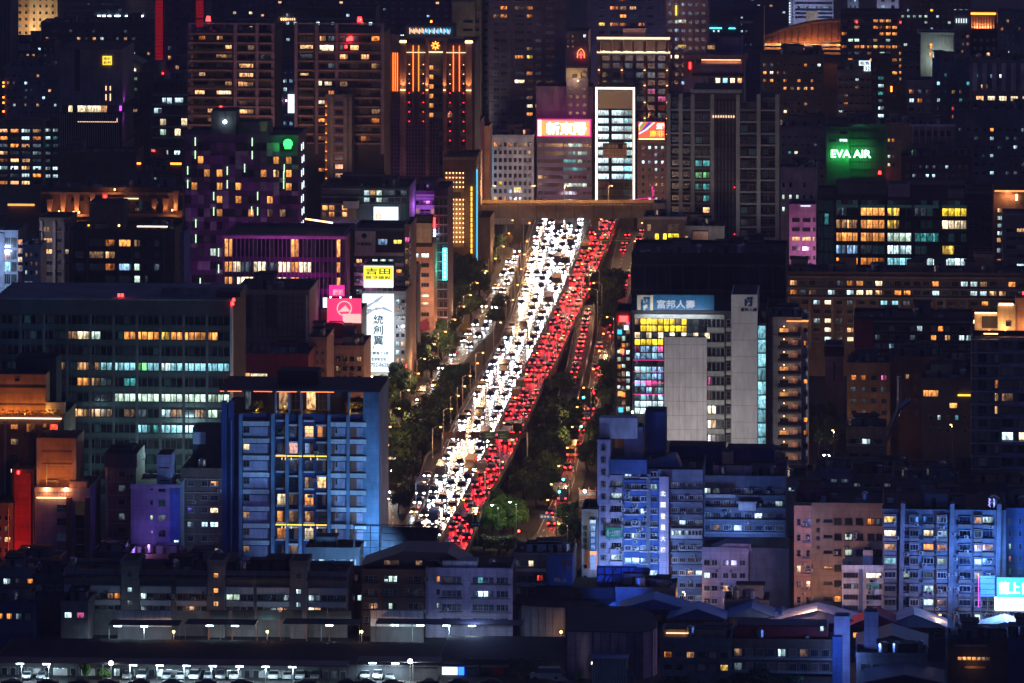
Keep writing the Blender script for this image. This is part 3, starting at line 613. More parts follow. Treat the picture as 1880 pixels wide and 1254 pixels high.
traffic(XA, XB, (.5,), 700, 565, 5.6, True, 11, 19, 'car with red tail lights leaving on the narrow exit ramp', 'cars on the exit ramp', 4)
traffic(LSL, LSR, (.3, .72), 960, 445, .02, False, 20, 56, 'oncoming car with headlights in the LANE lane of the western side street', 'cars in the west service street', 5)
traffic(RSL, RSR, (.3, .7), 1000, 410, .02, True, 20, 56, 'car with red tail lights in the LANE lane of the eastern side street', 'cars in the east service street', 6)
for i, (u, v) in enumerate(((1517,838),(1528,848),(1540,842),(1512,852))):
    car(G(u, v, .02), math.pi*(i % 2), 'small car waiting in the lamp lit alley beside the tan house', 'cars in the lamp lit alley')

# traffic lights
for u, v, m, lab in ((1079,770,'lensgreen','green traffic light over the eastern side street nearest the glass tower'),(1075,825,'lensgreen','green traffic light above the side street beside the white corrugated roof'),
                     (1043,925,'lensgreen','green traffic light among the tail lights in front of the scaffold'),(1036,948,'lensgreen','lower green traffic light among the side street tail lights'),(962,1022,'lensred','red traffic light at the crossing below the bright tree')):
    p = G(u+5, v); o = tag(empty('traffic_light', p), lab, 'traffic light'); zt = 6.0
    b = MB(); b.tube((0, 0, 0), (0, 0, zt), .1, .08, 6); b.tube((0, 0, zt-.2), (-1.6, 0, zt), .06, .05, 5); b.build('post', 'darkmetal', o)
    h = pbox('housing', o, -2.5, -1.2, -.15, .15, zt-.25, zt+.25, 'darkmetal')
    b = MB(); b.tube((.65, -.06, .25), (.65, 0, .25), .28, .28, 10); b.build('lens', m, h)
# blue road name boards
for u, v, lab in ((1003,985,'blue road sign hanging over the tail lights beside the bright tree'),(1078,790,'small blue road sign above the side street near the white roof'),(876,1000,'teal road sign on the parapet beside the nearest tail lights')):
    p = G(u, v, 0 if u > 900 else DZ); o = tag(empty('road_sign', p), lab, 'road sign'); b = MB(); b.tube((0, .1, 0), (0, .1, 5), .09, .07, 6); b.build('post', 'metal', o)
    pn = pbox('sign_panel', o, -1.6, 1.1, -.06, 0, 4.1, 5.3, 'signblue' if u > 900 else 'tealwall')
    for q in range(3): pbox('sign_line', pn, .3+.75*q, .8+.75*q, -.02, .01, .4, .8, 'paint')

# ------------------------------------------------------------------ trees
def leafmat(name, c):
    m, nt, p, N, L = nmat(name)
    oi = N('ShaderNodeObjectInfo'); geo = N('ShaderNodeNewGeometry'); n = N('ShaderNodeTexNoise'); n.inputs['Scale'].default_value = .55; n.inputs['Detail'].default_value = 3
    L(geo.outputs['Position'], n.inputs['Vector'])
    r = N('ShaderNodeMapRange'); r.inputs['From Min'].default_value = .3; r.inputs['From Max'].default_value = .7; r.inputs['To Min'].default_value = .55; r.inputs['To Max'].default_value = 1.5; L(n.outputs[0], r.inputs['Value'])
    h = N('ShaderNodeMapRange'); h.inputs['To Min'].default_value = .47; h.inputs['To Max'].default_value = .53; L(oi.outputs['Random'], h.inputs['Value'])
    hs = N('ShaderNodeHueSaturation'); hs.inputs['Color'].default_value = (*c, 1); L(h.outputs[0], hs.inputs['Hue']); L(r.outputs[0], hs.inputs['Value'])
    L(hs.outputs[0], p.inputs['Base Color']); p.inputs['Roughness'].default_value = .6; p.inputs['Specular IOR Level'].default_value = .3
    return m
leafmat('leaf', (.030, .070, .026)); leafmat('leaflitgold', (.20, .14, .02)); leafmat('leaflit', (.08, .20, .04))  # plain leaf, then two lit copies with lamplight put into the colour
def tree_meshes(seed, leaves=3400, blobs=16):
    r = random.Random(seed); t = MB(); t.tube((0, 0, 0), (.03, .02, .42), .045, .032, 7)
    C = []
    for i in range(blobs):
        a = r.uniform(0, 6.283); rr = math.sqrt(r.random())*.36; z = r.uniform(.42, .86)-.3*rr; C.append((Vector((rr*math.cos(a), rr*math.sin(a), z)), r.uniform(.11, .21)))
        if i < 7: t.tube((.03, .02, r.uniform(.28, .42)), tuple(C[-1][0]), .018, .006, 5)
    c = MB()
    for i in range(leaves):
        p, R = r.choice(C); d = Vector((r.gauss(0, 1), r.gauss(0, 1), r.gauss(0, .8))).normalized(); q = p+d*R*(r.random()**.35)
        s = r.uniform(.018, .036); n = (d+Vector((r.gauss(0, .6), r.gauss(0, .6), r.gauss(.3, .6)))).normalized(); x = n.orthogonal().normalized()
        x = x*math.cos(i)+n.cross(x)*math.sin(i); y = n.cross(x)
        c.quad(q-x*s-y*s*.6, q+x*s*.3-y*s, q+x*s+y*s*.5, q-x*s*.2+y*s)
    return t.mesh('trunk', ['bark']), c.mesh('crown', [None])
TV = [tree_meshes(i) for i in range(6)]
rt = random.Random(9)
def tree(u, v, wpx, hpx, label, group, mat='leaf', p=None, name='tree'):
    p = p if p is not None else G(u, v); k = F/p.y; o = empty(name, p, rt.uniform(0, 6.28)); tag(o, label, 'tree', group)
    t, c = rt.choice(TV); sc = (wpx/k/.9, wpx/k/.9, hpx/k)
    a = link('trunk', t, o); a.scale = sc; a = link('crown', c, o); a.scale = sc; setmat(a, 0, mat)
    return o
def row(pts, label, group, mat='leaf', jit=4):
    many = len(pts) > 1; base = label
    for i, (u, v, w, h) in enumerate(sorted(pts, key=lambda q: q[1])):
        label = base+', %s from far end' % ORD[i] if many else base
        tree(u+rt.uniform(-jit, jit), v+rt.uniform(-3, 3), w*rt.uniform(.9, 1.15), h*rt.uniform(.9, 1.12), label, group, mat)
row([(905,478,46,52),(882,492,56,62),(858,505,56,66),(895,505,44,54),(836,520,50,66),(868,530,60,70),(838,552,56,70),(876,556,52,62),(845,585,62,72),(868,588,48,56),(838,604,50,58)],
    'dark leafy tree in the clump below the bulb lit tower', 'street trees by the bulb lit tower')
row([(818,628,54,62),(790,640,56,66),(806,664,62,68),(776,668,52,60),(765,692,56,62),(790,694,50,56),(752,706,46,48)], 'dark leafy tree in front of the tall white billboard building', 'street trees by the white billboard')
row([(745,742,50,66),(722,738,60,76),(712,770,64,80),(735,785,48,62),(705,812,60,80),(720,840,46,62),(704,868,50,70),(700,905,40,52)], 'dark leafy tree beside the blue lit apartment tower', 'street trees by the blue lit tower')
row([(857,716,44,50),(833,728,56,58),(848,748,50,50),(814,748,52,54),(826,772,60,60),(800,772,52,58),(785,790,60,64),(810,798,56,58),(768,812,64,70),(796,826,54,58),(752,840,62,70),(778,850,50,56),(742,872,56,68),(760,890,46,56),(732,905,54,66),(745,935,44,54),(728,945,40,50)],
    'dark leafy tree between the western street and oncoming lanes', 'trees between the west street and the elevated road')
row([(920,578,36,40),(912,600,30,36)], 'small dark tree between the side street and the slip parapet', 'small trees by the parapet')
row([(1118,540,58,58),(1100,556,52,60),(1132,565,50,60),(1112,585,58,64),(1135,600,44,56),(1120,612,46,56)], 'dark rounded tree beside the blue sign tower and exit ramp', 'trees by the exit ramp')
row([(1048,735,62,64),(1032,752,60,62),(1062,760,52,60),(1024,778,58,60),(1048,790,56,62),(1012,806,62,66),(1038,818,56,62),(1003,834,62,66),(1026,846,54,60),(990,866,62,64),(1014,880,56,60),(972,895,62,64),(998,908,52,58),(962,920,54,60),(1005,930,40,50),(985,935,48,58)],
    'dark leafy tree between the tail light lanes and eastern street', 'trees between the east street and the elevated road')
row([(925,975,66,68),(905,985,60,62),(945,982,56,62),(912,955,50,56)], 'brighter green tree at the near end of the tail light lanes', 'bright trees at the crossing', 'leaflit')
for uu, vv in ((915, 1008), (948, 1002)): street_lamp(G(uu, vv), 10, -1.5, 'added pale green street lamp lighting the bright trees at the crossing', 'added lamps at the crossing', 1900, (.75, 1, .6), 'ecool')  # two lamps added to brighten the trees beside them
row([(890,1012,50,32),(915,1015,56,34),(935,1013,44,30)], 'low dark shrub below the bright green trees', 'shrubs at the crossing')
row([(1118,720,40,60),(1112,745,42,60),(1122,770,44,66),(1108,790,40,56),(1095,815,44,60),(1090,845,46,62),(1080,862,40,50),(1112,830,40,52)], 'dark street tree between the side street and the media glass tower', 'trees by the media glass tower')
row([(1052,975,54,58),(1040,1000,52,60),(1060,1000,46,56),(1035,1020,44,44)], 'dark tree beside the clinic sign building', 'trees by the clinic sign')
row([(1062,1090,40,66),(1076,1100,34,50)], 'bright green tree beneath the clinic sign building', 'lit trees by the clinic sign', 'leaflit')
row([(760,712,22,28),(838,640,16,20),(853,612,18,22),(935,450,18,28),(757,780,14,22),(895,545,16,20)], 'small golden lamp lit tree along the western side street', 'golden trees along the west street', 'leaflitgold', 1)
row([(1500,840,44,90),(1520,822,40,84),(1488,812,40,70),(1540,830,30,70),(1500,790,40,60)], 'dark tree in the alley beside the warm balcony tower', 'trees in the lamp lit alley')
row([(1695,150,40,34),(1672,148,34,28)], 'green floodlit treetop far up beside the pale lit annex', 'floodlit far trees', 'leaflit', 1)
# palm beside the ramp
p = G(888, 690); o = tag(empty('palm_tree', p), 'lone palm tree standing at the bend of the western side street', 'palm tree')
b = MB(); b.tube((0, 0, 0), (.1, 0, 9.5), .22, .15, 7); b.build('trunk', 'bark', o); b = MB()
for i in range(14):
    a = i*.449; 
    for j in range(5):
        r0, r1 = j*.55, (j+1)*.55; z0 = 9.5+.9*math.sin(r0*1.0)-.14*r0*r0; z1 = 9.5+.9*math.sin(r1)-.14*r1*r1; ca, sa = math.cos(a), math.sin(a); w = .28*(1-j/6)
        b.quad((r0*ca-w*sa, r0*sa+w*ca, z0), (r0*ca+w*sa, r0*sa-w*ca, z0), (r1*ca+w*sa, r1*sa-w*ca, z1), (r1*ca-w*sa, r1*sa+w*ca, z1))
b.build('crown', 'leaf', o)

# ================================================================== buildings: far skyline, from the west
R = range
def P(**k): return k
B = Bld('tan_tower', 'tan lit tower block standing at the top corner behind the dark rooftops', 18, 107, -50, 130, 20, 'tan')
B.box('lit_wing', 55, 107, -50, 130, 'cream', -1.5, .05)
B.grid(20, 54, 3, -8, 66, 6, .45, .45, p=P(t=.1, k=.05), dk=';'); B.grid(58, 104, 4, -8, 66, 6, .35, .45, p=P(G=.12, t=.08), dk='.', y=-1.5)
lamp('facade_light', B.root, (B.x(62), -14, B.z(60)), 9000, (1, .62, .28), 'SPOT', 1, (0.1, 1, .45), 100)
B = Bld('slab_block', 'wide grey office slab with a row of white strip lights at the top edge', 107, 286, -60, 120, 22, 'grey')
B.grid(108, 285, 18, -8, 24, 3, .55, .45, p=P(D=.1), dk=':')
B.bands(108, 285, [-14, -3, 8, 19, 31, 42], 2.2, 'conc', .35)
for u in (180, 189, 199, 212, 216, 231, 246, 253, 259): B.box('strip_light', u, u+5, 28, 29.4, 'ecool', -.3, -.1)
B.grid(160, 284, 10, 34, 42, 1, .8, .65, rows=['C...c..CcC'], dk=':')
B = Bld('dark_block', 'low dark block with scattered lit windows below the white strip lights', 75, 285, 44, 215, 20, 'dgrey')
B.grid(80, 282, 14, 50, 104, 4, .42, .4, p=P(w=.07, o=.06, c=.08, D=.1), dk='.'); B.clutter(5, 3)
B = Bld('netted_tower', 'dark tower under construction edged with glowing red lattice strips', 284, 378, -60, 250, 22, 'plum')
B.grid(305, 360, 4, -10, 150, 9, .5, .42, rows=['....', '....', '....', '....', '...w', 'D...', 'w...', '....', '..D.'], dk='^')
for u0, u1, v1 in ((286, 299, 136), (361, 374, 60)):
    q = B.box('red_netting', u0, u1, -60, v1, 'redstrip', -1.2, .05)
    for i in R(24):
        v = -20+i*6.5
        if v < v1-6: B.box('lattice_rung', u0-.3, u1+.3, v, v+1.1, 'dark', -1.4, -1.1)
B.beacon(300, 134, -1.6)
B = Bld('ribbed_tower', 'narrow dark tower with vertical ribs cut by the picture edge', -12, 20, -50, 310, 20, 'dgrey')
B.piers([-8, -1, 6, 13, 19], 2.2, -50, 130, 'bluegrey', .6)
B = Bld('dim_house', 'small grey house with a white lit roof storey below the tan tower', 22, 101, 80, 300, 14, 'dgrey')
B.box('roof_storey', 24, 56, 80, 92, 'white', -.5, .05); B.grid(24, 100, 7, 84, 130, 4, .45, .4, rows=['..w.c..', 'o.ww.D.'], dk='.'); B.clutter(2, 8)
B = Bld('dim_apartment_block', 'dark grey apartment block with a few orange lamps above the tan apartments', 8, 109, 126, 345, 16, 'grey')
B.grid(10, 108, 9, 132, 226, 7, .5, .42, p=P(D=.1, w=.05, c=.06, o=.04), dk='.'); B.clutter(4, 5)
for v in (150, 157, 177, 187, 203): B.box('wall_lamp', 5, 8, v, v+3, 'eorange', -.5, -.1)
B = Bld('tan_apartment_block', 'tan tiled apartment block with many warm windows at the picture edge', -6, 80, 228, 395, 16, 'tan')
B.grid(-4, 79, 4, 233, 342, 8, .75, .48, p=P(w=.22, o=.18, c=.14, D=.12), dk=',', nx=3, sill=True); B.bands(-6, 80, [R_ for R_ in (231, 245, 258, 272, 286, 299, 313, 326)], 2, 'cream', .5)
B.acs(8, 0, 78, 250, 330)
B = Bld('shadow_annex', 'dark narrow annex with balconies beside the tan apartment block', 80, 110, 226, 392, 14, 'brown')
B.grid(81, 109, 2, 232, 330, 7, .7, .45, p=P(c=.25, t=.15, D=.1), dk='.', sill=True)
# grey hotel box with square amber sign
B = Bld('grey_hall', 'windowless grey hall with a square amber sign and a lit lobby storey', 109, 226, 272, 455, 30, 'dgrey', cat='hall')
B.vol('upper_box', 109, 226, 90, -1.0, 32, 'conc', 192); B.vol('lower_box', 109, 225, 207, -1.2, 31, 'dark', 271)
B.vol('lobby_core', 114, 220, 192, .8, 26, 'dgrey', 207)
B.box('slot', 138, 148, 90, 166, 'dark', -1.1, -.9)
for i in R(28): B.box('fin', 111+4*i, 112.2+4*i, 208, 271, 'metal', -1.9, -1.2)
for u0, u1, st in ((125, 133, 'W'), (142, 158, 'W'), (158, 186, 'W'), (186, 197, 'w')): B.win(u0, u1, 193.5, 206, st, 3, 1, .78)
B.box('strip_light', 144, 217, 222, 223.2, 'frost', -1.4, -1.15); B.box('strip_light', 215.5, 217, 216, 223, 'frost', -1.42, -1.16)
for u, v0, v1 in ((195, 157, 165), (203, 157, 165), (195, 172, 183), (203, 171, 184)): B.box('slit_window', u, u+1.8, v0, v1, 'frost', -1.12, -.98)
for u in (187, 210): B.box('slit_window', u, u+1.6, 158, 184, 'dark', -1.12, -.98)
q = B.box('sign_board', 190, 206.5, 102, 118, 'eyellow', -1.4, -1.0)
B.text('煌城', 191.5, 205, 103.5, 109.5, 'ink', -1.42); B.text('設創', 191.5, 205, 110.7, 116.7, 'ink', -1.42)
lamp('wall_washer', B.root, (B.W+1.5, 3, B.z(190)), 700, (.65, .05, 1), 'SPOT', .3, (-.5, .3, 1), 110); lamp('wall_washer', B.root, (B.W+3, 4, B.z(212)), 900, (.7, .08, 1), 'SPOT', .3, (-1, .1, -.6), 120)
B.box('neon_script', 221, 225, 193, 202, 'epurple', -1.5, -1.3)
B = Bld('brown_podium', 'low brown podium with a dark doorway below the finned hall', 109, 252, 283, 480, 18, 'brown'); B.box('recess', 159, 176, 297, 325, 'dark', -.1, .06); B.clutter(2, 2)
# grey tower with glass stair
B = Bld('stair_glass_tower', 'grey tower with a tall ribbed glass stair and a tan pediment on top', 237, 283, 130, 430, 20, 'tealwall')
B.vol('crown', 236, 293, 118, -.6, 18, 'tan', 132); b = MB(); b.prism([(B.x(236), 0), (B.x(264), 0), (B.x(238), 2.6)], -.6, 14); b.build('pediment', 'tan', B.root, (0, 0, B.z(118)))
B.piers([254+3.4*i for i in R(9)], 1.0, 133, 290, 'conc', .3, 'rib'); B.box('floodlight', 242, 249, 126.5, 129.5, 'ewhite', -1.0, -.6)
B.grid(240, 253, 1, 135, 290, 8, .85, .3, rows=['G', 'g', '.', '.', '.', '.', '.', '.'], dk='.')
B = Bld('balcony_block', 'grey green block with projecting balconies and white windows beside the glass stair', 283, 346, 150, 430, 18, 'tealwall')
B.bands(280, 346, [172, 190, 210, 231, 251, 271], 3.2, 'sage', 1.6); B.box('roof_screen', 283, 346, 150, 166, 'dark', -.4, .05); B.piers([286+4*i for i in R(15)], .8, 150, 166, 'conc', .6, 'slat')
for a in ((298, 306, 179, 188, 'C'), (307, 316, 179, 190, 'c'), (321, 337, 179, 188, 'C'), (282, 297, 198, 208, 'C'), (294, 305, 218, 230, 'W'), (333, 344, 217, 230, 'W'), (294, 305, 237, 248, 'G'), (321, 332, 236, 249, 'W'), (306, 309, 275, 284, 'G'), (320, 331, 276, 284, 'c')): B.win(*a, nx=3)
B.grid(284, 344, 3, 194, 268, 4, .4, .4, dk=';', rows=['.xx', 'x.x', 'x.x', '..x']); B.beacon(281, 275, -.8); B.beacon(283, 276, -.8); B.clutter(2, 7)
# dome
B = Bld('domed_hall', 'low brown hall with a dark dome carrying a round amber emblem', 196, 336, 318, 480, 26, 'brown', cat='hall')
b = MB(); cx, cz, r = B.x(223), B.z(318), 25/B.k; N_ = 20; prev = None
for i in R(7):
    t = i/6*1.5708; rr, zz = r*math.cos(t), r*1.1*math.sin(t); ring = [(cx+rr*math.cos(6.2832*j/N_), 8+rr*math.sin(6.2832*j/N_), cz+zz) for j in R(N_)]
    if prev:
        for j in R(N_): b.quad(prev[j], prev[(j+1) % N_], ring[(j+1) % N_], ring[j])
    prev = ring
b.build('dome', 'dark', B.root)
b = MB(); X, Z = B.x(224), B.z(311); b.tube((X, .9, Z), (X, .6, Z), 5.2/B.k, 5.2/B.k, 16); o = b.build('emblem', 'eorange', B.root)
b = MB(); b.box(X-.12, X+.12, .5, .6, Z-.8, Z+.8); b.box(X-.8, X+.8, .5, .6, Z-.12, Z+.12); b.build('emblem_cross', 'brown', B.root)
for u0, u1 in ((246, 259), (314, 334)): B.box('cornice_light', u0, u1, 298, 301, 'eorange', -.6, -.2); B.box('stair_head', u0-1, u1+1, 300, 318, 'brick', -.3, 4)
B.grid(200, 334, 10, 322, 344, 2, .5, .5, p=P(D=.2, c=.1, b=.08), dk='.'); B.clutter(3, 2)

# ------------------------------------------------ twin residential towers with slab balconies
def slab_tower(lab, u0, u1, vt, vb, bays, lit, seed):
    B = Bld('residential_tower', lab, u0, u1, vt+18, vb, 24, 'dgrey', cat='tower', para=0)
    rows = [vt+18+16.7*i for i in R(13)]
    for v in rows:
        for a, c in bays: B.box('balcony_slab', a, c, v, v+3, 'rose', -1.9, .05)
    B.piers([u0+3, u1-3]+[a-3 for a, c in bays[1:]], 6, vt+2, vt+240, 'mauve', .9, 'column')
    pbox('roof_beam', B.root, 0, B.W, -.9, .3, B.z(vt+2), B.z(vt), 'mauve'); pbox('roof_beam', B.root, 0, B.W, 18, 19, B.z(vt+2), B.z(vt), 'mauve')
    rng = random.Random(seed)
    for i, v in enumerate(rows[:-1]):
        for a, c in bays:
            n = max(1, int((c-a)/16)); w = (c-a)/n
            for j in R(n):
                st = lit.get((i, a, j)) or (rng.choice('wwdoD') if rng.random() < .16 else ',')
                B.win(a+w*j+2, a+w*(j+1)-2, v+5.5, v+15, st, 3)
        B.box('glass_balustrade', bays[0][0], bays[0][1], v+11.5, v+16.2, 'glasswarm', -1.85, -1.8)
    return B
B = slab_tower('western slab balcony tower with warm glow on its edge under a red beacon', 345, 505, 42, 500, [(347, 428), (436, 470), (476, 503)], {(2, 347, 3): 'w', (5, 436, 0): 'w'}, 4)
for i in R(10):
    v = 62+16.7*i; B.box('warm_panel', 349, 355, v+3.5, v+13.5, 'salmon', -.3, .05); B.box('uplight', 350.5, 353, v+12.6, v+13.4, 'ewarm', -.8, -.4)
for v, st in ((116, 'w'), (133, 'w'), (150, 'w'), (200, 'w'), (184, 'd')): B.win(440, 466, v, v+8, st, 4, 1, -.02)
B.win(397, 427, 99, 106, 'w', 6, 1, -.02); B.win(358, 376, 165, 174, 'w', 2, 1, -.02); B.win(402, 425, 166, 177, 'W', 4, 1, -.02)
lamp('fill_wash', B.root, (B.x(420), -45, B.z(330)), 26000, (1, .52, .34), 'SPOT', 2, (0, 1, .9), 80)  # fixtureless lamp added to warm the slabs from below
B.beacon(383, 34, -.5, r=.8); B.clutter(2, 1, 0, z=B.z(60)); B.beacon(407, 196, -2.2, r=.5); B.beacon(410, 200, -2.2, 'eorange', .4)
B = slab_tower('eastern slab balcony tower with red beacons beside the orange pillar hotel', 541, 706, 42, 500, [(549, 577), (585, 617), (622, 700)], {(1, 585, 0): 'W'}, 7)
B.win(591, 613, 82, 93, 'W', 5, 1, -.02); B.win(585, 592, 148, 157, 'W', 2, 1, -.02); B.win(596, 610, 149, 157, 'W', 4, 1, -.02); B.win(551, 567, 134, 139, 'w', 3, 1, -.02); B.win(551, 567, 88, 90, 'W', 3, 1, -.02)
lamp('fill_wash', B.root, (B.x(610), -45, B.z(330)), 26000, (1, .50, .32), 'SPOT', 2, (0, 1, .9), 80)  # added fill lamp, no fixture, lifts the balcony slabs
B.beacon(661, 35, -.5, r=.8); B.beacon(645, 69, -2.3, r=.7); B.beacon(637, 84, -2.3, r=.45); B.beacon(640, 71, -2.3, r=.45)
B = Bld('gap_block', 'pale block glimpsed between the two slab balcony towers', 506, 541, 120, 400, 18, 'violet'); B.grid(507, 540, 3, 125, 250, 8, .6, .45, p=P(c=.1, b=.12), dk=':')
B.box('media_sign', 529, 541, 173, 207, 'signwhite', -.5, -.1); B.box('sign_stripe', 522, 528, 175, 207, 'purple', -.5, -.1); B.box('lamp', 515, 517, 183, 186, 'ewhite', -.8, -.4); B.box('lamp', 525, 527, 183, 186, 'ewhite', -.8, -.4)
B = Bld('back_terrace_block', 'far dark block with a lit rooftop terrace above the slab towers', 505, 690, 18, 330, 18, 'dgrey'); B.grid(508, 688, 13, 0+20, 80, 4, .5, .4, p=P(c=.1, w=.06, D=.1), dk=':')
for i in R(7): B.box('terrace_lamp', 516+4*i, 518+4*i, 33, 37, 'ewarm' if i < 3 else 'frost', -.6, -.2)
B = Bld('haze_tower', 'dim violet tower far behind the slab balcony towers', 378, 470, -60, 220, 20, 'plum'); B.grid(380, 468, 6, -10, 70, 6, .45, .4, rows=['......', '......', '...W.W', '......'], p=P(w=.06), dk='^')
B = Bld('haze_tower', 'dim tower with few lights far behind the back terrace', 470, 830, -60, 200, 20, 'plum'); B.grid(474, 828, 22, -14, 70, 7, .4, .36, p=P(c=.05, w=.04, b=.04), dk='^')
# stepped block with grey frames, orange strip block
B = Bld('stepped_block', 'stepped grey block with tall frame piers beside the orange pillar hotel', 631, 690, 160, 480, 18, 'dgrey')
B.vol('step', 650, 690, 138, -.2, 16, 'dgrey')
B.piers([634, 653, 668, 687], 6, 146, 232, 'conc', 1.0); B.box('lintel', 631, 690, 144, 150, 'conc', -1.0, -.25); B.box('lintel', 665, 690, 162, 166, 'conc', -1.3, -.25)
for i in R(5): B.win(637, 650, 152+16*i, 162+16*i, ':' if i else 'D', 3, 1, -.22); B.win(656, 666, 152+16*i, 162+16*i, '.' if i != 2 else 'd', 2, 1, -.22); B.win(671, 684, 168+16*i, 178+16*i, 'D' if i % 2 else ':', 2, 1, -.22)
B.box('roof_pavilion', 652, 686, 113, 137, 'conc', 2, 8); B.box('eave_light', 652, 687, 110.5, 112.5, 'eyellow', 1.2, 8.3)
for u in (655, 664, 670): B.box('lit_column', u, u+1.6, 113, 136, 'frost', 1.6, 2.0)
for u, w in ((628, 10), (655, 9)): tree(0, 0, w*1.2, 16, 'small golden lit roof tree on the stepped grey block at column '+('one' if u < 640 else 'two'), None, 'leaflitgold', Vector((PX(u, B.Y+3), B.Y+3, B.z(138))))
B = Bld('orange_strip_block', 'narrow dark block with an orange lit corner strip and deep blue windows', 597, 647, 178, 505, 18, 'grey')
for i in R(10):
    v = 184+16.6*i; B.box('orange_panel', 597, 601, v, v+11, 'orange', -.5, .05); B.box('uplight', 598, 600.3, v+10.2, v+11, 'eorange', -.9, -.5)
    B.win(615, 630, v+1, v+10, ':', 3); B.box('spandrel', 612, 633, v+11.5, v+15, 'rose', -.5, .05)
B.piers([609.5, 635, 644], 5, 178, 350, 'conc', .7)
for i, v in ((0, 184), (2, 217), (4, 250), (7, 308)): B.win(585, 596, v, v+7, 'o' if i else 'W', 3, 1, -.3)
# ------------------------------------------------ hotel with uplit pillars
B = Bld('pillar_hotel', 'hotel tower with amber uplit pillars and orange neon lines', 717, 872, 78, 470, 26, 'dgrey', cat='hotel', para=0)
B.box('roof_beam', 720, 852, 66, 70, 'conc', -.6, 1); B.box('roof_beam', 717, 733, 64, 96, 'conc', -1.6, .1)
for u0, u1 in ((735, 746), (782, 788), (814, 820), (856, 867)):
    B.box('pillar', u0, u1, 72, 320, 'salmon', -1.6, .05)
    B.box('uplight', u0+1, u1-1, 163.5, 164.5, 'ewarm', -2.4, -1.7); lamp('pillar_uplight', B.root, (B.x((u0+u1)/2), -2.6, B.z(163)), 520, (1, .42, .15), 'SPOT', .2, (0, .14, 1), 70)
for u0, u1 in ((735, 747), (855, 869)): B.box('pillar_cap', u0, u1, 73.5, 77.5, 'ewarm', -1.9, -1.55)
B.box('frame_head', 781, 822, 68, 74, 'salmon', -1.5, .05); B.box('frame_foot', 788, 814, 94, 96, 'frost', -1.4, .05)
for u in (722, 726, 730, 759, 769, 833, 844): B.box('neon_line', u-.7, u+.7, 83 if u > 740 else 92, 167, 'eneon', -.8, -.5); B.box('fin', u-1, u+1, 167, 320, 'grey', -.8, -.4)
b = MB(); X, Z = B.x(800), B.z(83)
for i in R(8):
    a = i*.785; b.tube((X+.5*math.cos(a), -.5, Z+.5*math.sin(a)), (X+1.5*math.cos(a), -.5, Z+1.5*math.sin(a)), .28, .1, 5)
b.build('emblem', 'eorange', B.root)
B.box('sill_light', 747, 782, 95.2, 96.2, 'frost', -1.2, -.2); B.box('sill_light', 820, 856, 95.2, 96.2, 'frost', -1.2, -.2)
for i in R(11):
    v = 119+17.4*i
    B.win(788.5, 796, v, v+9, 'O' if i < 6 else ',', 1); B.win(798, 812, v, v+9, ',', 2); B.win(747, 757, v, v+9, ',', 2); B.win(771, 781, v, v+9, ',', 2); B.win(822, 831, v, v+9, 'w' if i in (5, ) else ',', 2); B.win(846, 855, v, v+9, ',', 2)
    for u in (751, 777, 826, 851): B.box('marker_light', u, u+1.1, v-1.5, v-.4, 'ered' if i > 2 else 'ewarm', -.4, -.1)
B = Bld('pillar_hotel_wing', 'slim side wing of the amber pillar hotel with two lit columns', 688, 716, 90, 474, 20, 'dgrey', cat='hotel', para=0)
for u0, u1 in ((687, 692), (698, 707)):
    B.box('pillar', u0, u1, 73, 240, 'salmon', -1.6, .05); B.box('uplight', u0+1, u1-1, 161, 162, 'ewarm', -2.4, -1.7); lamp('pillar_uplight', B.root, (B.x((u0+u1)/2), -2.6, B.z(160)), 420, (1, .42, .15), 'SPOT', .2, (0, .14, 1), 70)
B.box('pillar_cap', 686, 708, 73, 76.5, 'ewarm', -1.9, -1.4); B.grid(692, 698, 1, 95, 230, 8, .8, .5, dk=',')
B = Bld('strip_lit_block', 'block crowned by a band of pale vertical light tubes behind the pillar hotel', 745, 832, 52, 380, 16, 'bluegrey')
for i in R(34): B.box('light_tube', 752+2.25*i, 753+2.25*i, 51+(i*7 % 5), 62-(i*3 % 4), 'frost' if i < 12 else ('signwhite' if i % 3 else 'ecyan'), -.4, -.1)
B.beacon(792, 39, -.5, 'eorange', .4)
# ------------------------------------------------ central far towers
B = Bld('cream_tower', 'cream tiled apartment tower beside the tall violet tower', 829, 884, 2, 360, 20, 'cream', cat='tower')
B.box('wing', 831, 873, 2, 66, 'cream', -2.2, .05); B.bands(829, 884, [18+15.3*i for i in R(18)], 1.2, 'tan', .3, 'course')
for i in R(17):
    v = 36+15.4*i; st = {5: 'y', 6: 'd', 10: 'w', 11: 'y', 7: 'd'}.get(i, '.'); B.win(851, 869, v, v+5, '.', 3, 1, -2.25 if v < 60 else 0); B.win(871, 880, v, v+6, st, 2)
lamp('fill_wash', B.root, (B.W/2, -40, B.z(260)), 14000, (1, .85, .6), 'SPOT', 2, (0, 1, 1.1), 80)  # unseen lamp added to brighten the cream front
B.beacon(833, -2, 2)
B = Bld('pipe_tower', 'grey shaft with a pale downpipe between cream and violet towers', 880, 899, -40, 356, 18, 'violet', cat='tower'); B.box('downpipe', 881, 884, -40, 250, 'bluegrey', -.6, .05); B.grid(886, 898, 1, 0, 250, 16, .7, .4, p=P(y=.06, c=.05), dk=':')
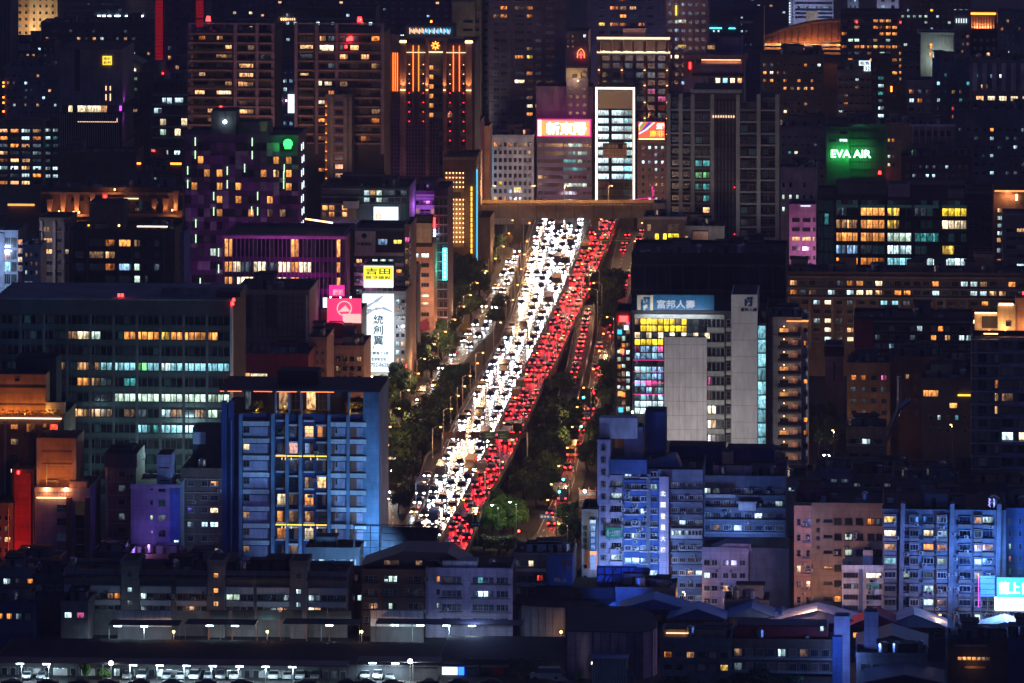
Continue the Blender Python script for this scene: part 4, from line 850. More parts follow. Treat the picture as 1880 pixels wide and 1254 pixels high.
def violet_tower(lab, u0, u1, vb, cols, pipes, lit, seed, v1=240, nr=17, va=-20):
    B = Bld('violet_tower', lab, u0, u1, -70, vb, 24, 'violet', cat='tower'); ch = 15.0; rng = random.Random(seed)
    lamp('fill_wash', B.root, (B.W/2, -50, B.z(320)), 38000, (.72, .62, 1), 'SPOT', 2, (0, 1, 1.0), 85)  # added violet fill light, no real lamp stands there
    for u in pipes: B.box('downpipe', u-1.3, u+1.3, -70, 300, 'bluegrey', -.6, .05)
    for i in R(nr): B.box('course', u0+.5, u1-.5, va+ch*i-3, va+ch*i-1.5, 'mauve', -.25, .05)
    for a, c in cols:
        for i in R(nr):
            st = lit.get((i, a)); 
            if st is None: st = rng.choice('oowdD') if rng.random() < .08 else ':'
            B.win(a, c, va+ch*i+1, va+ch*i+7.5, st, 3 if c-a > 11 else 2, 1, 0, .1, 'framewhite' if rng.random() < .3 else 'frame', True)
    return B
B = violet_tower('tall violet apartment tower with pale downpipes left of the neon cross', 898, 1038, 375, [(906, 917), (919, 931), (945, 963), (967, 978), (983, 994), (1002, 1018)], [938, 1000], {(2, 919): 'o', (2, 967): 'o', (3, 919): 'o', (3, 967): 'o', (2, 945): 'd', (10, 967): 'o', (11, 945): 'W', (13, 967): 'd', (14, 967): 'W', (15, 967): 'o', (8, 967): 'y'}, 3)
B = Bld('arch_sign_block', 'dark shaft crowned with a red neon cross in an arch', 1038, 1080, 62, 395, 18, 'violet')
q = Bld('cream_penthouse_block', 'small violet block with an amber lit cream penthouse below the neon cross', 1040, 1080, 148, 408, 14, 'violet')
q.box('penthouse', 1039, 1078, 125, 148, 'cream', .4, 8); q.win(1050, 1060, 136, 146, '.', 2, 1, .38); q.box('floodlight', 1060, 1063, 147, 149, 'ewarm', -1, -.6); lamp('penthouse_light', q.root, (q.x(1056), -2.5, q.z(146)), 700, (1, .66, .3), 'POINT', .3)
b = MB(); X, Z = q.x(1071), q.z(137)
for i in R(6):
    a0, a1 = i*1.0472+.52, (i+1)*1.0472+.52; r = 5.5/q.k; b.tube((X+r*math.cos(a0), .2, Z+r*math.sin(a0)), (X+r*math.cos(a1), .2, Z+r*math.sin(a1)), .16, .16, 5)
b.build('hexagon_ring', 'cream', q.root); q.grid(1041, 1079, 3, 155, 215, 4, .5, .4, dk='^')
X = [(1060.5, 106), (1060.5, 97), (1063, 92), (1066.8, 89), (1070.5, 92), (1073, 97), (1073, 106)]; b = MB()
for (a, c), (d, e) in zip(X, X[1:]): b.tube((B.x(a), -.9, B.z(c)), (B.x(d), -.9, B.z(e)), .2, .2, 6)
b.build('neon_arch', 'signorange', B.root); b = MB(); b.tube((B.x(1066.8), -.9, B.z(106)), (B.x(1066.8), -.9, B.z(95)), .26, .26, 6); b.tube((B.x(1062.5), -.9, B.z(100)), (B.x(1071), -.9, B.z(100)), .26, .26, 6); b.build('neon_cross', 'ered', B.root)
B.grid(1039, 1056, 2, 62, 90, 3, .5, .4, rows=['.o', '.d', 'dd'], dk='^'); B.win(1071, 1076, 41+22, 47+22, 'C', 2)
B = violet_tower('tall violet apartment tower behind the pillar frame tower', 1078, 1222, 330, [(1099, 1110), (1120, 1135), (1138, 1150), (1156, 1168), (1172, 1183), (1188, 1200)], [1118, 1180], {(2, 1138): 'w', (3, 1138): 'o', (4, 1099): 'y', (4, 1120): 'o', (4, 1138): 'o', (2, 1120): 'o', (2, 1156): 'w'}, 8, nr=9)
B = Bld('mauve_block', 'dim mauve tower with lit cream columns behind the red lamp house', 1222, 1300, -40, 385, 18, 'mauve', cat='tower'); B.grid(1224, 1298, 6, 0, 160, 10, .6, .42, rows=['.....', '......', '.Gd...', '.b....', '.b....', '.b....', 'WW....'], p=P(D=.12, b=.05), dk=':'); B.box('amber_post', 1240, 1243, 10, 28, 'eyellow', -.6, -.2)
for v in (36, 82): B.win(1244, 1260, v, v+6, 'y' if v > 50 else 'G', 4)
# ------------------------------------------------ tower with lit pillars, office with LED outline
B = Bld('pillar_frame_tower', 'slate tower framed by salmon uplit pillars above the outlined office', 1097, 1229, 97, 392, 22, 'bluegrey', cat='tower', para=0)
B.box('crown_beam', 1096, 1230, 68, 71.5, 'frost', -1.4, .6); B.box('crown_beam', 1096, 1230, 94.5, 97.2, 'frost', -.4, 1.6); pbox('crown_wall', B.root, B.x(1100), B.x(1226), 6, 6.5, B.z(97), B.z(72), 'dgrey')
for u in (1100, 1123, 1142, 1163, 1184, 1205, 1225):
    w = 5 if u in (1100, 1142, 1184, 1225) else 3; B.box('crown_post', u-w/2, u+w/2, 71.5, 94.5, 'salmon', -1.2, .5)
    lamp('crown_light', B.root, (B.x(u)+1.6, 1.8, B.z(93)), 230, (1, .48, .26), 'POINT', .2)
for u in (1100, 1142, 1184, 1225):
    for v0, v1 in ((100, 128), (131, 156), (161, 187), (190, 216), (219, 245)):
        B.box('pillar', u-2.4, u+2.4, v0, v1, 'salmon', -1.2, .05); lamp('pillar_uplight', B.root, (B.x(u), -1.9, B.z(v1)-.2), 190, (1, .5, .28), 'SPOT', .15, (0, .12, 1), 60)
        B.box('uplight', u-1.4, u+1.4, v1-.6, v1+.3, 'ewarm', -2.0, -1.5)
for i, v in enumerate((101, 115, 132, 146, 162, 176, 192, 206, 222)):
    for u in (1106, 1125, 1148, 1168, 1189, 1208): B.win(u, u+14, v, v+10.5, {(4, 1189): 'P', (5, 1208): 'P'}.get((i, u), ':' if (u+i) % 3 else 'D'), 2, 2)
B.bands(1097, 1229, [128.5, 157, 187.5, 217], 2.5, 'violet', .5); B.vol('roof_house', 1142, 1184, 55, 8, 8, 'mauve', 96)
B = Bld('outlined_office', 'office block outlined by a glowing white line with cool white floors', 1094, 1164, 162, 418, 22, 'dgrey', cat='office building', para=0)
for a in ((1093.5, 1096.5, 160, 373), (1162.5, 1165.5, 160, 373)): B.box('light_frame', *a, 'eline', -1.0, -.3)
B.box('light_frame', 1096.5, 1162.5, 160, 163, 'eline', -1.0, -.3); B.box('top_glass', 1098, 1161, 165, 199, 'glassteal', -.3, .05)
for i in R(11):
    v = 202+14.6*i; B.box('spandrel', 1098, 1161, v+10.3, v+14.6, 'dark', -.5, .05)
    dark = i > 8
    for a, c, st in ((1098, 1118, 'C'), (1123, 1145, 'C'), (1146, 1161, 'k')):
        if i in (4, 5) and a == 1123: continue
        B.win(a, c, v, v+10, st if not dark else ';', 5 if c-a > 16 else 3)
B.piers([1120.5], 4, 200, 372, 'dark', .6)
q = B.box('notice_board', 1107, 1151, 262, 289, 'signcream', -1.0, -.6); B.box('notice_head', 1107.3, 1150.7, 262.5, 273, 'dark', -1.06, -.98)
B.text('公開標售', 1109, 1135, 264, 272, 'signcream', -1.1); B.text('售', 1143, 1150, 264, 272, 'signcream', -1.1); B.text('0910-072707', 1109, 1149, 275, 280, 'brick', -1.05); B.text('0911-677276', 1109, 1149, 282, 287, 'brick', -1.05)
# 新東陽 office
B = Bld('red_sign_office', 'banded office block under a glowing red sign with three white characters', 986, 1087, 252, 412, 22, 'mauve', cat='office building')
B.vol('upper_block', 981, 1086, 163, 10, 14, 'violet'); B.piers([985+5*i for i in R(21)], .8, 252, 260, 'bluegrey', .5, 'fin')
q = B.box('sign_frame', 986.5, 1085.5, 218.5, 250, 'epink', -1.0, 1.2); B.box('sign_face', 989, 1083, 220.5, 248, 'signorange', -1.15, -.95); B.box('sign_edge', 988, 994, 220, 248.6, 'ewarm', -1.25, -.9)
for i, ch in enumerate(('新東陽',)): B.text(ch, 1004, 1077, 223.5, 246, 'ewhite', -1.4, 2)
lamp('fill_wash', B.root, (B.W/2, -25, B.z(372)), 7000, (.95, .75, 1), 'SPOT', 2, (0, 1, .6), 85)  # added fill lamp without fixture brightens the office bands
lamp('sign_glow', B.root, (B.x(1036), -2, B.z(215)), 1400, (.75, .12, .6), 'AREA', aim=(0, 1, .25), sx=18, sy=3)
for i in R(9):
    v = 263+14.6*i; B.box('glass_band', 988, 1034, v, v+6.5, 'glassviolet', -.1, .05); B.grid(1035, 1086, 6, v-1, v+7.5, 1, .96, .8, rows=[{0: '.GtG..', 1: 'DttGt.', 2: 'tttG..', 3: 'ttttD.', 5: 'GGGGG.', 6: 'tt....'}.get(i, 'D....D')], dk=';', nx=4)
B.piers([987, 998, 1034.5, 1086], 1.2, 253, 375, 'conc', .6)
B = Bld('white_apartment_block', 'whitish apartment block with a cool blue neon strip at its corner', 897, 980, 252, 412, 18, 'white')
B.grid(905, 978, 8, 258, 372, 8, .62, .55, p=P(w=.06, D=.12, d=.05), dk='.', sill=True, seed=3, rows=['ow......', '........', '........', '......D.', '........', '.Y......', '........', 'o.o.....'])
lamp('fill_wash', B.root, (B.W/2, -25, B.z(372)), 9000, (.9, .85, 1), 'SPOT', 2, (0, 1, .7), 85)  # unseen fill lamp added to brighten the whitish wall
B.box('neon_strip', 895.5, 903, 268, 372, 'ecyan', -.9, -.4)
for i in R(8): B.box('neon_bar', 896.5, 902, 270+13*i, 276+13*i, 'signwhite', -1.0, -.88)
B.win(943, 957, 343, 353, 'Y', 3, 1, -.05); B.acs(8, 905, 975, 262, 370); B.clutter(2, 2)
B = Bld('flag_sign_block', 'narrow mauve block under a red billboard with a striped flag corner', 1170, 1226, 262, 420, 18, 'mauve')
q = B.box('billboard', 1172.5, 1220, 224, 253, 'signred', -1.0, .4)
for pts, m in (([(1173, 236), (1182, 224), (1186.5, 224), (1173, 241)], 'flaggreen'), ([(1176, 241.5), (1190, 224), (1197, 224), (1180, 241)], 'flagblue'), ([(1173, 229), (1177, 224), (1180.5, 224), (1173, 233.5)], 'signwhite'), ([(1173, 244), (1186, 236), (1200, 224), (1203, 224), (1188, 238), (1173, 246.5)], 'signwhite'), ([(1173, 233), (1175.5, 236), (1173, 239.5)], 'signyellow')):
    b = MB(); b.prism([(B.x(u), B.z(v)) for u, v in pts], -1.08, -1.0); b.build('flag_stripe', m, B.root)
B.text('鮮', 1206, 1219.5, 226, 236, 'ewhite', -1.15); B.text('南非', 1193.5, 1219, 238.5, 250.5, 'eyellow', -1.15)
B.box('ledge', 1171, 1222, 255.5, 262, 'cream', -1.4, .5); B.box('ledge_light', 1173, 1220, 254, 255.2, 'ewarm', -1.2, -.8)
B.grid(1175, 1222, 4, 264, 372, 8, .45, .45, rows=['.CCC', '....', 'C.Cc', '..c.', '....', '....', '....', '.c..'], dk='.', frame='framedark')
# pink light sculpture beside the overpass
p = G(1200, 400); p.y = BY+19; o = tag(empty('light_sculpture', Vector((PX(1198, p.y), p.y, 0))), 'pink glowing light tree beside the overpass end', 'light sculpture'); b = MB(); rr = random.Random(2)
b.tube((0, 0, 0), (0, 0, 14), .3, .2, 6, 1)
for i in R(46):
    a, z = rr.uniform(0, 6.28), 14+rr.random()**1.3*7.5; r = rr.uniform(.2, 1)*(3.5-.42*(z-14)); b.tube((0, 0, z-1), (r*math.cos(a), r*math.sin(a)*.5, z), .05, .04, 4, 0)
b.build('light_branches', ['epink', 'darkmetal'], o)
b = MB(); b.tube((-8, 0, 16.2), (-1, 0, 16.8), .14, .14, 5); b.build('light_bar', 'epink', o)

# ================================================================== far and middle buildings, east side
B = Bld('teal_row_block', 'far dark block with one teal row of lights under a pale canopy', 1296, 1402, 20, 260, 18, 'deepblue'); B.grid(1298, 1400, 12, 26, 100, 6, .5, .35, p=P(c=.04, D=.06), dk=':'); B.box('light_row', 1303, 1325, 50.5, 52.5, 'eteal', -.5, -.2); B.box('light_row', 1338, 1350, 51, 52.5, 'eteal', -.5, -.2)
B.box('canopy', 1358, 1382, 38, 42, 'white', -2, .1); B.box('cabin', 1346, 1355, 32, 42, 'rose', -1, .1)
B = Bld('hill_block', 'very far dark block with small lights behind the dome arch', 1290, 1460, -60, 170, 20, 'deepblue'); B.grid(1294, 1456, 14, -8, 40, 4, .5, .35, p=P(c=.09, w=.06), dk=':')
B = Bld('pale_blue_office', 'pale blue lit office slab rising behind the dome arch', 1448, 1522, -60, 190, 18, 'bluegrey', cat='office building'); B.box('front_panel', 1456, 1530, -60, 44, 'lilac', -.6, .05)
B.bands(1460, 1528, [3, 15, 22, 29], 4.2, 'glassblue', .66, 'glass_band'); B.grid(1462, 1528, 8, 10, 16, 1, .55, .6, rows=['.k.kDDk.'], dk=':', y=-.7); B.box('grille', 1480, 1502, 20, 40, 'tan', -.8, -.5)
for i in R(8): B.box('side_lamp', 1449, 1451, 4+5*i, 7+5*i, 'signwhite', -.8, -.4)
lamp('facade_light', B.root, (B.x(1490), -20, B.z(60)), 7000, (.6, .7, 1), 'SPOT', 1, (0, 1, .5), 110)
for u0, u1, lab, m in ((1556, 1576, 'pale blue far tower behind the orange lit office', 'bluegrey'), (1610, 1650, 'pale far tower with a cream edge behind the orange lit office', 'lilac')):
    B = Bld('pale_tower', lab, u0, u1, -60, 200, 14, m, cat='tower'); B.grid(u0+2, u1-2, 2, -5, 30, 3, .4, .5, p=P(k=.2), dk=':')
    lamp('facade_light', B.root, (B.x((u0+u1)/2), -14, B.z(50)), 2500, (.7, .75, 1), 'SPOT', 1, (0, 1, .6), 110)
# dome
B = Bld('arched_dome', 'amber lit arched dome roof with a ribbed shell', 1380, 1560, 104, 235, 50, 'brown', cat='dome', para=0)
b = MB(); rb = MB(); n = 14
def arch(i, k):   # outline of the near shell edge, k = 0 rim, 1 lower edge
    u = 1392+i*(1562-1392)/n; t = (u-1392)/170; top = 80-38*math.sin(min(1, t/.85)*1.5708)**.8; low = 84-10*t; return u, (top if k == 0 else low)
for i in R(n):
    (a, c), (d, e) = arch(i, 0), arch(i+1, 0); f, g = arch(i, 1)[1], arch(i+1, 1)[1]
    b.quad((B.x(a), 2, B.z(f)), (B.x(d), 2, B.z(g)), (B.x(d), 12, B.z(e)), (B.x(a), 12, B.z(c)))
    b.quad((B.x(a), 12, B.z(c)), (B.x(d), 12, B.z(e)), (B.x(d), 45, B.z(e+6)), (B.x(a), 45, B.z(c+6)))
    rb.tube((B.x(a), 1.7, B.z(f)), (B.x(a), 11.7, B.z(c)), .25, .25, 4)
    rb.tube((B.x(a), 11.6, B.z(c)), (B.x(d), 11.6, B.z(e)), .5, .5, 4); rb.tube((B.x(a), 1.6, B.z(f)), (B.x(d), 1.6, B.z(g)), .4, .4, 4)
b.build('shell', 'orange', B.root); rb.build('ribs', 'brown', B.root)
for i in R(7): lamp('shell_light', B.root, (B.x(1408+22*i), -2.2, B.z(75)), 2600, (1, .42, .16), 'POINT', .5)
B.bands(1400, 1545, [80, 87, 95], 3.5, 'tan', 1.0, 'ledge'); B.vol('plant_room', 1434, 1470, 79, -3, 6, 'dark')
# orange office and its neighbours
B = Bld('orange_window_office', 'dark office tower with many glowing orange windows', 1543, 1655, 27, 330, 22, 'dgrey', cat='office building')
rows = ['.....OOO.', '.....o.oO', '......ooO', '.GG..d.c.', 'o.oooOOOO', '.DD...GD.', '.o.oo.ooo', '.........', 'o......o.', '.......o.', '.......o.', '.......r.']
B.grid(1544, 1648, 9, 32, 32+11.9*12, 12, .78, .5, rows=rows, dk='.', nx=3); B.bands(1543, 1655, [31+11.9*i for i in R(13)], 2, 'grey', .4)
B.beacon(1573, 40, -.6, r=.3); B.beacon(1653, 40, -.6, r=.3)
B.grid(1650, 1655, 1, 80, 150, 6, .9, .5, rows=['d', 'o', 'd', 'o', 'o', 'd'], dk=',')
B = Bld('led_notice_block', 'grey banded block with a small white LED notice on its roof', 1537, 1600, 132, 425, 18, 'grey'); B.bands(1537, 1600, [133, 148, 162, 177, 191, 206, 221], 6, 'conc', .4, 'spandrel')
B.grid(1538, 1599, 6, 139, 227, 6, .7, .4, rows=['...C..', '...d..', '......', '......', 'c.....', '.W....'], dk='.')
B.box('led_board', 1577, 1598, 111, 120, 'signwhite', -.4, 0); B.box('led_board', 1586, 1598, 120, 130, 'signwhite', -.4, 0); B.text('租售', 1579, 1596, 112, 119, 'inkgrey', -.5); B.text('32', 1587.5, 1597, 121.5, 129, 'ink', -.5); B.clutter(2, 2)
B = Bld('black_core_tower', 'black tower with a column of teal and white windows', 1600, 1636, 110, 432, 18, 'dark', cat='tower')
for v, st in ((140, 't'), (154, 'C'), (168, 't'), (182, 'D'), (195, 'c'), (209, 'C')): B.win(1612, 1622.5, v, v+6.5, st, 2, 2)
B.grid(1601, 1611, 1, 120, 240, 8, .5, .4, dk='.'); tree(0, 0, 20, 30, 'golden lit tree on a terrace beside the black core tower', None, 'leaflitgold', Vector((PX(1648, B.Y+4), B.Y+4, B.z(182)))); B.box('terrace_lamp', 1635, 1638, 158, 168, 'eorange', -.8, -.3)
B.vol('terrace', 1636, 1668, 182, 1, 10, 'dark')
B = Bld('dark_apartments', 'dark apartment slab with scattered warm windows below the dome', 1396, 1511, 105, 410, 18, 'dgrey'); B.grid(1398, 1510, 9, 112, 240, 9, .5, .42, rows=['dD....o..', 'oWo......', 'oo.o.o.o.', '...od.w..', '.........', '..o......', 'b..W.....'], p=P(o=.05, D=.1), dk='.'); B.clutter(4, 2)
B = Bld('white_lamp_apartments', 'far dark apartment row with greenish white windows at the top edge', 1650, 1782, -40, 225, 18, 'dgrey'); B.grid(1652, 1780, 12, 2, 58, 5, .55, .42, rows=['............', '.....Y...ccc', 'GGGGG.c.....', '....G...G...'], p=P(c=.08), dk='.')
B = Bld('floodlit_annex', 'pale annex lit by a white floodlight beside a green treetop', 1685, 1770, 64, 330, 16, 'sage'); B.piers([1720+4*i for i in R(9)], 1.2, 68, 92, 'white', .4, 'slat'); B.win(1706, 1712, 80, 90, 'o', 1); B.win(1706, 1712, 96, 104, 'o', 1)
b = MB(); b.tube((B.x(1726), -2, 0), (B.x(1726), -2, B.z(104)), .15, .1, 6, 1); b.tube((B.x(1726), -2.1, B.z(104)), (B.x(1726), -2.6, B.z(104)), .7, .7, 10, 0); b.build('floodlight', ['ecool', 'darkmetal'], B.root); lamp('flood_beam', B.root, (B.x(1726), -3, B.z(105)), 2600, (.85, 1, .85), 'POINT', .5)
B = Bld('dim_gap_block', 'dim green grey block beside the floodlit annex', 1655, 1690, 70, 338, 12, 'tealwall'); B.grid(1657, 1690, 3, 75, 130, 4, .6, .4, p=P(G=.15), dk='.')
B = Bld('amber_crown_tower', 'dark tower with an amber lit columned crown at the top corner', 1770, 1832, 58, 345, 18, 'dark', cat='tower'); B.vol('crown', 1779, 1830, 22, 2, 14, 'brown', 58); B.box('crown_frame', 1780, 1828, 24, 27, 'eorange', 1.2, 2.05)
for i in R(9): B.box('crown_column', 1783+5*i, 1785.2+5*i, 28, 53, 'salmon', 1.0, 2.1)
lamp('crown_light', B.root, (B.x(1804), .4, B.z(52)), 520, (1, .36, .14), 'AREA', aim=(0, .35, 1), sx=7, sy=.5); B.win(1811, 1818, 96, 106, 'w', 2); B.grid(1772, 1830, 5, 66, 112, 3, .5, .4, dk='.', p=P(D=.2))
B = Bld('white_screen_block', 'pale block with white grilles beside the amber crown tower', 1752, 1782, 27, 352, 12, 'conc'); B.piers([1756+4.5*i for i in R(5)], 1.6, 34, 42, 'signwhite', .4, 'lit_slat'); B.grid(1754, 1781, 3, 60, 115, 4, .6, .45, p=P(d=.2, o=.1), dk=',')
B = Bld('corner_tower', 'pale tower with orange lamps at the top corner of the picture', 1832, 1900, 26, 352, 16, 'conc'); B.grid(1834, 1899, 6, 32, 115, 6, .45, .45, rows=['.d....', 'o.....', '....o.', '......', 'CC....', 'd.o...'], dk='.')
B = Bld('slate_apartments', 'slate apartment block with four small lit windows under the floodlit tree', 1712, 1786, 118, 425, 18, 'bluegrey'); B.grid(1716, 1784, 5, 130, 222, 6, .42, .45, rows=['.t...', 'k...t', '..y..', 'c..t.', 'D.rD.', 't.o..'], dk='.'); B.clutter(2, 4)
B = Bld('dim_slate_apartments', 'dim slate house row between the black tower and slate apartments', 1664, 1713, 152, 432, 16, 'bluegrey'); B.grid(1666, 1712, 3, 160, 225, 4, .6, .45, rows=['.DD', 'c..', '...'], dk='.')
B = Bld('pier_school', 'pale school block with tall piers and two rows of white windows', 1782, 1900, 115, 445, 18, 'conc')
B.piers([1790+17.5*i for i in R(7)], 8, 116, 166, 'white', .9); B.grid(1782, 1899, 14, 130, 168, 2, .5, .4, rows=['.t....c..', '...y...c.c'], dk='.')
for u, st in ((1792, 'w'), (1813, 'W'), (1834, 'W'), (1855, 'W'), (1877, 'W')): B.win(u, u+14, 176, 185, st, 3, 2); B.win(u, u+14, 197, 206, 'c' if u > 1800 else '.', 3, 2)
B.grid(1786, 1898, 8, 212, 252, 3, .6, .4, p=P(D=.25), dk='.'); B.clutter(2, 3)
# EVA AIR
B = Bld('green_sign_building', 'office building with a glowing green rooftop airline name sign', 1517, 1626, 232, 495, 24, 'tealwall', cat='office building')
B.box('corner_wing', 1517, 1559, 232, 350, 'tealwall', -1.2, .05); b = MB(); X = [(B.x(1562+6*i), B.z(231-4*math.sin(i/5*3.1416))) for i in R(6)]; b.prism(X[::-1], -.6, 1); b.build('arched_gable', 'sage', B.root)
for i in R(12): B.box('glazing_bar', 1561+5.2*i, 1561.7+5.2*i, 240, 350, 'dark', -.3, .05)
for i in R(8): B.box('glazing_bar', 1560, 1624, 240+14*i, 241+14*i, 'dark', -.32, .05)
for v in (240, 254): B.win(1522, 1536, v, v+6, '.', 3, 1, -1.2); B.win(1541, 1556, v, v+6, 'C' if v > 250 else '.', 3, 1, -1.2)
q = B.text('EVA AIR', 1526, 1599, 274, 288, 'egreenw', -2.0, 3)
lamp('sign_glow', B.root, (B.x(1562), -4, B.z(281)), 5200, (.0, 1, .08), 'AREA', aim=(0, 1, -.05), sx=12, sy=2.5); lamp('sign_glow', B.root, (B.x(1562), -6, B.z(292)), 1800, (.0, 1, .1), 'POINT', 1); B.clutter(3, 5, sheds='conc')
B = Bld('green_edge_apartments', 'narrow apartment house with yellow windows right beside the green sign', 1627, 1672, 230, 498, 16, 'tan'); B.grid(1628, 1644, 2, 250, 310, 4, .6, .4, rows=['yo', '..', 'Gd', 'W.'], dk='.'); B.clutter(2, 6); B.beacon(1615, 316, -2, r=.5)
B = Bld('arcade_gallery', 'ornate grey roof gallery with arched openings', 1672, 1752, 235, 500, 16, 'conc')
for i in R(6): B.box('arch_recess', 1678+12*i, 1685+12*i, 232+8, 250, 'dark', -.05, .06); B.box('pilaster', 1675+12*i, 1676.6+12*i, 228, 262, 'white', -.5, .05)
B.box('cornice', 1670, 1754, 228, 232, 'white', -.8, .5); B.win(1712, 1726, 275, 300, '.', 1, 2); B.clutter(2, 3)
B = Bld('dark_hall_roof', 'dark flat roof block behind the glass office', 1655, 1785, 292, 510, 20, 'dark'); B.grid(1660, 1780, 10, 298, 330, 2, .5, .4, dk='.', p=P(c=.1, D=.1)); B.clutter(3, 2)
B = Bld('upper_east_block', 'dark grey block with scattered dim windows above the neon terrace', 1752, 1905, 205, 470, 18, 'grey'); B.grid(1756, 1900, 10, 230, 325, 6, .5, .4, p=P(o=.05, c=.07, D=.12), dk='.'); B.clutter(5, 3)
B = Bld('gap_slate_block', 'slate block with green lit windows between tower and airline sign', 1430, 1516, 236, 470, 18, 'bluegrey'); B.grid(1432, 1514, 7, 244, 330, 6, .5, .4, rows=['.......', '.......', '.tW....', '...d...', '.oW....'], p=P(D=.1), dk=';'); B.clutter(4, 9)
B = Bld('pale_square_block', 'pale tiled block with three small dark windows above the pink building', 1429, 1499, 312, 520, 18, 'lilac'); B.grid(1432, 1496, 5, 328, 395, 3, .4, .38, rows=['..x.x', 'GGG..', 'GG...'], dk='.'); B.clutter(1, 2)
B = Bld('pink_building', 'small pink lit building with dark ribbon windows', 1449, 1498, 380, 560, 16, 'pink')
for i in R(6):
    v = 400+17.2*i
    for u0, u1 in ((1454, 1468.5), (1473, 1488), (1492, 1497.5)): B.win(u0, u1, v, v+8, 'w' if i == 2 else '.', 3)
lamp('facade_light', B.root, (B.x(1475), -16, B.z(470)), 4200, (1, .45, .8), 'SPOT', 1, (0, 1, .25), 100); B.box('roof_lamp', 1470, 1488, 377, 378.5, 'signwhite', -.5, -.1)
# glass office
B = Bld('lit_glass_office', 'teal glass office with stacked warm and white lit floors', 1500, 1774, 362, 600, 26, 'dark', cat='office building')
B.vol('roof_screen', 1534, 1628, 337, 1.5, 12, 'tealwall', 362); B.vol('roof_box', 1630, 1670, 336, -.4, 8, 'mauve', 360); B.vol('roof_house', 1670, 1772, 340, 2, 14, 'dark', 362); B.vol('tank_house', 1740, 1769, 346, -.3, 5, 'conc', 362)
cols = [(1535, 1575), (1580, 1624), (1629, 1673), (1679, 1723), (1729, 1774)]
lit = [';;;;;', 'DOy;Y', 'wOydY', 'OOGt;', 'b..Wy', 'dokcC', 'd.cck']
lit = [[';']*5, ['D', 'O', 'y', 'D', 'Y'], ['w', 'O', 'y', ';', 'W'], ['O', 'O', 'G', 't', ';'], ['b', 'D', 'c', ';', 'y'], ['o', 'o', 'k', 'C', 'C'], ['.', '.', 'c', '.', 'c']]
for r_, v in enumerate((366, 379, 402.5, 426, 449, 472, 495)):
    h = 9 if r_ == 0 else 16.5
    for (a, c), st in zip(cols, lit[r_]):
        n = 4; w = (c-a)/n
        for j in R(n):
            s2 = st if not (st in 'yDdk' and j > 1 and r_ != 5) else ';'
            B.win(a+w*j, a+w*(j+1)-.3, v, v+h, s2, 2, 2, 0, .1, 'framedark')
    B.box('spandrel', 1534, 1774, v+h, v+h+6, 'glassteal', -.3, .05)
B.piers([1533, 1577.5, 1626.5, 1676, 1726], 4, 364, 520, 'dark', .8)
for i in R(4): B.box('glazing_bar', 1505+8*i, 1506+8*i, 365, 520, 'tealwall', -.3, .05)
B.grid(1502, 1532, 3, 366, 510, 6, .9, .85, rows=['...', '.t.', '...'], dk=';', join=True)
B = Bld('dark_glass_wing', 'dark glass wing beside the lit glass office', 1774, 1822, 362, 596, 20, 'dark'); B.grid(1776, 1820, 4, 368, 500, 6, .92, .85, dk='.', join=True)
B = Bld('neon_terrace_apartments', 'tan apartments under two orange neon roof lines at the picture edge', 1824, 1905, 356, 592, 20, 'tan')
B.box('neon_line', 1826, 1905, 349, 351.5, 'signorange', -.8, -.3); B.box('roof_frame', 1824, 1905, 351.5, 356, 'brown', -.6, 2); B.box('lantern', 1864, 1868, 356, 367, 'ewarm', -1.2, -.7); lamp('terrace_light', B.root, (B.x(1850), -2, B.z(354)), 700, (1, .4, .18), 'POINT', .5)
for v in (382, 396, 410, 424): B.win(1831, 1842, v, v+8, 'w' if v < 385 else 'c', 2); B.win(1849, 1862, v, v+8, 'w' if v < 385 else '.', 2)
for v in (436, 455, 475, 490): B.win(1830, 1838, v, v+9, {475: 'o', 455: 'c'}.get(v, 'w'), 2)
B = Bld('neon_line_house', 'brown house under a short orange neon roof line', 1770, 1824, 352, 560, 14, 'brown'); B.box('neon_line', 1774, 1814, 349, 351.5, 'signorange', -.6, -.2); B.box('lantern', 1805, 1808, 353, 358, 'ewarm', -.8, -.4)
B = Bld('pale_end_block', 'pale grey block with dark ribbon windows at the picture edge', 1841, 1905, 400, 622, 18, 'conc')
for v, st in ((419, 'd'), (434, '.'), (450, '.'), (466, '.'), (484, '.')): B.grid(1846, 1905, 3, v-1, v+8, 1, .9, .8, dk='.', rows=['.w.' if st == 'd' else '...'], nx=3)
B = Bld('flanking_tower_black', 'black windowless block in front of the pale wing below the slatted tower', 1400, 1446, 462, 640, 18, 'dark'); B.grid(1404, 1444, 4, 470, 600, 9, .4, .35, p=P(o=.05), dk='.')
# long low apartment row
B = Bld('long_apartment_row', 'long dark apartment row with warm windows under the glass office', 1446, 1905, 504, 690, 18, 'brown')
r1 = '?WD....O..w...D..oGC...O..'; 
B.grid(1448, 1900, 26, 511, 527, 1, .75, .6, rows=['w....DoO.W.....o..CC...O..'], dk='.', nx=3, y=-.02); B.grid(1448, 1900, 26, 528, 544, 1, .75, .55, rows=['oDd.c.cWWw.oo..c...CCww..w'], dk=',', nx=3); B.bands(1446, 1905, [506, 527, 544], 2.5, 'conc', .9)
B.grid(1448, 1900, 22, 546, 630, 5, .6, .5, rows=['...W....kkD.w.........', '......W..o..D.........', '..cWD...d.......W.....', '.d.W.w....oo..w.......', '...c..................'], p=P(D=.08, w=.04), dk=',', nx=3, sill=True); B.piers([1446+41*i for i in R(12)], 5, 545, 640, 'tan', .8); B.clutter(9, 2, 4)
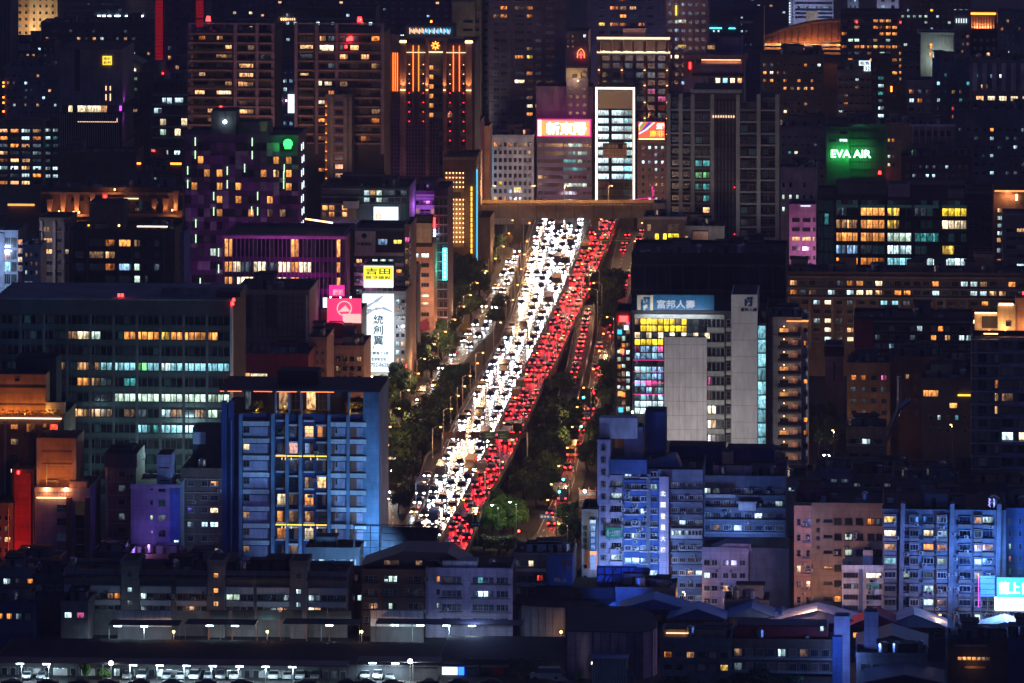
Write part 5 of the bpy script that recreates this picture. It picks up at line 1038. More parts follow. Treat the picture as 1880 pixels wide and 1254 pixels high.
for u0, u1, lab in ((1540, 1572, 'small'), (1664, 1698, 'mid'), (1788, 1825, 'tall')): B.vol('roof_tower', u0, u1, 468+8*(u0 % 3), 5, 8, 'tan', 504)
lamp('fill_wash', B.root, (B.x(1560), -30, B.z(650)), 6000, (1, .7, .45), 'SPOT', 2, (0, 1, .5), 120); lamp('fill_wash', B.root, (B.x(1780), -30, B.z(650)), 4000, (1, .7, .45), 'SPOT', 2, (0, 1, .5), 120)  # two lamps without fixtures added to lift the dim row
B.box('neon_ledge', 1444, 1484, 587, 589, 'signorange', -1.6, -1.1); B.box('purple_door', 1450, 1456, 572, 586, 'epurple', -.3, -.1)
B = Bld('maroon_panel_building', 'dark glass building with a plain maroon end wall', 1568, 1786, 588, 770, 20, 'dark'); B.box('maroon_wall', 1568, 1603, 586, 658, 'maroon', -.8, .05); B.box('ledge', 1604, 1786, 588, 591, 'conc', -.5, .05)
B.grid(1605, 1784, 14, 594, 660, 4, .8, .6, rows=['..............', 'D....D..o.w.cc', '..............', '.......oo.....'], dk='.', nx=2); B.clutter(3, 4)
# ------------------------------------------------ dark stepped tower in the middle
B = Bld('stepped_slate_tower', 'tall slate tower with stepped frames and teal windows beside the overpass', 1225, 1430, 200, 605, 26, 'dgrey', cat='tower', para=0)
B.vol('core', 1272, 1362, 163, -1.5, 22, 'dgrey'); B.vol('west_step', 1225, 1275, 178, .4, 16, 'grey', 202); B.vol('east_step', 1392, 1430, 178, .4, 18, 'grey', 202)
B.piers([1228, 1250, 1272, 1308, 1355, 1393, 1427], 7, 172, 470, 'sage', 2.2); B.box('roof_beam', 1268, 1362, 163, 169, 'sage', -2.4, 1)
for i in R(14):
    v = 182+21.4*i
    for a, c in ((1232, 1268), (1276, 1304), (1312, 1351), (1359, 1389), (1397, 1424)):
        if a == 1312: B.box('louvre_panel', a, c, v, v+21.4, 'dark', -1.9, -1.5)
        else:
            B.box('balcony_slab', a-2, c+2, v+17, v+20, 'sage' if (i+a) % 3 else 'conc', -2.0, .05)
            for j, w in enumerate(R(2)):
                x0 = a+(c-a)/2*j+1; st = {(5, 1276): 't', (6, 1276): 'g', (7, 1276): 't', (8, 1276): 't' if j else ';', (9, 1276): 'w' if j else '.', (10, 1276): 'G' if j else '.', (3, 1276): ';'}.get((i, a), '.' if (i*3+j+a) % 7 else ';'); B.win(x0, x0+(c-a)/2-2, v+4, v+15, st, 2, 2, -1.55 if 1272 <= a < 1360 else -.02)
    for j in R(6): B.box('louvre', 1313+6.4*j, 1315+6.4*j, v+1, v+20, 'grey', -2.1, -1.85)
    B.beacon(1349, v+10, -2.4, r=.12) if i in (7, 11, 12, 13) else None
for j in R(9): B.box('terrace_lamp', 1309+4.7*j, 1311+4.7*j, 210, 214, 'frost', -2.6, -2.3)
lamp('fill_wash', B.root, (B.W/2, -45, B.z(440)), 9000, (1, .88, .82), 'SPOT', 2, (0, 1, .9), 85)  # fill lamp added in front, no fixture, lights the frames
tree(0, 0, 12, 12, 'amber lit terrace shrub on the stepped slate tower', None, 'leaflitgold', Vector((PX(1369, B.Y-1), B.Y-1.2, B.z(212))))
B = Bld('red_lamp_house', 'grey framed tower top with a glowing red lamp panel', 1256, 1366, 118, 520, 20, 'mauve', cat='tower', para=0); B.box('frame_top', 1255, 1372, 100, 109, 'rose', -.6, 8); B.box('frame_side', 1255, 1277, 109, 140, 'rose', -.5, 6); B.box('frame_side', 1362, 1366, 109, 140, 'rose', -.5, 6)
B.box('lit_wall', 1287, 1361, 110, 134, 'rose', 3, 4); B.box('eave_light', 1288, 1360, 109.2, 110.2, 'ewarm', .5, 1); B.box('red_panel', 1262, 1273, 111, 130, 'red', -.9, -.5); B.box('red_lamp', 1265.5, 1268.5, 114, 126, 'ered', -1.2, -.9)
lamp('terrace_light', B.root, (B.x(1325), 1.2, B.z(112)), 300, (1, .5, .3), 'AREA', aim=(0, .4, -1), sx=12, sy=.5); B.grid(1285, 1365, 6, 138, 160, 1, .7, .6, rows=['..WkWw'], dk=',', nx=3); B.box('ledge', 1270, 1366, 134, 139, 'dark', -.8, .05); B.vol('head_house', 1316, 1362, 72, 8, 8, 'mauve', 100); B.win(1298, 1312, 84, 92, 'w', 3, 1, 3); B.vol('cabin', 1296, 1314, 80, 3.1, 5, 'conc', 100)
# yellow patch building
B = Bld('yellow_window_block', 'pale corner block with bright yellow stair windows beside the red lanes', 1182, 1260, 402, 610, 16, 'conc')
for a in ((1202, 1210, 428, 464), (1217, 1224, 428, 450), (1226, 1247, 428, 436), (1226, 1246, 443, 457), (1217, 1224, 452, 464), (1228, 1236, 458, 464)): B.win(*a, 'Y', 2, 2)
B.win(1226, 1247, 411, 426, '.', 3, 2); B.win(1188, 1196, 411, 424, 'd', 1); 
for u in (1187, 1195): B.box('slot', u, u+2.2, 435, 463, 'dark', -.06, .06)
B.clutter(1, 3); B.box('parapet_panel', 1181, 1261, 398, 403, 'white', -.3, .3)
B = Bld('white_grille_house', 'small white roof house with dark grille rows beside the overpass', 1200, 1223, 378, 590, 10, 'white'); B.bands(1201, 1222, [384, 391], 3, 'dark', .1, 'grille'); 
B = Bld('slope_annex', 'grey annex with a copper lit roof beside the yellow window block', 1258, 1330, 420, 625, 14, 'grey'); B.box('copper_roof', 1272, 1300, 424, 442, 'salmon', -1, 3); B.win(1257, 1263, 433, 439, 'w', 1); B.win(1258, 1270, 440, 455, 'b', 2); B.clutter(2, 3)
B = Bld('dark_office_block', 'broad black office block directly behind the blue banner sign', 1160, 1442, 470, 860, 30, 'dark', cat='office building'); B.box('glass_band', 1161, 1217, 492, 520, 'glassblue', -.3, .05); B.win(1288, 1300, 508, 521, 'k', 2, 2); B.win(1305, 1311, 512, 519, 'k', 1); B.box('glass_band', 1225, 1440, 493, 530, 'glass', -.2, .05); B.bands(1160, 1442, [484, 530, 547], 4, 'dgrey', .6, 'ledge'); B.piers([1160+23.5*i for i in R(13)], 3, 488, 540, 'dgrey', .5); B.grid(1222, 1440, 18, 495, 528, 2, .7, .6, dk='.', p=P(D=.08)); B.clutter(6, 2, 3)
# ------------------------------------------------ blue banner tower (富邦人壽)
B = Bld('insurance_tower', 'pale tiled tower with a blue banner sign and lit media windows', 1160, 1406, 576, 905, 28, 'dark', cat='office building')
q = B.box('banner', 1168, 1311, 541, 574, 'bluesign', .2, 1.0); B.box('logo_panel', 1170, 1199, 542, 573, 'signcream', .05, .25); B.text('富邦人壽', 1206, 1276, 550, 566, 'greylit', .1)
lamp('banner_light', B.root, (B.x(1240), -4, B.z(578)), 700, (.8, .9, 1), 'AREA', aim=(0, 1, .7), sx=16, sy=.5)
def logo(x0, x1, v0, v1, m, y):
    w = x1-x0; h = v1-v0; b = MB()
    for a, c, d, e in ((.08, .32, .2, 1), (.32, .5, 0, .2), (.08, .5, .45, .62), (.5, .68, .38, .55), (.68, .92, 0, .8), (.5, .92, 0, .2), (.5, .92, .82, 1), (.4, .58, .2, .38)):
        b.box(B.x(x0+a*w), B.x(x0+c*w), y, y+.1, B.z(v0+e*h), B.z(v0+d*h))
    b.build('logo', m, B.root)
logo(1175, 1195, 545, 570, 'bluesign', -.02)
B.vol('white_tower', 1343, 1391, 537, -2.5, 20, 'tile'); logo(1366, 1383, 542, 558, 'bluesign', -2.62); B.text('富邦人壽', 1360, 1390, 562, 568, 'ink', -2.6)
B.vol('blank_wall', 1220, 1298, 617, -1.6, 8, 'tile', 806)
for i in R(9): B.box('tile_joint', 1343.5, 1390.5, 560+30*i, 560.6+30*i, 'conc', -2.52, -2.4)
for i in R(7): B.box('tile_joint', 1220.5, 1297.5, 630+26*i, 630.5+26*i, 'conc', -1.62, -1.5)
for i in R(7): B.box('tile_joint', 1220+11*i+5, 1220.5+11*i+5, 618, 806, 'conc', -1.63, -1.5)
B.vol('cyan_shaft', 1391, 1407, 590, -1.5, 14, 'dark')
for i in R(9): v = 594+25.6*i; B.win(1391.5, 1406, v, v+24.5, 'k', 2, 3, -1.5, .08, 'framedark')
# glass media front (three bays) and the small window column
for i in R(10):
    v = 583+26.5*i; 
    B.box('spandrel', 1298, 1330, v+17, v+26, 'sage', -.6, .05)
    for j in R(4): B.win(1299+8*j, 1306.5+8*j, v+1, v+16.5, {(4, 0): 'P', (5, 0): 'd', (6, 0): 'W', (6, 1): 'W', (7, 0): 'W', (7, 1): 'w'}.get((i, j), '.'), 1, 1)
    B.box('spandrel', 1333, 1342, v+17, v+24, 'sage', -.4, .05); B.win(1333.5, 1341.5, v+2, v+16, '.', 1, 2)
rm = random.Random(21)
st = {0: 'Y', 1: 'Y', 2: 'W', 3: 'Y', 4: 'P', 5: 'D', 6: 'D', 7: 'b', 8: 'b', 9: 'P', 10: 'b', 11: 'c', 12: 'C', 13: 'G'}
for i in R(14):
    v = 584+12.6*i
    for j in R(13 if i < 3 else 5):
        u = 1165+10.7*j; s2 = st[i]
        if i < 2 and j > 8: s2 = 'D' if j < 11 else '.'
        if i == 2: s2 = 'D' if j % 2 else 'W'
        if i > 9 and j in (1, ): s2 = 'C'
        if i == 6 and j in (1, 2, 3): s2 = '.'
        if 3 < i < 12 and s2 != '.': s2 = rm.choice('bbbDcP' if i in (4, 9) else 'bbckDD')
        if s2 == 'Y' and rm.random() < .22: s2 = rm.choice('y.d')
        B.win(u, u+10.3, v, v+12, s2, 1, 1, 0, .09, 'framedark')
for i in R(4): B.box('media_line', 1163, 1219, 660+21*i, 661+21*i, 'epink', -.4, -.1)
for u in (1117+60, 1203, 1160): B.box('floodlight', u, u+3, 754, 757, 'ecool', -1.4, -.9)
lamp('fill_spot', B.root, (B.x(1270), -45, 8), 27000, (1, .92, .9), 'SPOT', 2, (0.05, 1, .35), 75)  # unseen spot added in front to brighten the white walls
B.box('roof_rail', 1165, 1330, 576.5, 584, 'sage', -.3, .05)
B = Bld('sign_stack_building', 'narrow dark building stacked with small shop signs beside the media tower', 1130, 1158, 578, 890, 16, 'brown'); rng = random.Random(4)
for i in R(13):
    v = 590+13*i
    for j in R(3): B.win(1133+8.2*j, 1140.5+8.2*j, v, v+rng.uniform(7, 11), rng.choice('ddoGc.,;P'), rng.choice((1, 2)), 1)
for u, v, m in ((1146, 597, 'signwhite'), (1134, 605, 'ecyan'), (1138, 640, 'signorange'), (1136, 748, 'ecyan'), (1142, 700, 'red'), (1135, 718, 'signorange')): B.box('shop_sign', u, u+8, v, v+8, m, -.8, -.3)
B.box('red_roof_sign', 1137, 1153, 580, 590, 'ered', -.5, .5); B.box('edge_fin', 1128.5, 1131.5, 560, 800, 'dark', -1.6, .05)
B = Bld('balcony_tower', 'slim balcony tower with warm ceiling lamps on every floor', 1410, 1471, 588, 905, 18, 'grey', cat='tower'); B.vol('white_side', 1471, 1483, 590, 2, 14, 'white')
for i in R(12):
    v = 597+23.5*i
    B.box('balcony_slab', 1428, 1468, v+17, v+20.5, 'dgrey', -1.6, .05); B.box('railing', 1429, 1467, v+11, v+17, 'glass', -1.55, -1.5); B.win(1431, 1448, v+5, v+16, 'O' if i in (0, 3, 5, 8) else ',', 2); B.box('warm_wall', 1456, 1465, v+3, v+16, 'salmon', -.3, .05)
    B.box('ceiling_lamp', 1438.5, 1440.5, v+.5, v+1.8, 'ewarm', -1.2, -.8); lamp('balcony_light', B.root, (B.x(1452), -1.3, B.z(v+4)), 55, (1, .45, .2), 'POINT', .15)
    B.win(1475, 1482, v+6, v+15, 'o' if i in (1, 4, 7, 8) else '.', 1, 1, 1.98); B.box('wall_band', 1411, 1427, v+17, v+19, 'conc', -.3, .05)
B.clutter(2, 3); B.box('gold_frame', 1444, 1484, 588, 590, 'signorange', -.6, 1)
# ------------------------------------------------ dark middle east cluster
B = Bld('round_stair_house', 'narrow mauve house with a rounded top and dark slot', 1515, 1548, 640, 815, 12, 'mauve'); B.box('slot', 1530, 1533, 665, 700, 'dark', -.06, .06); B.box('cap', 1513, 1550, 636, 654, 'dark', -.3, 5)
B = Bld('shadow_apartments', 'dark tan apartments with two warm paned windows', 1555, 1634, 672, 850, 16, 'tan'); B.grid(1558, 1632, 4, 682, 790, 5, .55, .42, rows=['oo.P', 'DD.D', 'DD..', '.d..', '....'], dk='.', nx=2, ny=2, sill=True); B.clutter(2, 4)
B = Bld('maroon_house', 'dark brick house with one white window behind the pipe', 1634, 1728, 660, 848, 16, 'brown'); B.grid(1640, 1726, 5, 680, 770, 4, .42, .4, rows=['....c', '.....', '.o...', '.....'], dk='.'); B.clutter(4, 5)
B = Bld('orange_window_house', 'dark house with a wide orange barred window', 1692, 1786, 700, 862, 16, 'dgrey'); B.win(1695, 1723, 716, 728, 'O', 6, 1); B.win(1743, 1757, 739, 749, 'O', 3, 2); B.box('lit_rail', 1758, 1783, 723, 726, 'eyellow', -.6, -.3); B.grid(1700, 1780, 5, 755, 800, 2, .4, .4, dk=';', rows=['.c.t.']); B.clutter(5, 6)
B = Bld('tan_corner_house', 'tan corner house with balconies beside the lamp lit alley', 1553, 1627, 790, 925, 14, 'tan'); B.grid(1556, 1624, 3, 798, 850, 2, .7, .45, rows=['.c.', '...'], dk='.', nx=4, sill=True); B.bands(1553, 1627, [814, 838], 4, 'cream', 1.0, 'balcony'); B.clutter(1, 2); B.acs(3, 1560, 1620, 812, 845)
p = G(1622, 900); o = tag(empty('exhaust_duct', p), 'thick pale diagonal duct rising above the dark rooftops', 'duct'); b = MB(); k = p.y/F; b.tube((-12*k, 0, 8), (28*k, 0, 8+62*k+4), .75, .75, 8); b.tube((28*k, 0, 12+62*k), (50*k, 0, 14+64*k), .75, .75, 8); b.tube((28*k, 0, 12+62*k), (28*k, 0, 20+62*k), .6, .6, 8); b.tube((-12*k, 0, 0), (-12*k, 0, 8), .75, .75, 8); b.build('duct', 'metal', o)

# ================================================================== west side, middle distance
B = Bld('blue_edge_block', 'blue grey curtain wall block at the picture edge below the tan apartments', -6, 33, 428, 655, 18, 'bluegrey')
B.grid(8, 32, 2, 434, 545, 5, .95, .85, rows=[';;', ';;', 'k;', ';;', 'tt'], dk=';', nx=3); B.box('edge_wall', -6, 8, 428, 655, 'bluegrey', -.6, .05); B.grid(33, 42, 1, 436, 500, 4, .9, .6, dk='o', rows=['o', 'w', 'w', 'd']); lamp('fill_glow', B.root, (B.x(2), -12, 30), 3500, (.5, .65, 1), 'POINT', 1)  # the point lamp is added fill with no fixture
B = Bld('white_tile_house', 'small white tiled house with two dark windows above the glass office', 42, 75, 455, 668, 12, 'white'); B.win(45, 60, 516, 524, 'D', 2); B.win(44, 60, 533, 541, '.', 2); B.grid(44, 72, 3, 460, 508, 3, .5, .5, p=P(d=.3, c=.2), dk=','); B.clutter(1, 3)
B = Bld('brown_gap_block', 'dark brown block with small orange windows beside the black apartments', 72, 128, 405, 650, 16, 'brown')
for i in R(7): v = 416+20.5*i; B.win(80, 96, v, v+9, {0: 'd', 1: 'w', 2: 'w', 6: 'r'}.get(i, ','), 3); B.win(104, 114, v, v+9, {5: 'O', 6: 'r'}.get(i, ','), 2); B.win(120, 127, v, v+9, {2: 'W', 5: 'O', 6: 'O'}.get(i, ','), 2)
B.piers([76, 100, 117], 5, 405, 560, 'rose', .6)
B = Bld('lantern_terraces', 'brown terraced building with orange lanterns and uplit flared columns', 76, 337, 348, 560, 24, 'brown')
for u, v0, v1 in ((92, 365, 392), (117, 352, 392), (142, 352, 392), (171, 352, 375), (194, 352, 374), (285, 362, 386), (306, 362, 386), (325, 348, 384)):
    b = MB(); x, w = B.x(u), .9; b.prism([(x-w*.5, B.z(v1)), (x+w*.5, B.z(v1)), (x+w*1.1, B.z(v0)), (x-w*1.1, B.z(v0))], -1.3, -.1); b.build('flared_column', 'salmon', B.root); lamp('column_light', B.root, (x, -1.9, B.z(v1-1)), 130, (1, .42, .16), 'SPOT', .15, (0, .15, 1), 75)
for u, v in ((110, 387), (137, 388), (147, 388), (213, 346), (319, 383)): B.box('lantern', u-1.2, u+1.2, v-1.5, v+1.5, 'lantern', -2.0, -1.6); lamp('lantern_light', B.root, (B.x(u), -2.4, B.z(v)), 230, (1, .38, .12), 'POINT', .2)
B.box('cornice', 76, 337, 352, 356, 'tan', -.8, .3); B.box('cornice', 76, 337, 392, 397, 'tan', -1, .05); B.box('neon_edge', 12, 61, 376, 379.5, 'signorange', 2, 2.6); B.vol('wing_block', 10, 76, 380, 3, 14, 'brown')
B.grid(112, 205, 6, 358, 372, 1, .5, .6, dk=','); B.grid(228, 330, 6, 364, 390, 2, .5, .45, dk=',', rows=['...oW.', '.d..o.']); B.box('arch_window', 256, 262, 366, 384, 'glassteal', -.2, .05); B.box('porch_frame', 229, 256, 362, 364, 'frost', -1.0, -.6); B.beacon(195, 359, -1.6); B.clutter(4, 2)
B = Bld('black_apartments', 'black apartment block with orange and blue lit windows behind the glass office roof', 128, 322, 425, 650, 20, 'dark')
cols = [(138, 154), (164, 192), (194, 212), (219, 241), (247, 258), (266, 272), (284, 294)]
lit = ['..ooo..', '..Wd...', '..ob c.'.replace(' ', ''), '....c..', '...wDcO']
lit = [['.', '.', 'o', 'O', 'd', '.', '.'], ['.', 'd', 'w', '.', '.', '.', '.'], [':', '.', 'o', 'b', 'G', '.', 'D'], ['.', '.', '.', '.', 'G', 'D', '.'], ['.', '.', '.', 'w', 'c', 'c', 'w']]
for r_, v in enumerate((439, 461, 483, 505, 527)):
    for (a, c), s2 in zip(cols, lit[r_]): B.win(a, c, v, v+13, s2, 3 if c-a > 14 else 2, 2, 0, .12, 'framedark')
B.vol('lift_house', 160, 224, 374, 5, 10, 'dgrey', 425); B.piers([132, 160, 217, 243, 302], 4, 425, 560, 'dgrey', .5)
for u, m in ((163, 'eyellow'), (219, 'ewarm')): B.box('roof_lamp', u-1.5, u+1.5, 412, 415, m, -.3, .3); lamp('roof_light', B.root, (B.x(u), -1, B.z(412)), 160, (1, .5, .15), 'POINT', .2)
B.box('pergola_light', 252, 308, 414, 416, 'ewarm', .4, .8); B.box('pergola', 250, 310, 412.5, 414, 'brown', .2, 4); B.clutter(2, 4)
B = Bld('slim_dark_block', 'slim dark blue block squeezed beside the purple hotel', 318, 338, 432, 640, 16, 'deepblue'); B.grid(320, 337, 1, 440, 545, 5, .8, .6, dk=':')
# ------------------------------------------------ purple hotel tower and glass hall
B = Bld('purple_hotel', 'tall purple patchwork hotel tower with pale light sticks and a green emblem', 338, 549, 252, 625, 24, 'plum', cat='hotel')
rng = random.Random(12); lits = {(2, 3): 'O', (2, 5): 'O', (3, 1): 'O', (3, 5): 'O', (3, 8): 'O', (4, 5): 'O', (4, 8): 'O', (5, 5): 'O', (5, 10): 'O', (6, 8): 'O', (6, 10): 'w', (1, 2): 'O', (1, 14): 'O', (2, 12): 'O', (2, 14): 'w', (3, 16): 'O', (1, 16): 'O', (2, 16): 'O', (4, 13): 'O', (5, 15): 'd', (8, 4): 'G', (5, 13): 'd'}
for r_ in R(12):
    v = 262+24.2*r_
    for c in R(18):
        u = 340+11.6*c; s2 = lits.get((r_, c)); q = rng.random()
        if s2: B.win(u, u+11, v, v+14, s2, 2, 1, -.02, .1, 'framedark')
        elif q < .48: B.box('facade_panel', u, u+11.2, v-1, v+15, rng.choice(['purple', 'purple', 'plum', 'mauve']), -.3-.1*(c % 2), .05)  # purple LED light is also put into the panel colours
        else: B.win(u, u+11, v, v+14, '^', 1, 1, -.02, .08, 'framedark')
        if rng.random() < .7: B.box('facade_panel', u, u+11.4, v+15, v+23, rng.choice(['purple', 'plum', 'plum', 'mauve']), -.25-.1*(c % 3), .05)
for u, v in ((359, 252), (359, 276), (345, 305), (345, 330), (418, 305), (418, 330), (393, 352), (393, 380), (360, 402), (360, 430), (402, 455), (402, 485), (368, 510), (464, 252), (464, 276), (474, 351), (474, 379), (522, 313), (522, 330), (523, 300), (463, 378), (450, 300)): B.box('light_stick', u-.7, u+.7, v, v+15, 'eled', -.7, -.4)
B.vol('roof_house', 384, 430, 206, 6, 10, 'dgrey', 252); B.vol('roof_house', 432, 490, 228, 8, 10, 'conc', 252); b = MB(); b.tube((B.x(410), 5, B.z(206)), (B.x(410), 5, B.z(228)), .1, .1, 5, 1); b.tube((B.x(410), 5, B.z(226)), (B.x(410), 4.5, B.z(226)), .55, .55, 10, 0); b.build('floodlight', ['ecool', 'darkmetal'], B.root); lamp('roof_light', B.root, (B.x(410), 3.5, B.z(224)), 700, (.8, 1, .9), 'POINT', .4); lamp('roof_light', B.root, (B.x(490), 3, B.z(222)), 400, (.9, 1, .9), 'POINT', .4)
b = MB(); X, Z = B.x(530), B.z(262); b.tube((X, -1.2, Z), (X, -.8, Z), 1.35, 1.35, 14); b.box(X-.9, X+.9, -1.2, -.8, Z-1.5, Z-.9); b.build('emblem', 'egreen', B.root); lamp('emblem_glow', B.root, (X, -2.4, Z), 1300, (0, 1, .1), 'POINT', .5)
B.box('lit_screen', 478, 491, 222, 240, 'salmon', -.2, .3)
for i in R(11):
    for j in R(4): 
        o = link('side_light', box_mesh(.25, .5, 2.0), B.root, (B.W, 3+5*j+(i % 2)*1.4, B.z(280+24*i))); setmat(o, 0, 'signwhite' if (i*3+j) % 3 else 'plum')
lamp('facade_wash', B.root, (B.x(445), -30, B.z(540)), 16000, (.68, .22, .9), 'SPOT', 2, (0, 1, .75), 95); lamp('facade_wash', B.root, (B.W+12, 8, B.z(440)), 4500, (1, .25, .8), 'POINT', 1)
B = Bld('purple_glass_hall', 'low purple glass hall with warm lit strips and a pink roof edge', 411, 634, 436, 730, 30, 'plum', cat='hall')
B.box('roof_edge', 409, 636, 432, 437, 'pink', -1.0, 1); pbox('roof_edge', B.root, B.W-.8, B.W+.4, 1.05, 30, B.z(437), B.z(432), 'pink')
for i in R(29):
    u = 412+7.65*i; B.box('fin', u-.5, u+.5, 438, 560, 'mauve', -.9, .05)
for r_, (v0, v1) in enumerate(((438, 471), (480, 499), (508, 529))):
    for i in R(28):
        u = 412+7.65*i; warm = i in (0, 1, 16, 17, 27); st = 'O' if warm else ('^' if r_ == 0 else ('W' if (r_ == 1 and i in (2, 3, 7, 8, 9, 13, 14, 15, 18, 19, 20)) or (r_ == 2 and i < 15 and i not in (2, )) else ('D' if i < 20 else '^')))
        B.win(u+.6, u+7.1, v0, v1, st, 1, 1 if v1-v0 < 25 else 2, 0, .06, 'framedark')
    B.box('spandrel', 411, 634, v1, v1+8.5, 'purple', -.3, .05)
for i in R(12): pbox('side_fin', B.root, B.W-.02, B.W+.4, 2+2.3*i, 2.5+2.3*i, B.z(560), B.z(438), 'pink'); 
lamp('facade_wash', B.root, (B.x(560), -9, B.z(538)), 4200, (1, .05, .7), 'SPOT', 1, (0, 1, .6), 120); lamp('side_wash', B.root, (B.W+6, 10, B.z(520)), 2400, (1, .3, .7), 'POINT', 1); lamp('edge_wash', B.root, (B.x(520), -6, B.z(415)), 2200, (.8, .15, .9), 'AREA', aim=(0, .6, -1), sx=30, sy=1)
for i in R(16): 
    u = 556+3.2*i; b = MB(); b.tube((B.x(u), 10, B.z(407+.45*i)), (B.x(u), 10, B.z(409.5+.45*i)), .28, .22, 6); b.build('string_bulb', 'ewarm', B.root)
B.box('pink_sign', 606, 634, 521, 541, 'epink', -1.6, -1.0); B.text('錄城', 613, 632, 528, 539, 'pinklit', -1.7)
# scaffold net building
B = Bld('netted_scaffold', 'building wrapped in purple scaffold netting below the pillar hotel', 646, 806, 226, 470, 26, 'netting', para=0); B.vol('upper_stage', 678, 748, 190, .8, 20, 'netting')
b = MB()
for i in R(30): x = B.W*i/29; b.tube((x, -.5, B.z(380)), (x, -.5, B.z(224)), .09, .09, 4)
for i in R(22): z = B.z(228+7.2*i); b.tube((-.3, -.55, z), (B.W+.3, -.55, z), .09, .09, 4)
b.build('scaffold_poles', 'mauve', B.root); b = MB()
for i in R(12): x = B.x(678)+(B.x(748)-B.x(678))*i/11; b.tube((x, .4, B.z(226)), (x, .4, B.z(187)), .09, .09, 4)
for i in R(5): b.tube((B.x(677), .35, B.z(192+8*i)), (B.x(749), .35, B.z(192+8*i)), .09, .09, 4)
b.build('scaffold_poles', 'mauve', B.root); lamp('site_glow', B.root, (B.x(720), -25, B.z(330)), 5200, (.75, .25, .9), 'POINT', 2)
B = Bld('netted_annex', 'smaller netted annex under the pillar hotel', 806, 882, 226, 455, 20, 'netting'); B.grid(808, 880, 8, 232, 300, 6, .8, .7, dk='^', join=True); B.box('light_row', 836, 868, 273, 275, 'glassteal', -.4, .05)
# yellow bulb tower
B = Bld('bulb_tower', 'brown tower studded with rows of small yellow bulbs beside the dark trees', 815, 874, 292, 515, 22, 'brown', cat='tower')
for v0, v1, st in ((318, 350, 7), (367, 452, 7)):
    B.box('bulb_panel', 816, 852, v0-3, v1+2, 'tan', -.4, .05)
    for r_ in R(int((v1-v0)/8.6)+1):
        for c in R(6): u, v = 819+6.2*c, v0+8.6*r_; b = box_mesh(.3, .2, .3); o = link('bulb', b, B.root, (B.x(u), -.65, B.z(v))); setmat(o, 0, 'ewarm')
B.box('gold_strip', 864.5, 867.5, 342, 480, 'eyellow', -.8, -.3)
for i in R(14): B.box('strip_gap', 864, 868, 350+9.5*i, 351.5+9.5*i, 'brown', -.9, -.25)
B.box('blue_strip', 875, 877, 310, 480, 'ecyan', -.6, .1); B.box('roof_band', 813, 877, 288, 293, 'tan', -.5, .3); B.box('recess', 822, 846, 351, 362, 'dark', -.1, .06); lamp('panel_glow', B.root, (B.x(834), -3.5, B.z(400)), 420, (1, .55, .2), 'AREA', aim=(0, 1, 0), sx=6, sy=14)
B = Bld('roof_ledge_house', 'tan roof house with an amber ledge behind the bulb tower', 800, 880, 286, 470, 14, 'tan'); B.box('amber_ledge', 805, 876, 294, 296, 'signorange', -.5, 0); B.clutter(2, 2)
B = Bld('brown_end_block', 'plain brown block joining the bulb tower to the overpass', 876, 900, 404, 512, 20, 'brown'); B.win(888, 891, 425, 430, '.', 1)
B = Bld('mauve_back_block', 'dim mauve block behind the bulb tower and overpass', 872, 898, 236, 440, 16, 'rose')
# cluster of roofs behind the purple hall
B = Bld('terrace_office', 'low grey office with glowing top windows and white roof billboard', 590, 752, 347, 620, 24, 'tealwall', cat='office building')
B.grid(668, 748, 7, 347, 372, 2, .92, .8, rows=['CwGDD.D', 'C.GD...'], dk='.', nx=2); B.bands(590, 752, [345, 360, 373], 2, 'conc', .8); B.vol('west_house', 590, 655, 372, -2, 12, 'tan', 400); B.grid(592, 640, 4, 374, 398, 2, .85, .8, rows=['OO.O', 'dO.w'], dk=',', y=-2.02, nx=4); B.vol('white_house', 632, 660, 367, -3.6, 6, 'sage', 380); B.box('ridge_lamp', 621, 700, 324, 327, 'conc', 6, 6.4); B.vol('roof_house', 622, 700, 327, 6.5, 10, 'dgrey', 347)
q = B.box('roof_billboard', 690, 735, 375, 413, 'signwhite', -7, -6); B.box('billboard_side', 735, 738, 372, 411, 'white', -6.9, -5); B.box('billboard_mark', 694.5, 704, 388, 397, 'signorange', -7.1, -7.0); B.box('billboard_mark_core', 696.2, 702.3, 389.7, 395.3, 'signwhite', -7.15, -7.08)
b = MB()
for i in R(26): u, v = 709+(i % 9)*1.9+(i//9)*.7, 386+(i//9)*4.2+(i*7 % 3); b.box(B.x(u), B.x(u+1.1), -7.06, -6.99, B.z(v+.8), B.z(v))
for i in R(14): u = 696+2.6*i; b.box(B.x(u), B.x(u+1.8), -7.06, -6.99, B.z(405), B.z(403))
b.build('faint_print', 'greylit', B.root); lamp('billboard_spill', B.root, (B.x(712), -11, B.z(408)), 500, (.9, 1, .9), 'AREA', aim=(0, .5, -1), sx=7, sy=2); B.clutter(3, 4)
B = Bld('emblem_block', 'dark green grey block with a round emblem on its panel', 650, 742, 424, 722, 20, 'tealwall'); q = B.box('emblem_panel', 652, 690, 424, 464, 'sage', -.8, .05)
b = MB(); X, Z = B.x(669.5), B.z(432)
for i in R(8): a = i*.785; b.tube((X, -.95, Z), (X+.75*math.cos(a), -.95, Z+.75*math.sin(a)), .15, .22, 5)
b.build('emblem', 'ink', B.root); B.text('大華建設', 656, 683, 444, 450, 'ink', -.9); B.box('dark_storey', 690, 742, 424, 463, 'dark', -.3, .05); B.win(694, 712, 438, 449, 'b', 3, 1, -.3); B.win(723, 738, 439, 447, 'y', 2, 1, -.3)
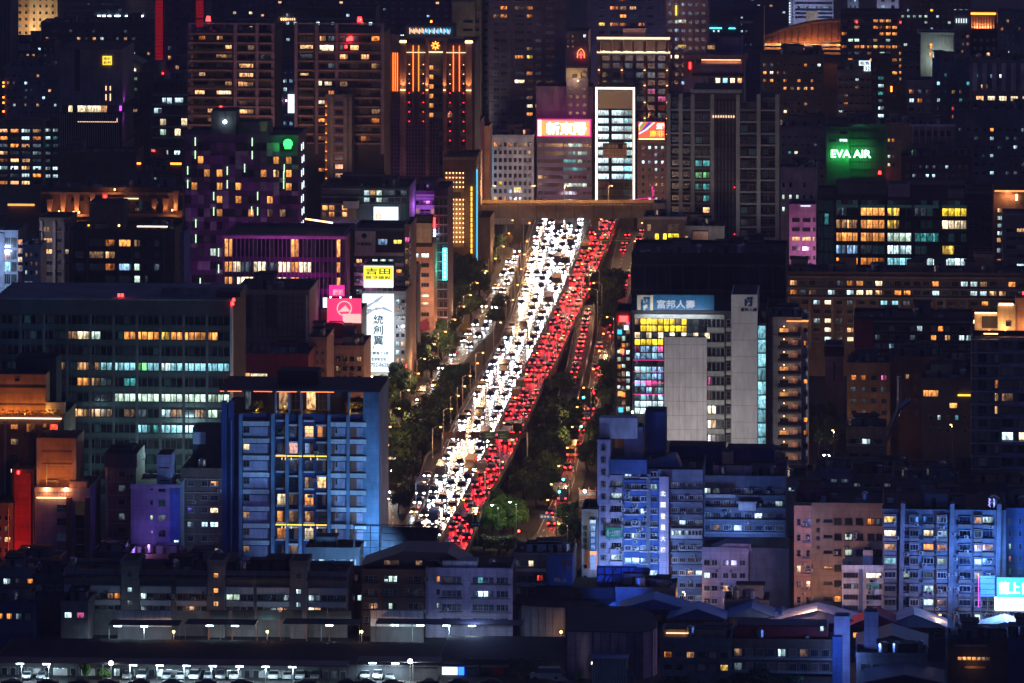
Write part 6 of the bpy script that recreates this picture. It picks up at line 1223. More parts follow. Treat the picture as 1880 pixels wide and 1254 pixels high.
B.bands(650, 742, [463, 482, 500, 518], 6, 'sage', .5, 'spandrel'); B.grid(652, 740, 6, 470, 545, 4, .7, .45, rows=['..GGc.', '......', 'D...c.'], p=P(c=.1), dk='.', nx=3, sill=True); B.acs(8, 655, 735, 475, 540)
B = Bld('bright_pipe_block', 'narrow block lit by street signs with a shiny pipe edge', 742, 754, 418, 720, 20, 'rose'); B.grid(742.5, 753.5, 1, 430, 690, 13, .8, .5, rows=['P', 'w', 'd', '.', 'd', '.', 'c'], dk=','); B.box('edge_pipe', 752, 753.5, 416, 700, 'steel', -.5, -.2); B.acs(10, 743, 751, 440, 680, y=-.4)
# tall white billboard building
B = Bld('billboard_building', 'apartment building carrying a tall white calligraphy billboard', 664, 745, 540, 735, 24, 'grey')
B.box('lower_wall', 668, 722, 684, 735, 'cream', -.8, .05); B.box('billboard', 667, 724, 538, 681, 'signwhite', -2.4, -1.2); B.box('billboard_frame', 665, 667, 538, 684, 'white', -2.6, -1.0); B.box('ground_light', 670, 723, 689, 691, 'ewhite', -2.2, -1.6)
for i in R(2): B.box('panel_seam', 667+19*(i+1), 667.3+19*(i+1), 538, 681, 'greylit', -2.42, -2.38)
for pts, w in ((((673, 562), (690, 552), (705, 541)), .55), (((671, 576), (690, 565), (705, 563), (722, 570)), .45), (((676, 569), (684, 566)), .8)):
    b = MB()
    for (a, c), (d, e) in zip(pts, pts[1:]): b.tube((B.x(a), -2.42, B.z(c)), (B.x(d), -2.42, B.z(e)), w, w*.4, 6)
    o = b.build('ink_stroke', 'greylit', B.root); 
for t, v in (('統', 576), ('創', 595), ('翼', 614)): B.text(t, 687, 705, v, v+17, 'inkteal', -2.5)
B.text('SC鋼骨 2·3房', 678, 715, 643, 649, 'inkgrey', -2.5); B.text('忠孝新生站', 683, 711, 654, 660, 'inkgrey', -2.5); B.text('2752-8628', 678, 715, 664, 671, 'inkgrey', -2.5); B.box('seal', 686.5, 688, 633, 638, 'signpink', -2.5, -2.4)
B.vol('yellow_sign_core', 670, 723, 484, -1.0, 6, 'dgrey', 528); B.box('yellow_sign', 669, 723, 487, 526, 'signwhite', -2.2, -1.0); B.box('yellow_field', 669.3, 722.7, 487.3, 512, 'signyellow', -2.3, -2.15); B.text('吉田', 673, 718, 490, 502, 'inkgreen', -2.4); B.text('開發建設', 673, 719, 504.5, 510.5, 'inkteal', -2.4)
for i in R(2): B.box('sign_rule', 670, 722, 514+5*i, 514.5+5*i, 'signorange', -2.26, -2.18)
b = MB()
for i in R(6): b.tube((B.x(672+10*i), -1.4, B.z(540)), (B.x(672+10*i), -1.4, B.z(526)), .08, .08, 4)
b.build('sign_props', 'metal', B.root); B.grid(725, 745, 2, 545, 700, 10, .7, .5, p=P(c=.25, w=.1), dk='.', sill=True); B.acs(12, 725, 742, 550, 690, y=-.3)
lamp('billboard_spill', B.root, (B.x(735), -6, B.z(600)), 900, (.85, .95, 1), 'POINT', 1)
for v in (668, 676): B.box('red_neon', 745.5, 747, v, v+9, 'ered', -.6, -.3)
B = Bld('pink_billboard_house', 'dark house carrying a glowing pink billboard with a mountain circle', 590, 664, 575, 765, 16, 'brown'); q = B.box('billboard', 601, 664, 547, 592, 'signpink', -1.0, -.2); B.box('billboard_glow', 630, 663.5, 575, 591.6, 'pinklit', -1.06, -.98); B.box('billboard_edge', 593.5, 600.8, 546, 564, 'signwhite', -.9, -.2)
b = MB(); X, Z, r = B.x(633), B.z(565), 13/B.k
for i in R(24):
    if i in (18, 17): continue
    a0, a1 = i*.2618, (i+1)*.2618; b.tube((X+r*math.cos(a0), -1.15, Z+r*math.sin(a0)), (X+r*math.cos(a1), -1.15, Z+r*math.sin(a1)), .16, .16, 5)
b.build('circle_mark', 'pinklit', B.root); b = MB(); b.prism([(X-r*.85, Z-r*.5), (X+r*.9, Z-r*.4), (X+r*.45, Z+r*.05), (X+r*.15, Z+r*.45), (X-r*.3, Z+r*.05)], -1.14, -1.05); b.build('mountain_mark', 'pinklit', B.root)
for u in (608, 626, 645): B.box('spotlight', u-1, u+1, 543, 545.5, 'ewhite', -2, -1.4)
B.vol('front_roof', 592, 650, 592, -5, 5, 'brown'); b = MB(); b.prism([(B.x(594), B.z(605)), (B.x(650), B.z(605)), (B.x(630), B.z(588)), (B.x(606), B.z(588))], -5.6, -.4); b.build('hipped_roof', 'maroon', B.root); B.grid(596, 650, 4, 612, 700, 4, .5, .4, p=P(d=.2), dk=','); lamp('pink_spill', B.root, (B.x(632), -5, B.z(580)), 700, (1, .1, .35), 'POINT', 1)
# salmon office, neon strips, blue glass corner
B = Bld('salmon_office', 'salmon tiled office with a pale rooftop panel beside the neon strip', 759, 797, 452, 650, 20, 'salmon', cat='office building'); B.box('roof_panel', 761, 793, 409, 445, 'cream', -.6, .4); B.box('roof_dark', 760, 794, 396, 409, 'dark', -.3, 4); B.box('panel_gap', 760, 794, 445, 453, 'dark', -.3, .3); B.vol('panel_back', 761, 793, 409, .5, 4, 'brown', 452)
for i in R(9):
    v = 465+18*i; B.win(757.5, 765 if i else 769, v, v+8, '.' if i else 'C', 2); B.win(773, 788, v, v+8, '.' if i else 'C', 3)
lamp('fill_glow', B.root, (B.x(775), -14, B.z(560)), 2600, (1, .5, .3), 'POINT', 1)  # fixtureless lamp added to brighten the salmon tiles
q = Vector((B.x(778), -.6, B.z(592))); b = MB(); b.prism([(q.x-1.6, q.z), (q.x+1.2, q.z+1.4), (q.x+1.6, q.z-1.6), (q.x-.8, q.z-2.6)], -.9, -.8); b.build('pink_flag', 'maroon', B.root)
B = Bld('neon_shaft_block', 'dark glass block with violet bands and vertical neon strips', 797, 822, 352, 640, 22, 'plum'); B.bands(797, 822, [360+17*i for i in R(15)], 1.8, 'lilac', .4, 'light_band'); B.grid(798, 822, 3, 362, 620, 15, .95, .8, dk='^', join=True)
B.box('red_neon', 796, 799.5, 399, 419, 'ered', -1.0, -.5); B.box('cyan_neon', 796.5, 799.5, 421, 433, 'ecool', -1.0, -.5); B.box('teal_neon', 813, 821, 455, 513, 'eteal', -1.2, -.5)
for i in R(7): B.box('sign_glyph', 815, 819, 457+8*i, 462+8*i, 'signwhite', -1.3, -1.18)
lamp('neon_spill', B.root, (B.x(818), -3, B.z(490)), 400, (.1, 1, .8), 'POINT', .5)
B = Bld('violet_band_office', 'office with glowing violet floor bands behind the salmon office', 750, 812, 355, 600, 20, 'plum', cat='office building'); B.bands(750, 811, [356, 362, 376, 380], 4, 'lilac', .6, 'violet_band'); B.bands(750, 811, [388, 393], 1.6, 'lilac', .5, 'violet_band'); B.grid(752, 810, 6, 366, 395, 2, .9, .7, rows=['......', 'O...O.'], dk='^', nx=2); B.box('white_neon', 747.5, 751, 352, 365, 'ecool', -1, -.3); lamp('violet_wash', B.root, (B.x(780), -10, B.z(372)), 2600, (.7, .15, 1), 'POINT', 1); B.clutter(2, 3, sheds='pink')
B = Bld('blue_glass_stair', 'narrow dark blue glass stair tower with a twin lamp on top', 746, 766, 500, 690, 12, 'deepblue'); B.grid(747, 765, 2, 520, 640, 8, .9, .85, rows=['..', 'k.', '..', 'r.', 'r.', '..', 'w.'], dk=':', ny=2); B.box('head', 745, 767, 484, 508, 'dark', -.4, 6); B.box('red_band', 745, 767, 508, 518, 'maroon', -.5, .05)
for u in (752, 759): B.box('twin_lamp', u, u+4, 489, 499, 'ewhite', -.8, -.4)
# theatre block, maroon block
B = Bld('tile_theatre', 'dark grid tiled theatre block with black vertical panels', 432, 568, 538, 790, 26, 'conc', cat='theatre'); 
for u0, u1, m in ((440, 461, 'dark'), (487, 507, 'dark'), (511, 538, 'grey')): B.box('facade_panel', u0, u1, 541, 602, m, -.2, .05)
for i in R(10): B.box('joint', 432, 568, 545+12*i, 545.6+12*i, 'dgrey', -.26, .05)
for i in R(15): B.box('joint', 436+9.2*i, 436.5+9.2*i, 540, 660, 'dgrey', -.27, .05)
B.box('blue_window', 510, 545, 624, 632, 'glassblue', -.3, .05); B.box('white_edge', 562, 566, 541, 655, 'tile', -.4, .1); B.clutter(2, 2)
B = Bld('maroon_studio', 'maroon block with bright salon windows behind the blue lit tower', 440, 567, 655, 850, 22, 'maroon'); B.win(441, 459, 684, 697, 'O', 3); B.win(460, 491, 685, 698, 'W', 3); B.win(448, 491, 708, 718, 'C', 4); B.clutter(1, 2)
B = Bld('white_shaft_block', 'grey shafts with pipes and cables behind the blue lit tower roof', 566, 600, 625, 830, 20, 'rose'); B.grid(568, 598, 3, 640, 720, 5, .5, .5, dk='.'); B.clutter(2, 2)
B = Bld('cable_apartments', 'old apartments with ragged balconies between theatre and white billboard', 600, 668, 640, 800, 22, 'rose'); B.grid(602, 666, 5, 650, 720, 4, .7, .55, p=P(d=.1, w=.08), dk=',', sill=True); B.acs(12, 604, 664, 655, 715); B.clutter(3, 2, 2)
# ================================================================== big glass office on the west side
B = Bld('banded_glass_office', 'very wide banded glass office with rows of lit floors', -10, 428, 552, 1010, 30, 'dark', cat='office building', para=0)
B.box('roof_edge', -10, 430, 546, 549, 'conc', -.8, 30); B.box('top_wall', -10, 429, 549, 576, 'dgrey', -.5, .05); B.box('corner_pier', 425, 430, 549, 1010, 'tile', -.6, .5)
L = {0: '', 1: '.,..,.dWG..OOOyOOOO..', 2: '', 3: '..Cc.d.wdkkkgkCkkkkk.', 4: '.......OdD t........', 5: '..........GGGGGGGGGG.', 6: '....wwwwwd.dD.cd.dGD.', 7: '.....k......ktkk.ttk.', 8: '', 9: ';;;;;;;;;;;;;;;;;;', 10: '', 11: '..;;;;;;;;;;'}
for r_ in R(12):
    v = 577+28.4*r_; s = L[r_]
    for c in R(40):
        u = -8+10.8*c; k = int(c/2); st = s[k] if k < len(s) else '.'
        if st == ' ': st = '.'
        if v > 800 and u > 330: continue
        if v > 860 and (u < 120): continue
        B.win(u, u+10.3, v+1, v+16, st if st != '.' else (';' if (c*7+r_*3) % 5 == 0 else '.'), 1, 1, 0, .08, 'framedark')
    B.box('spandrel', -10, 425, v+17, v+25, 'tealspandrel', -.35, .05); B.box('floor_line', -10, 425, v+25, v+28, 'dgrey', -.2, .05)
lamp('fill_wash', B.root, (B.x(150), -22, B.z(770)), 8500, (.55, .92, 1), 'POINT', 2); lamp('fill_wash', B.root, (B.x(330), -22, B.z(800)), 8500, (.55, .92, 1), 'POINT', 2)  # two unseen lamps added high in front to brighten the spandrels
B.piers([2.6+10.8*i for i in R(39)], .7, 576, 940, 'grey', .42, 'mullion')
B.piers([39+43*i for i in R(9)], 4, 576, 950, 'grey', .45); B.beacon(219, 541, 1); B.beacon(225, 541, 1); B.beacon(432, 546, -1); B.beacon(430, 553, -1); B.box('roof_plant', 290, 375, 533, 546, 'conc', 8, 16); B.box('roof_plant', 395, 440, 536, 546, 'dark', 4, 12)
B.beacon(433, 695, -1.2); B.beacon(428, 704, -1.2)

# ================================================================== near west side
def rail_lights(B, u0, u1, v, mat='ewarm', n=10):
    for i in R(n): u = u0+(u1-u0)*i/(n-1); B.box('rail_post', u-.25, u+.25, v-8, v, 'darkmetal', -.5, -.4)
    B.box('rail_top', u0, u1, v-8.5, v-7.8, 'darkmetal', -.55, -.4); B.box('light_line', u0, u1, v+.2, v+1.6, mat, -.7, -.35)
B = Bld('amber_terrace_tower', 'dark apartment tower with an amber lit planted roof terrace', -12, 118, 768, 1060, 20, 'brown', cat='tower')
B.vol('roof_house', -12, 82, 690, 3, 9, 'orange', 768); B.vol('top_roof', 18, 94, 666, 9, 9, 'dark', 768); B.win(24, 34, 697, 703, '.', 1, 1, 2.98); B.bands(-12, 82, [713, 745], 2, 'brown', 2.9*-1+.1, 'trim', 3.05)
B.vol('terrace_wall', 82, 118, 740, 2, 1, 'cream', 768); rail_lights(B, -10, 114, 766, 'ewarm', 22)
b = MB(); rg = random.Random(3)
for i in R(260):
    x = rg.uniform(B.x(4), B.x(112)); z = B.z(766)+rg.random()**1.6*1.6; s_ = rg.uniform(.12, .3); y = rg.uniform(-.1, .8); b.quad((x-s_, y, z), (x+s_, y-.1, z+s_*.3), (x+s_*.4, y, z+s_*1.3), (x-s_*.6, y+.1, z+s_))
b.build('terrace_planting', 'leaflitgold', B.root)['kind'] = 'stuff'
for x in (10, 45, 85): lamp('terrace_light', B.root, (B.x(x), .6, B.z(762)), 420, (1, .42, .08), 'POINT', .3)
for a in ((20, 34, 778, 788, 'o'), (49, 64, 777, 793, 'o'), (79, 87, 777, 784, 'o'), (92, 107, 777, 791, 'r')): B.win(*a, 3, 2)
for v in (805, 833): B.win(20, 34, v, v+11, 'd' if v < 810 else ',', 2)
B.win(20, 33, 860, 868, 'W', 2); B.piers([112, 10], 4, 770, 1000, 'mauve', .5)
B = Bld('amber_balcony_tower', 'tower with a smooth orange lit penthouse wall and amber balcony', 64, 166, 902, 1085, 18, 'mauve', cat='tower')
B.vol('penthouse', 66, 139, 806, 2, 12, 'orange', 902)
for v in (830, 853): B.box('groove', 75, 131, v, v+1.4, 'brown', 1.9, 2.05)
B.piers([69, 135], 7, 806, 902, 'salmon', -1.4, 'corner_pier'); b = MB(); b.tube((B.x(84), 1.6, B.z(902)), (B.x(84), 1.6, B.z(853)), .15, .15, 5); b.tube((B.x(84), 1.6, B.z(884)), (B.x(104), 1.6, B.z(884)), .15, .15, 5); b.tube((B.x(104), 1.6, B.z(884)), (B.x(104), 1.6, B.z(902)), .15, .15, 5); b.build('pipe', 'cream', B.root)
rail_lights(B, 68, 128, 912, 'ewarm', 12); lamp('penthouse_light', B.root, (B.x(86), -.6, B.z(898)), 700, (1, .40, .10), 'POINT', .3); lamp('penthouse_light', B.root, (B.x(122), -.4, B.z(898)), 500, (1, .40, .12), 'POINT', .3); lamp('penthouse_wash', B.root, (B.x(100), -14, B.z(880)), 2500, (1, .38, .15), 'SPOT', .5, (0, 1, .15), 70)
B.box('glass_canopy', 128, 160, 883, 894, 'salmon', -.2, 3); B.piers([127, 162], 9, 912, 1040, 'brick', .8); 
for v in (925, 950, 978, 1005): B.win(104, 124, v, v+15, ':', 2, 2); B.win(138, 157, v-6, v+20, ',', 1, 2)
B = Bld('red_panel_tower', 'narrow tower with a glowing red metal clad front', 22, 63, 868, 1075, 16, 'brown', cat='tower'); q = B.box('red_front', 27, 58, 866, 1042, 'red', -1.2, .05)
for i in R(7): B.box('groove', 27, 58, 890+25*i, 891.2+25*i, 'maroon', -1.25, -1.15)
lamp('red_wash', B.root, (B.x(42), -9, B.z(1035)), 2400, (1, .10, .04), 'SPOT', .5, (0, 1, .8), 90); lamp('red_wash', B.root, (B.x(42), -8, B.z(930)), 600, (1, .2, .06), 'POINT', .5); B.beacon(35, 866, -1)
B = Bld('edge_balcony_block', 'dark block with lit balconies at the picture edge', -12, 24, 930, 1080, 16, 'brown'); B.grid(-10, 22, 2, 940, 1040, 5, .7, .5, rows=['..', '.d', '.w', '..'], dk=','); B.box('pipe', 15.5, 17, 930, 1040, 'cream', -.5, -.2)
B = Bld('black_cap_house', 'brown house with a black slanted roof cap', 193, 250, 858, 1075, 16, 'brown'); B.vol('roof_cap', 192, 252, 832, -.4, 14, 'dark', 858)
for v in (864, 890, 915, 942, 967, 995): B.win(218, 230, v, v+12, 'D' if v in (890, 942) else ';', 2, 1); B.win(238, 246, v+4, v+14, ',', 1)
B.bands(193, 250, [883, 908, 935, 960, 985], 1.5, 'tan', .3, 'course'); B.piers([196], 5, 858, 1030, 'tan', .4); B.clutter(1, 2)
B = Bld('violet_stair_house', 'violet lit house with a tall blank stair tower', 240, 331, 896, 1080, 16, 'lilac'); B.vol('stair_tower', 285, 312, 838, 3, 8, 'lilac', 896); B.bands(290, 308, [861, 884], 2, 'dark', -2.9, 'slot', 3.05)
for v in (888, 915, 942, 970, 1000): B.win(291, 305, v+2, v+15, 'D' if v == 942 else ';', 2); B.win(276, 282, v+3, v+12, 'G' if v == 942 else '.', 1)
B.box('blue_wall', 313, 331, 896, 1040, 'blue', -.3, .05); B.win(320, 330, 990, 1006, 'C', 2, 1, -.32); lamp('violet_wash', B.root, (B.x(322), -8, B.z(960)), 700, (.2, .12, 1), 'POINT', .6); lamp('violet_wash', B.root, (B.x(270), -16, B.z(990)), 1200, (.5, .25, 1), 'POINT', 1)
B = Bld('brown_window_house', 'dark brown apartment house with paned windows beside the blue lit tower', 332, 408, 866, 1070, 18, 'brown')
for r_, v in enumerate((882, 908, 931, 957, 983, 1005)):
    for j, u in enumerate((344, 370, 386)): B.win(u, u+(12 if j < 2 else 15), v, v+10, ['.', '.', 'o'][j] if r_ == 0 else {(2, 2): 'W', (3, 0): 'c', (3, 1): 'c', (3, 2): 'c', (5, 1): 'W', (5, 2): 'W'}.get((r_, j), ','), 2, 2, 0, .1, 'frame', True)
B.bands(332, 408, [878, 903, 928, 953, 979], 1.6, 'rose', .4, 'course'); B.vol('lift_house', 348, 405, 792, 6, 8, 'dgrey', 866); B.box('white_panel', 349, 372, 800, 822, 'tile', 5.6, 6.05); B.acs(4, 345, 400, 890, 1010); B.clutter(1, 2)
# ------------------------------------------------ blue lit apartment tower
B = Bld('blue_lit_tower', 'apartment tower washed in blue light with white balcony bands', 405, 668, 758, 1070, 26, 'deepblue', cat='tower', para=0)
B.vol('east_wall', 668, 697, 716, -.6, 26, 'steelblue'); pbox('roof_canopy', B.root, B.x(403), B.x(700), -1.5, 20, B.z(716), B.z(712), 'dark'); B.vol('roof_box', 505, 580, 688, 6, 8, 'dark', 712)
for u in (505, 530, 552, 603, 640): B.box('canopy_post', u, u+3.5, 716, 758, 'steelblue', -.3, .6)
for u0, u1 in ((405, 412), (419, 445), (467, 501), (510, 546), (554, 615)): B.box('canopy_light', u0, u1, 715.8, 717.2, 'eneon', -1.3, -1.0)
for u0, u1, st in ((447, 458, 'D'), (509, 527, 'd'), (532, 549, ','), (560, 578, 'w'), (582, 600, ',')): B.win(u0, u1, 722, 756, st, 2, 2, 4)
pbox('penthouse_wall', B.root, B.x(445), B.x(640), 4.1, 5, B.z(758), B.z(718), 'dark')
for u, w, h in ((471, 18, 22), (655, 30, 26), (645, 20, 24), (517, 14, 8), (566, 14, 8)): tree(0, 0, w*1.25, h*1.3, 'golden lit shrub on the blue tower roof terrace, %s' % {471: 'by the west corner', 655: 'by the east corner', 645: 'second from the east corner', 517: 'before the pale column', 566: 'beside the wall lamps'}[u], None, 'leaflitgold', Vector((PX(u, B.Y+2), B.Y+1.5, B.z(762)))); lamp('terrace_light', B.root, (B.x(u), .6, B.z(754)), 90, (1, .55, .15), 'POINT', .15)
for i in R(9):
    v = 772+31.2*i
    for u0, u1 in ((447, 496), (609, 639), (643, 674)):
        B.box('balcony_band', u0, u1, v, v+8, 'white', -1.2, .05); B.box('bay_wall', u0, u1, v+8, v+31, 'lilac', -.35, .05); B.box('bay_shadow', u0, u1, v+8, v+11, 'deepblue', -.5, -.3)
    for u0, u1 in ((611, 615.5), (644, 656)): B.box('red_slat_panel', u0, u1, v+9, v+29, 'brick', -.5, .05); 
    B.win(447, 459, v+7, v+22, {1: 'W', 2: '.', 5: 'd', 6: ',', 7: 'd'}.get(i, '.'), 2, 2, -.42); B.win(617, 621, v+9, v+21, 'd' if i in (4, 5, 6) else '.', 1, 2, -.5)
    for j, u in enumerate((509, 531, 560, 583)):
        st = {(0, 2): 'w', (0, 3): 'O', (1, 1): 'O', (3, 2): 'd', (3, 3): 'w', (4, 0): 'W', (4, 1): 'd', (4, 2): 'O', (5, 0): 'O', (5, 1): 'd', (5, 2): 'w', (6, 0): 'O', (6, 2): 'W', (2, 0): ',', (7, 1): 'd'}.get((i, j), '.')
        B.win(u, u+17, v+8, v+29, st, 2, 3, -.05, .1, 'framedark'); B.box('balcony_band', u-1, u+18, v+(j % 2)*8-3, v+(j % 2)*8, 'white', -.9, .05)
        if (i+j) % 2: B.box('red_slat_panel', u+10, u+16, v+9, v+28, 'brick', -.35, -.2)
B.piers([502, 528.5, 553, 606, 641, 443], 6, 758, 1068, 'steelblue', 1.5); B.piers([412, 425], 10, 735, 1068, 'deepblue', .5); B.piers([425.5], 1.5, 770, 1068, 'steelblue', 1.0)
for v in (833, 959):
    for u0, u1 in ((508, 527), (529, 556), (559, 580), (582, 602)): B.box('amber_line', u0, u1, v, v+1.8, 'eyellow', -1.9, -1.55)
    for u in (519, 525, 536, 572, 584): B.box('drop_light', u, u+1, v+4, v+8, 'frost', -1.7, -1.4)
B.acs(8, 510, 598, 800, 1000, y=-.6)
lamp('blue_wash', B.root, (B.x(745), -42, 6), 26000, (.20, .50, 1.0), 'SPOT', 2, (-.42, 1, .42), 75)
lamp('blue_wash', B.root, (B.x(704), -10, B.z(1022)), 5200, (.22, .52, 1.0), 'SPOT', 1, (-.55, 1, .75), 150); lamp('blue_wash', B.root, (B.x(560), -11, B.z(1030)), 1300, (.25, .5, 1.0), 'SPOT', 1, (.1, 1, 1.0), 140)
lamp('blue_wash', B.root, (B.x(500), -60, 22), 1500, (.3, .5, 1.0), 'SPOT', 2, (0, 1, .15), 70)
# rooftop billboard seen from behind
p = G(650, 1120); o = tag(empty('rooftop_billboard', p, -ANG), 'black billboard back on a steel frame in front of the blue lit tower', 'billboard'); k = p.y/F
def q_(u): return (u-650)*k
def z_(v): return (1120-v)*k
b = MB()
for u in (650, 680, 700, 757, 805): b.tube((q_(u), 0, 0), (q_(u), 0, z_(963)), .14, .14, 5)
for v in (965, 978, 992, 1005, 1020): b.tube((q_(648), -.1, z_(v)), (q_(700), -.1, z_(v)), .1, .1, 5)
b.tube((q_(648), -.2, z_(963)), (q_(806), -.2, z_(963)), .14, .14, 5); b.build('frame', 'darkmetal', o); pbox('back_panel', o, q_(699), q_(803), .1, .6, z_(1020), z_(967), 'dark')
for i in R(3): pbox('panel_rib', o, q_(699), q_(803), 0, .09, z_(980+13*i), z_(979+13*i), 'darkmetal')

# ================================================================== near east side: blue lit apartments
B = Bld('blue_corner_apartments', 'large corner apartment block washed in blue light with white vertical characters', 1097, 1290, 868, 1115, 26, 'bluegrey')
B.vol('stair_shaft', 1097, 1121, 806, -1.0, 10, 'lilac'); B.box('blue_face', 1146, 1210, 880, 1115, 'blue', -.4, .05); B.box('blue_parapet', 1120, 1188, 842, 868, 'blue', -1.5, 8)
b = MB()
for i in R(14):
    x0 = B.x(1100+5*i); b.prism([(x0, B.z(806)), (x0+.3, B.z(806)), (x0+.6, B.z(806)+.0), (x0+.6, B.z(768)), (x0+.3, B.z(768)), (x0, B.z(768))], .8+.12*(i % 2), 5)
b.build('corrugated_roof_house', 'whiteroof', B.root); B.vol('tank_room', 1145, 1180, 786, 2, 6, 'bluegrey', 842); B.vol('steel_cage', 1182, 1220, 762, 6, 8, 'deepblue', 842)
for i in R(12): v = 817+22.3*i; B.box('red_window_frame', 1104, 1113, v, v+10, 'brick', -1.2, -.9); B.win(1105.5, 1111.5, v+1.3, v+8.7, '.', 1, 1, -1.22)
for i in R(11):
    v = 858+22.6*i
    B.box('balcony', 1120, 1143, v+12, v+22, 'lilac', -1.6, .05); B.win(1122, 1142, v+1, v+11, {0: 'D', 1: 'D', 2: 'c', 4: '.', 5: '.', 7: 'c'}.get(i, '.'), 4, 1, -.2, .1, 'framewhite')
    for j, (u, w) in enumerate(((1147, 12), (1160, 14), (1176, 14), (1193, 14))):
        q = (i*5+j*3) % 7
        if i < 10: B.win(u, u+w, v+6, v+16, {0: 'c', 1: 'D', 3: ':', 5: 'w' if i == 5 else ':'}.get(q, ':'), 2+(q % 2), 1, -.42, .13, 'framewhite' if q < 5 else 'frame', True)
        if q in (1, 4, 6): o = B.box('bay_cage', u-.5, u+w+.5, v+16, v+18, 'white', -1.2, -.4)
B.piers([1191], 8, 868, 1040, 'bluegrey', .9); B.piers([1219.5], 17, 872, 1115, 'lilac', 1.6, 'name_pier'); B.acs(26, 1147, 1205, 890, 1090, y=-.45); B.acs(10, 1122, 1142, 880, 1090, y=-1.6)
for i, t in enumerate('北國登星大樓'): B.text(t, 1213.5, 1222.5, 898+20.6*i, 907.5+20.6*i, 'letterwhite', -1.75)
q = B.box('sign_board', 1113, 1142, 965, 985, 'signgreen', -2.4, -1.8); B.text('第一上成電梯', 1115, 1140, 969, 981, 'framewhite', -2.5)
for i in R(10):
    v = 880+23*i
    for j, u in enumerate((1232, 1247, 1262, 1277)): q = (i*3+j*5) % 6; B.win(u, u+12, v+4, v+13, {0: 'G' if i in (4, 7) else 'D', 2: 'c' if i == 3 else '.'}.get(q, '.'), 3, 1, 0, .12, 'framewhite' if q < 3 else 'frame', True)
B.bands(1228, 1290, [896+23*i for i in R(9)], 4, 'bluegrey', .7, 'ledge'); B.acs(14, 1230, 1286, 890, 1080, y=-.2)
B.box('enclosed_balcony', 1232, 1290, 967, 985, 'white', -1.6, -.2); B.grid(1233, 1289, 9, 969, 980, 1, .85, .8, rows=['cGG.c....'], dk='.', y=-1.62, frame='framewhite', join=False, nx=1)
B.clutter(2, 3); b = MB(); b.prism([(B.x(1185), 0), (B.x(1250), 0), (B.x(1240), 2.6), (B.x(1192), 1.6)], 3, 9); b.build('tin_roof', 'blueroof', B.root, (0, 0, B.z(860)))
lamp('blue_wash', B.root, (B.x(1165), -16, 9), 5200, (.22, .42, 1.0), 'SPOT', 1, (.15, 1, .75), 150)
B = Bld('blue_rear_apartments', 'wide rear apartment block in blue shade with white cage balconies', 1286, 1442, 880, 1095, 24, 'bluegrey')
for i in R(9):
    v = 892+22.5*i; B.box('ledge', 1286, 1442, v+15, v+19, 'bluegrey', -.9, .05)
    for j in R(8):
        u = 1290+19*j; q = (i*5+j*7) % 9; B.win(u, u+15, v+3, v+14, {0: 'c', 1: 'D', 4: 'd' if i == 3 else ':', 7: 'D'}.get(q, ':'), 3, 1, 0, .12, 'framewhite' if q < 4 else 'frame')
for a in ((1356, 1388, 920, 934), (1352, 1390, 918, 921), (1296, 1350, 905, 911)): B.box('white_cage', *a, 'white', -1.8, -1.0)
B.acs(22, 1290, 1438, 900, 1060, y=-.3); B.vol('roof_shed', 1308, 1380, 858, 3, 8, 'lilac', 880); B.vol('roof_shed', 1226, 1330, 830, 8, 8, 'deepblue', 870); B.vol('roof_shed', 1332, 1420, 836, 10, 8, 'deepblue', 870); B.vol('tank_box', 1325, 1345, 834, 4, 3, 'conc', 880); B.clutter(4, 3, 2)
lamp('blue_wash', B.root, (B.x(1350), -9, B.z(985)), 1500, (.22, .40, 1.0), 'SPOT', 1, (.1, 1, .5), 140)
# billboard back in blue light
p = G(1095, 1150); o = tag(empty('led_billboard', p, -ANG), 'blue glowing back of a steel framed billboard below the corner apartments', 'billboard'); k = p.y/F
def q_(u): return (u-1095)*k
def z_(v): return (1150-v)*k
pbox('back_panel', o, q_(1096), q_(1168), .9, 1.3, z_(1097), z_(1040), 'blue'); pbox('side_panel', o, q_(1168), q_(1192), .4, .9, z_(1097), z_(1042), 'deepblue'); b = MB()
for u in (1096, 1110, 1124, 1140, 1155, 1168): b.tube((q_(u), .5, 0), (q_(u), .5, z_(1040)), .13, .13, 5)
for v in (1042, 1056, 1070, 1084): b.tube((q_(1096), .4, z_(v)), (q_(1168), .4, z_(v)), .09, .09, 5)
for i in R(4): b.tube((q_(1096+18*i), .3, z_(1084-14*(i % 2))), (q_(1114+18*i), .3, z_(1056-14*(i % 2))), .08, .08, 4)
b.build('frame', 'darkmetal', o); lamp('screen_light', o, (q_(1140), -14, z_(1080)), 4200, (.04, .14, 1), 'SPOT', 1, (0, 1, .2), 90)
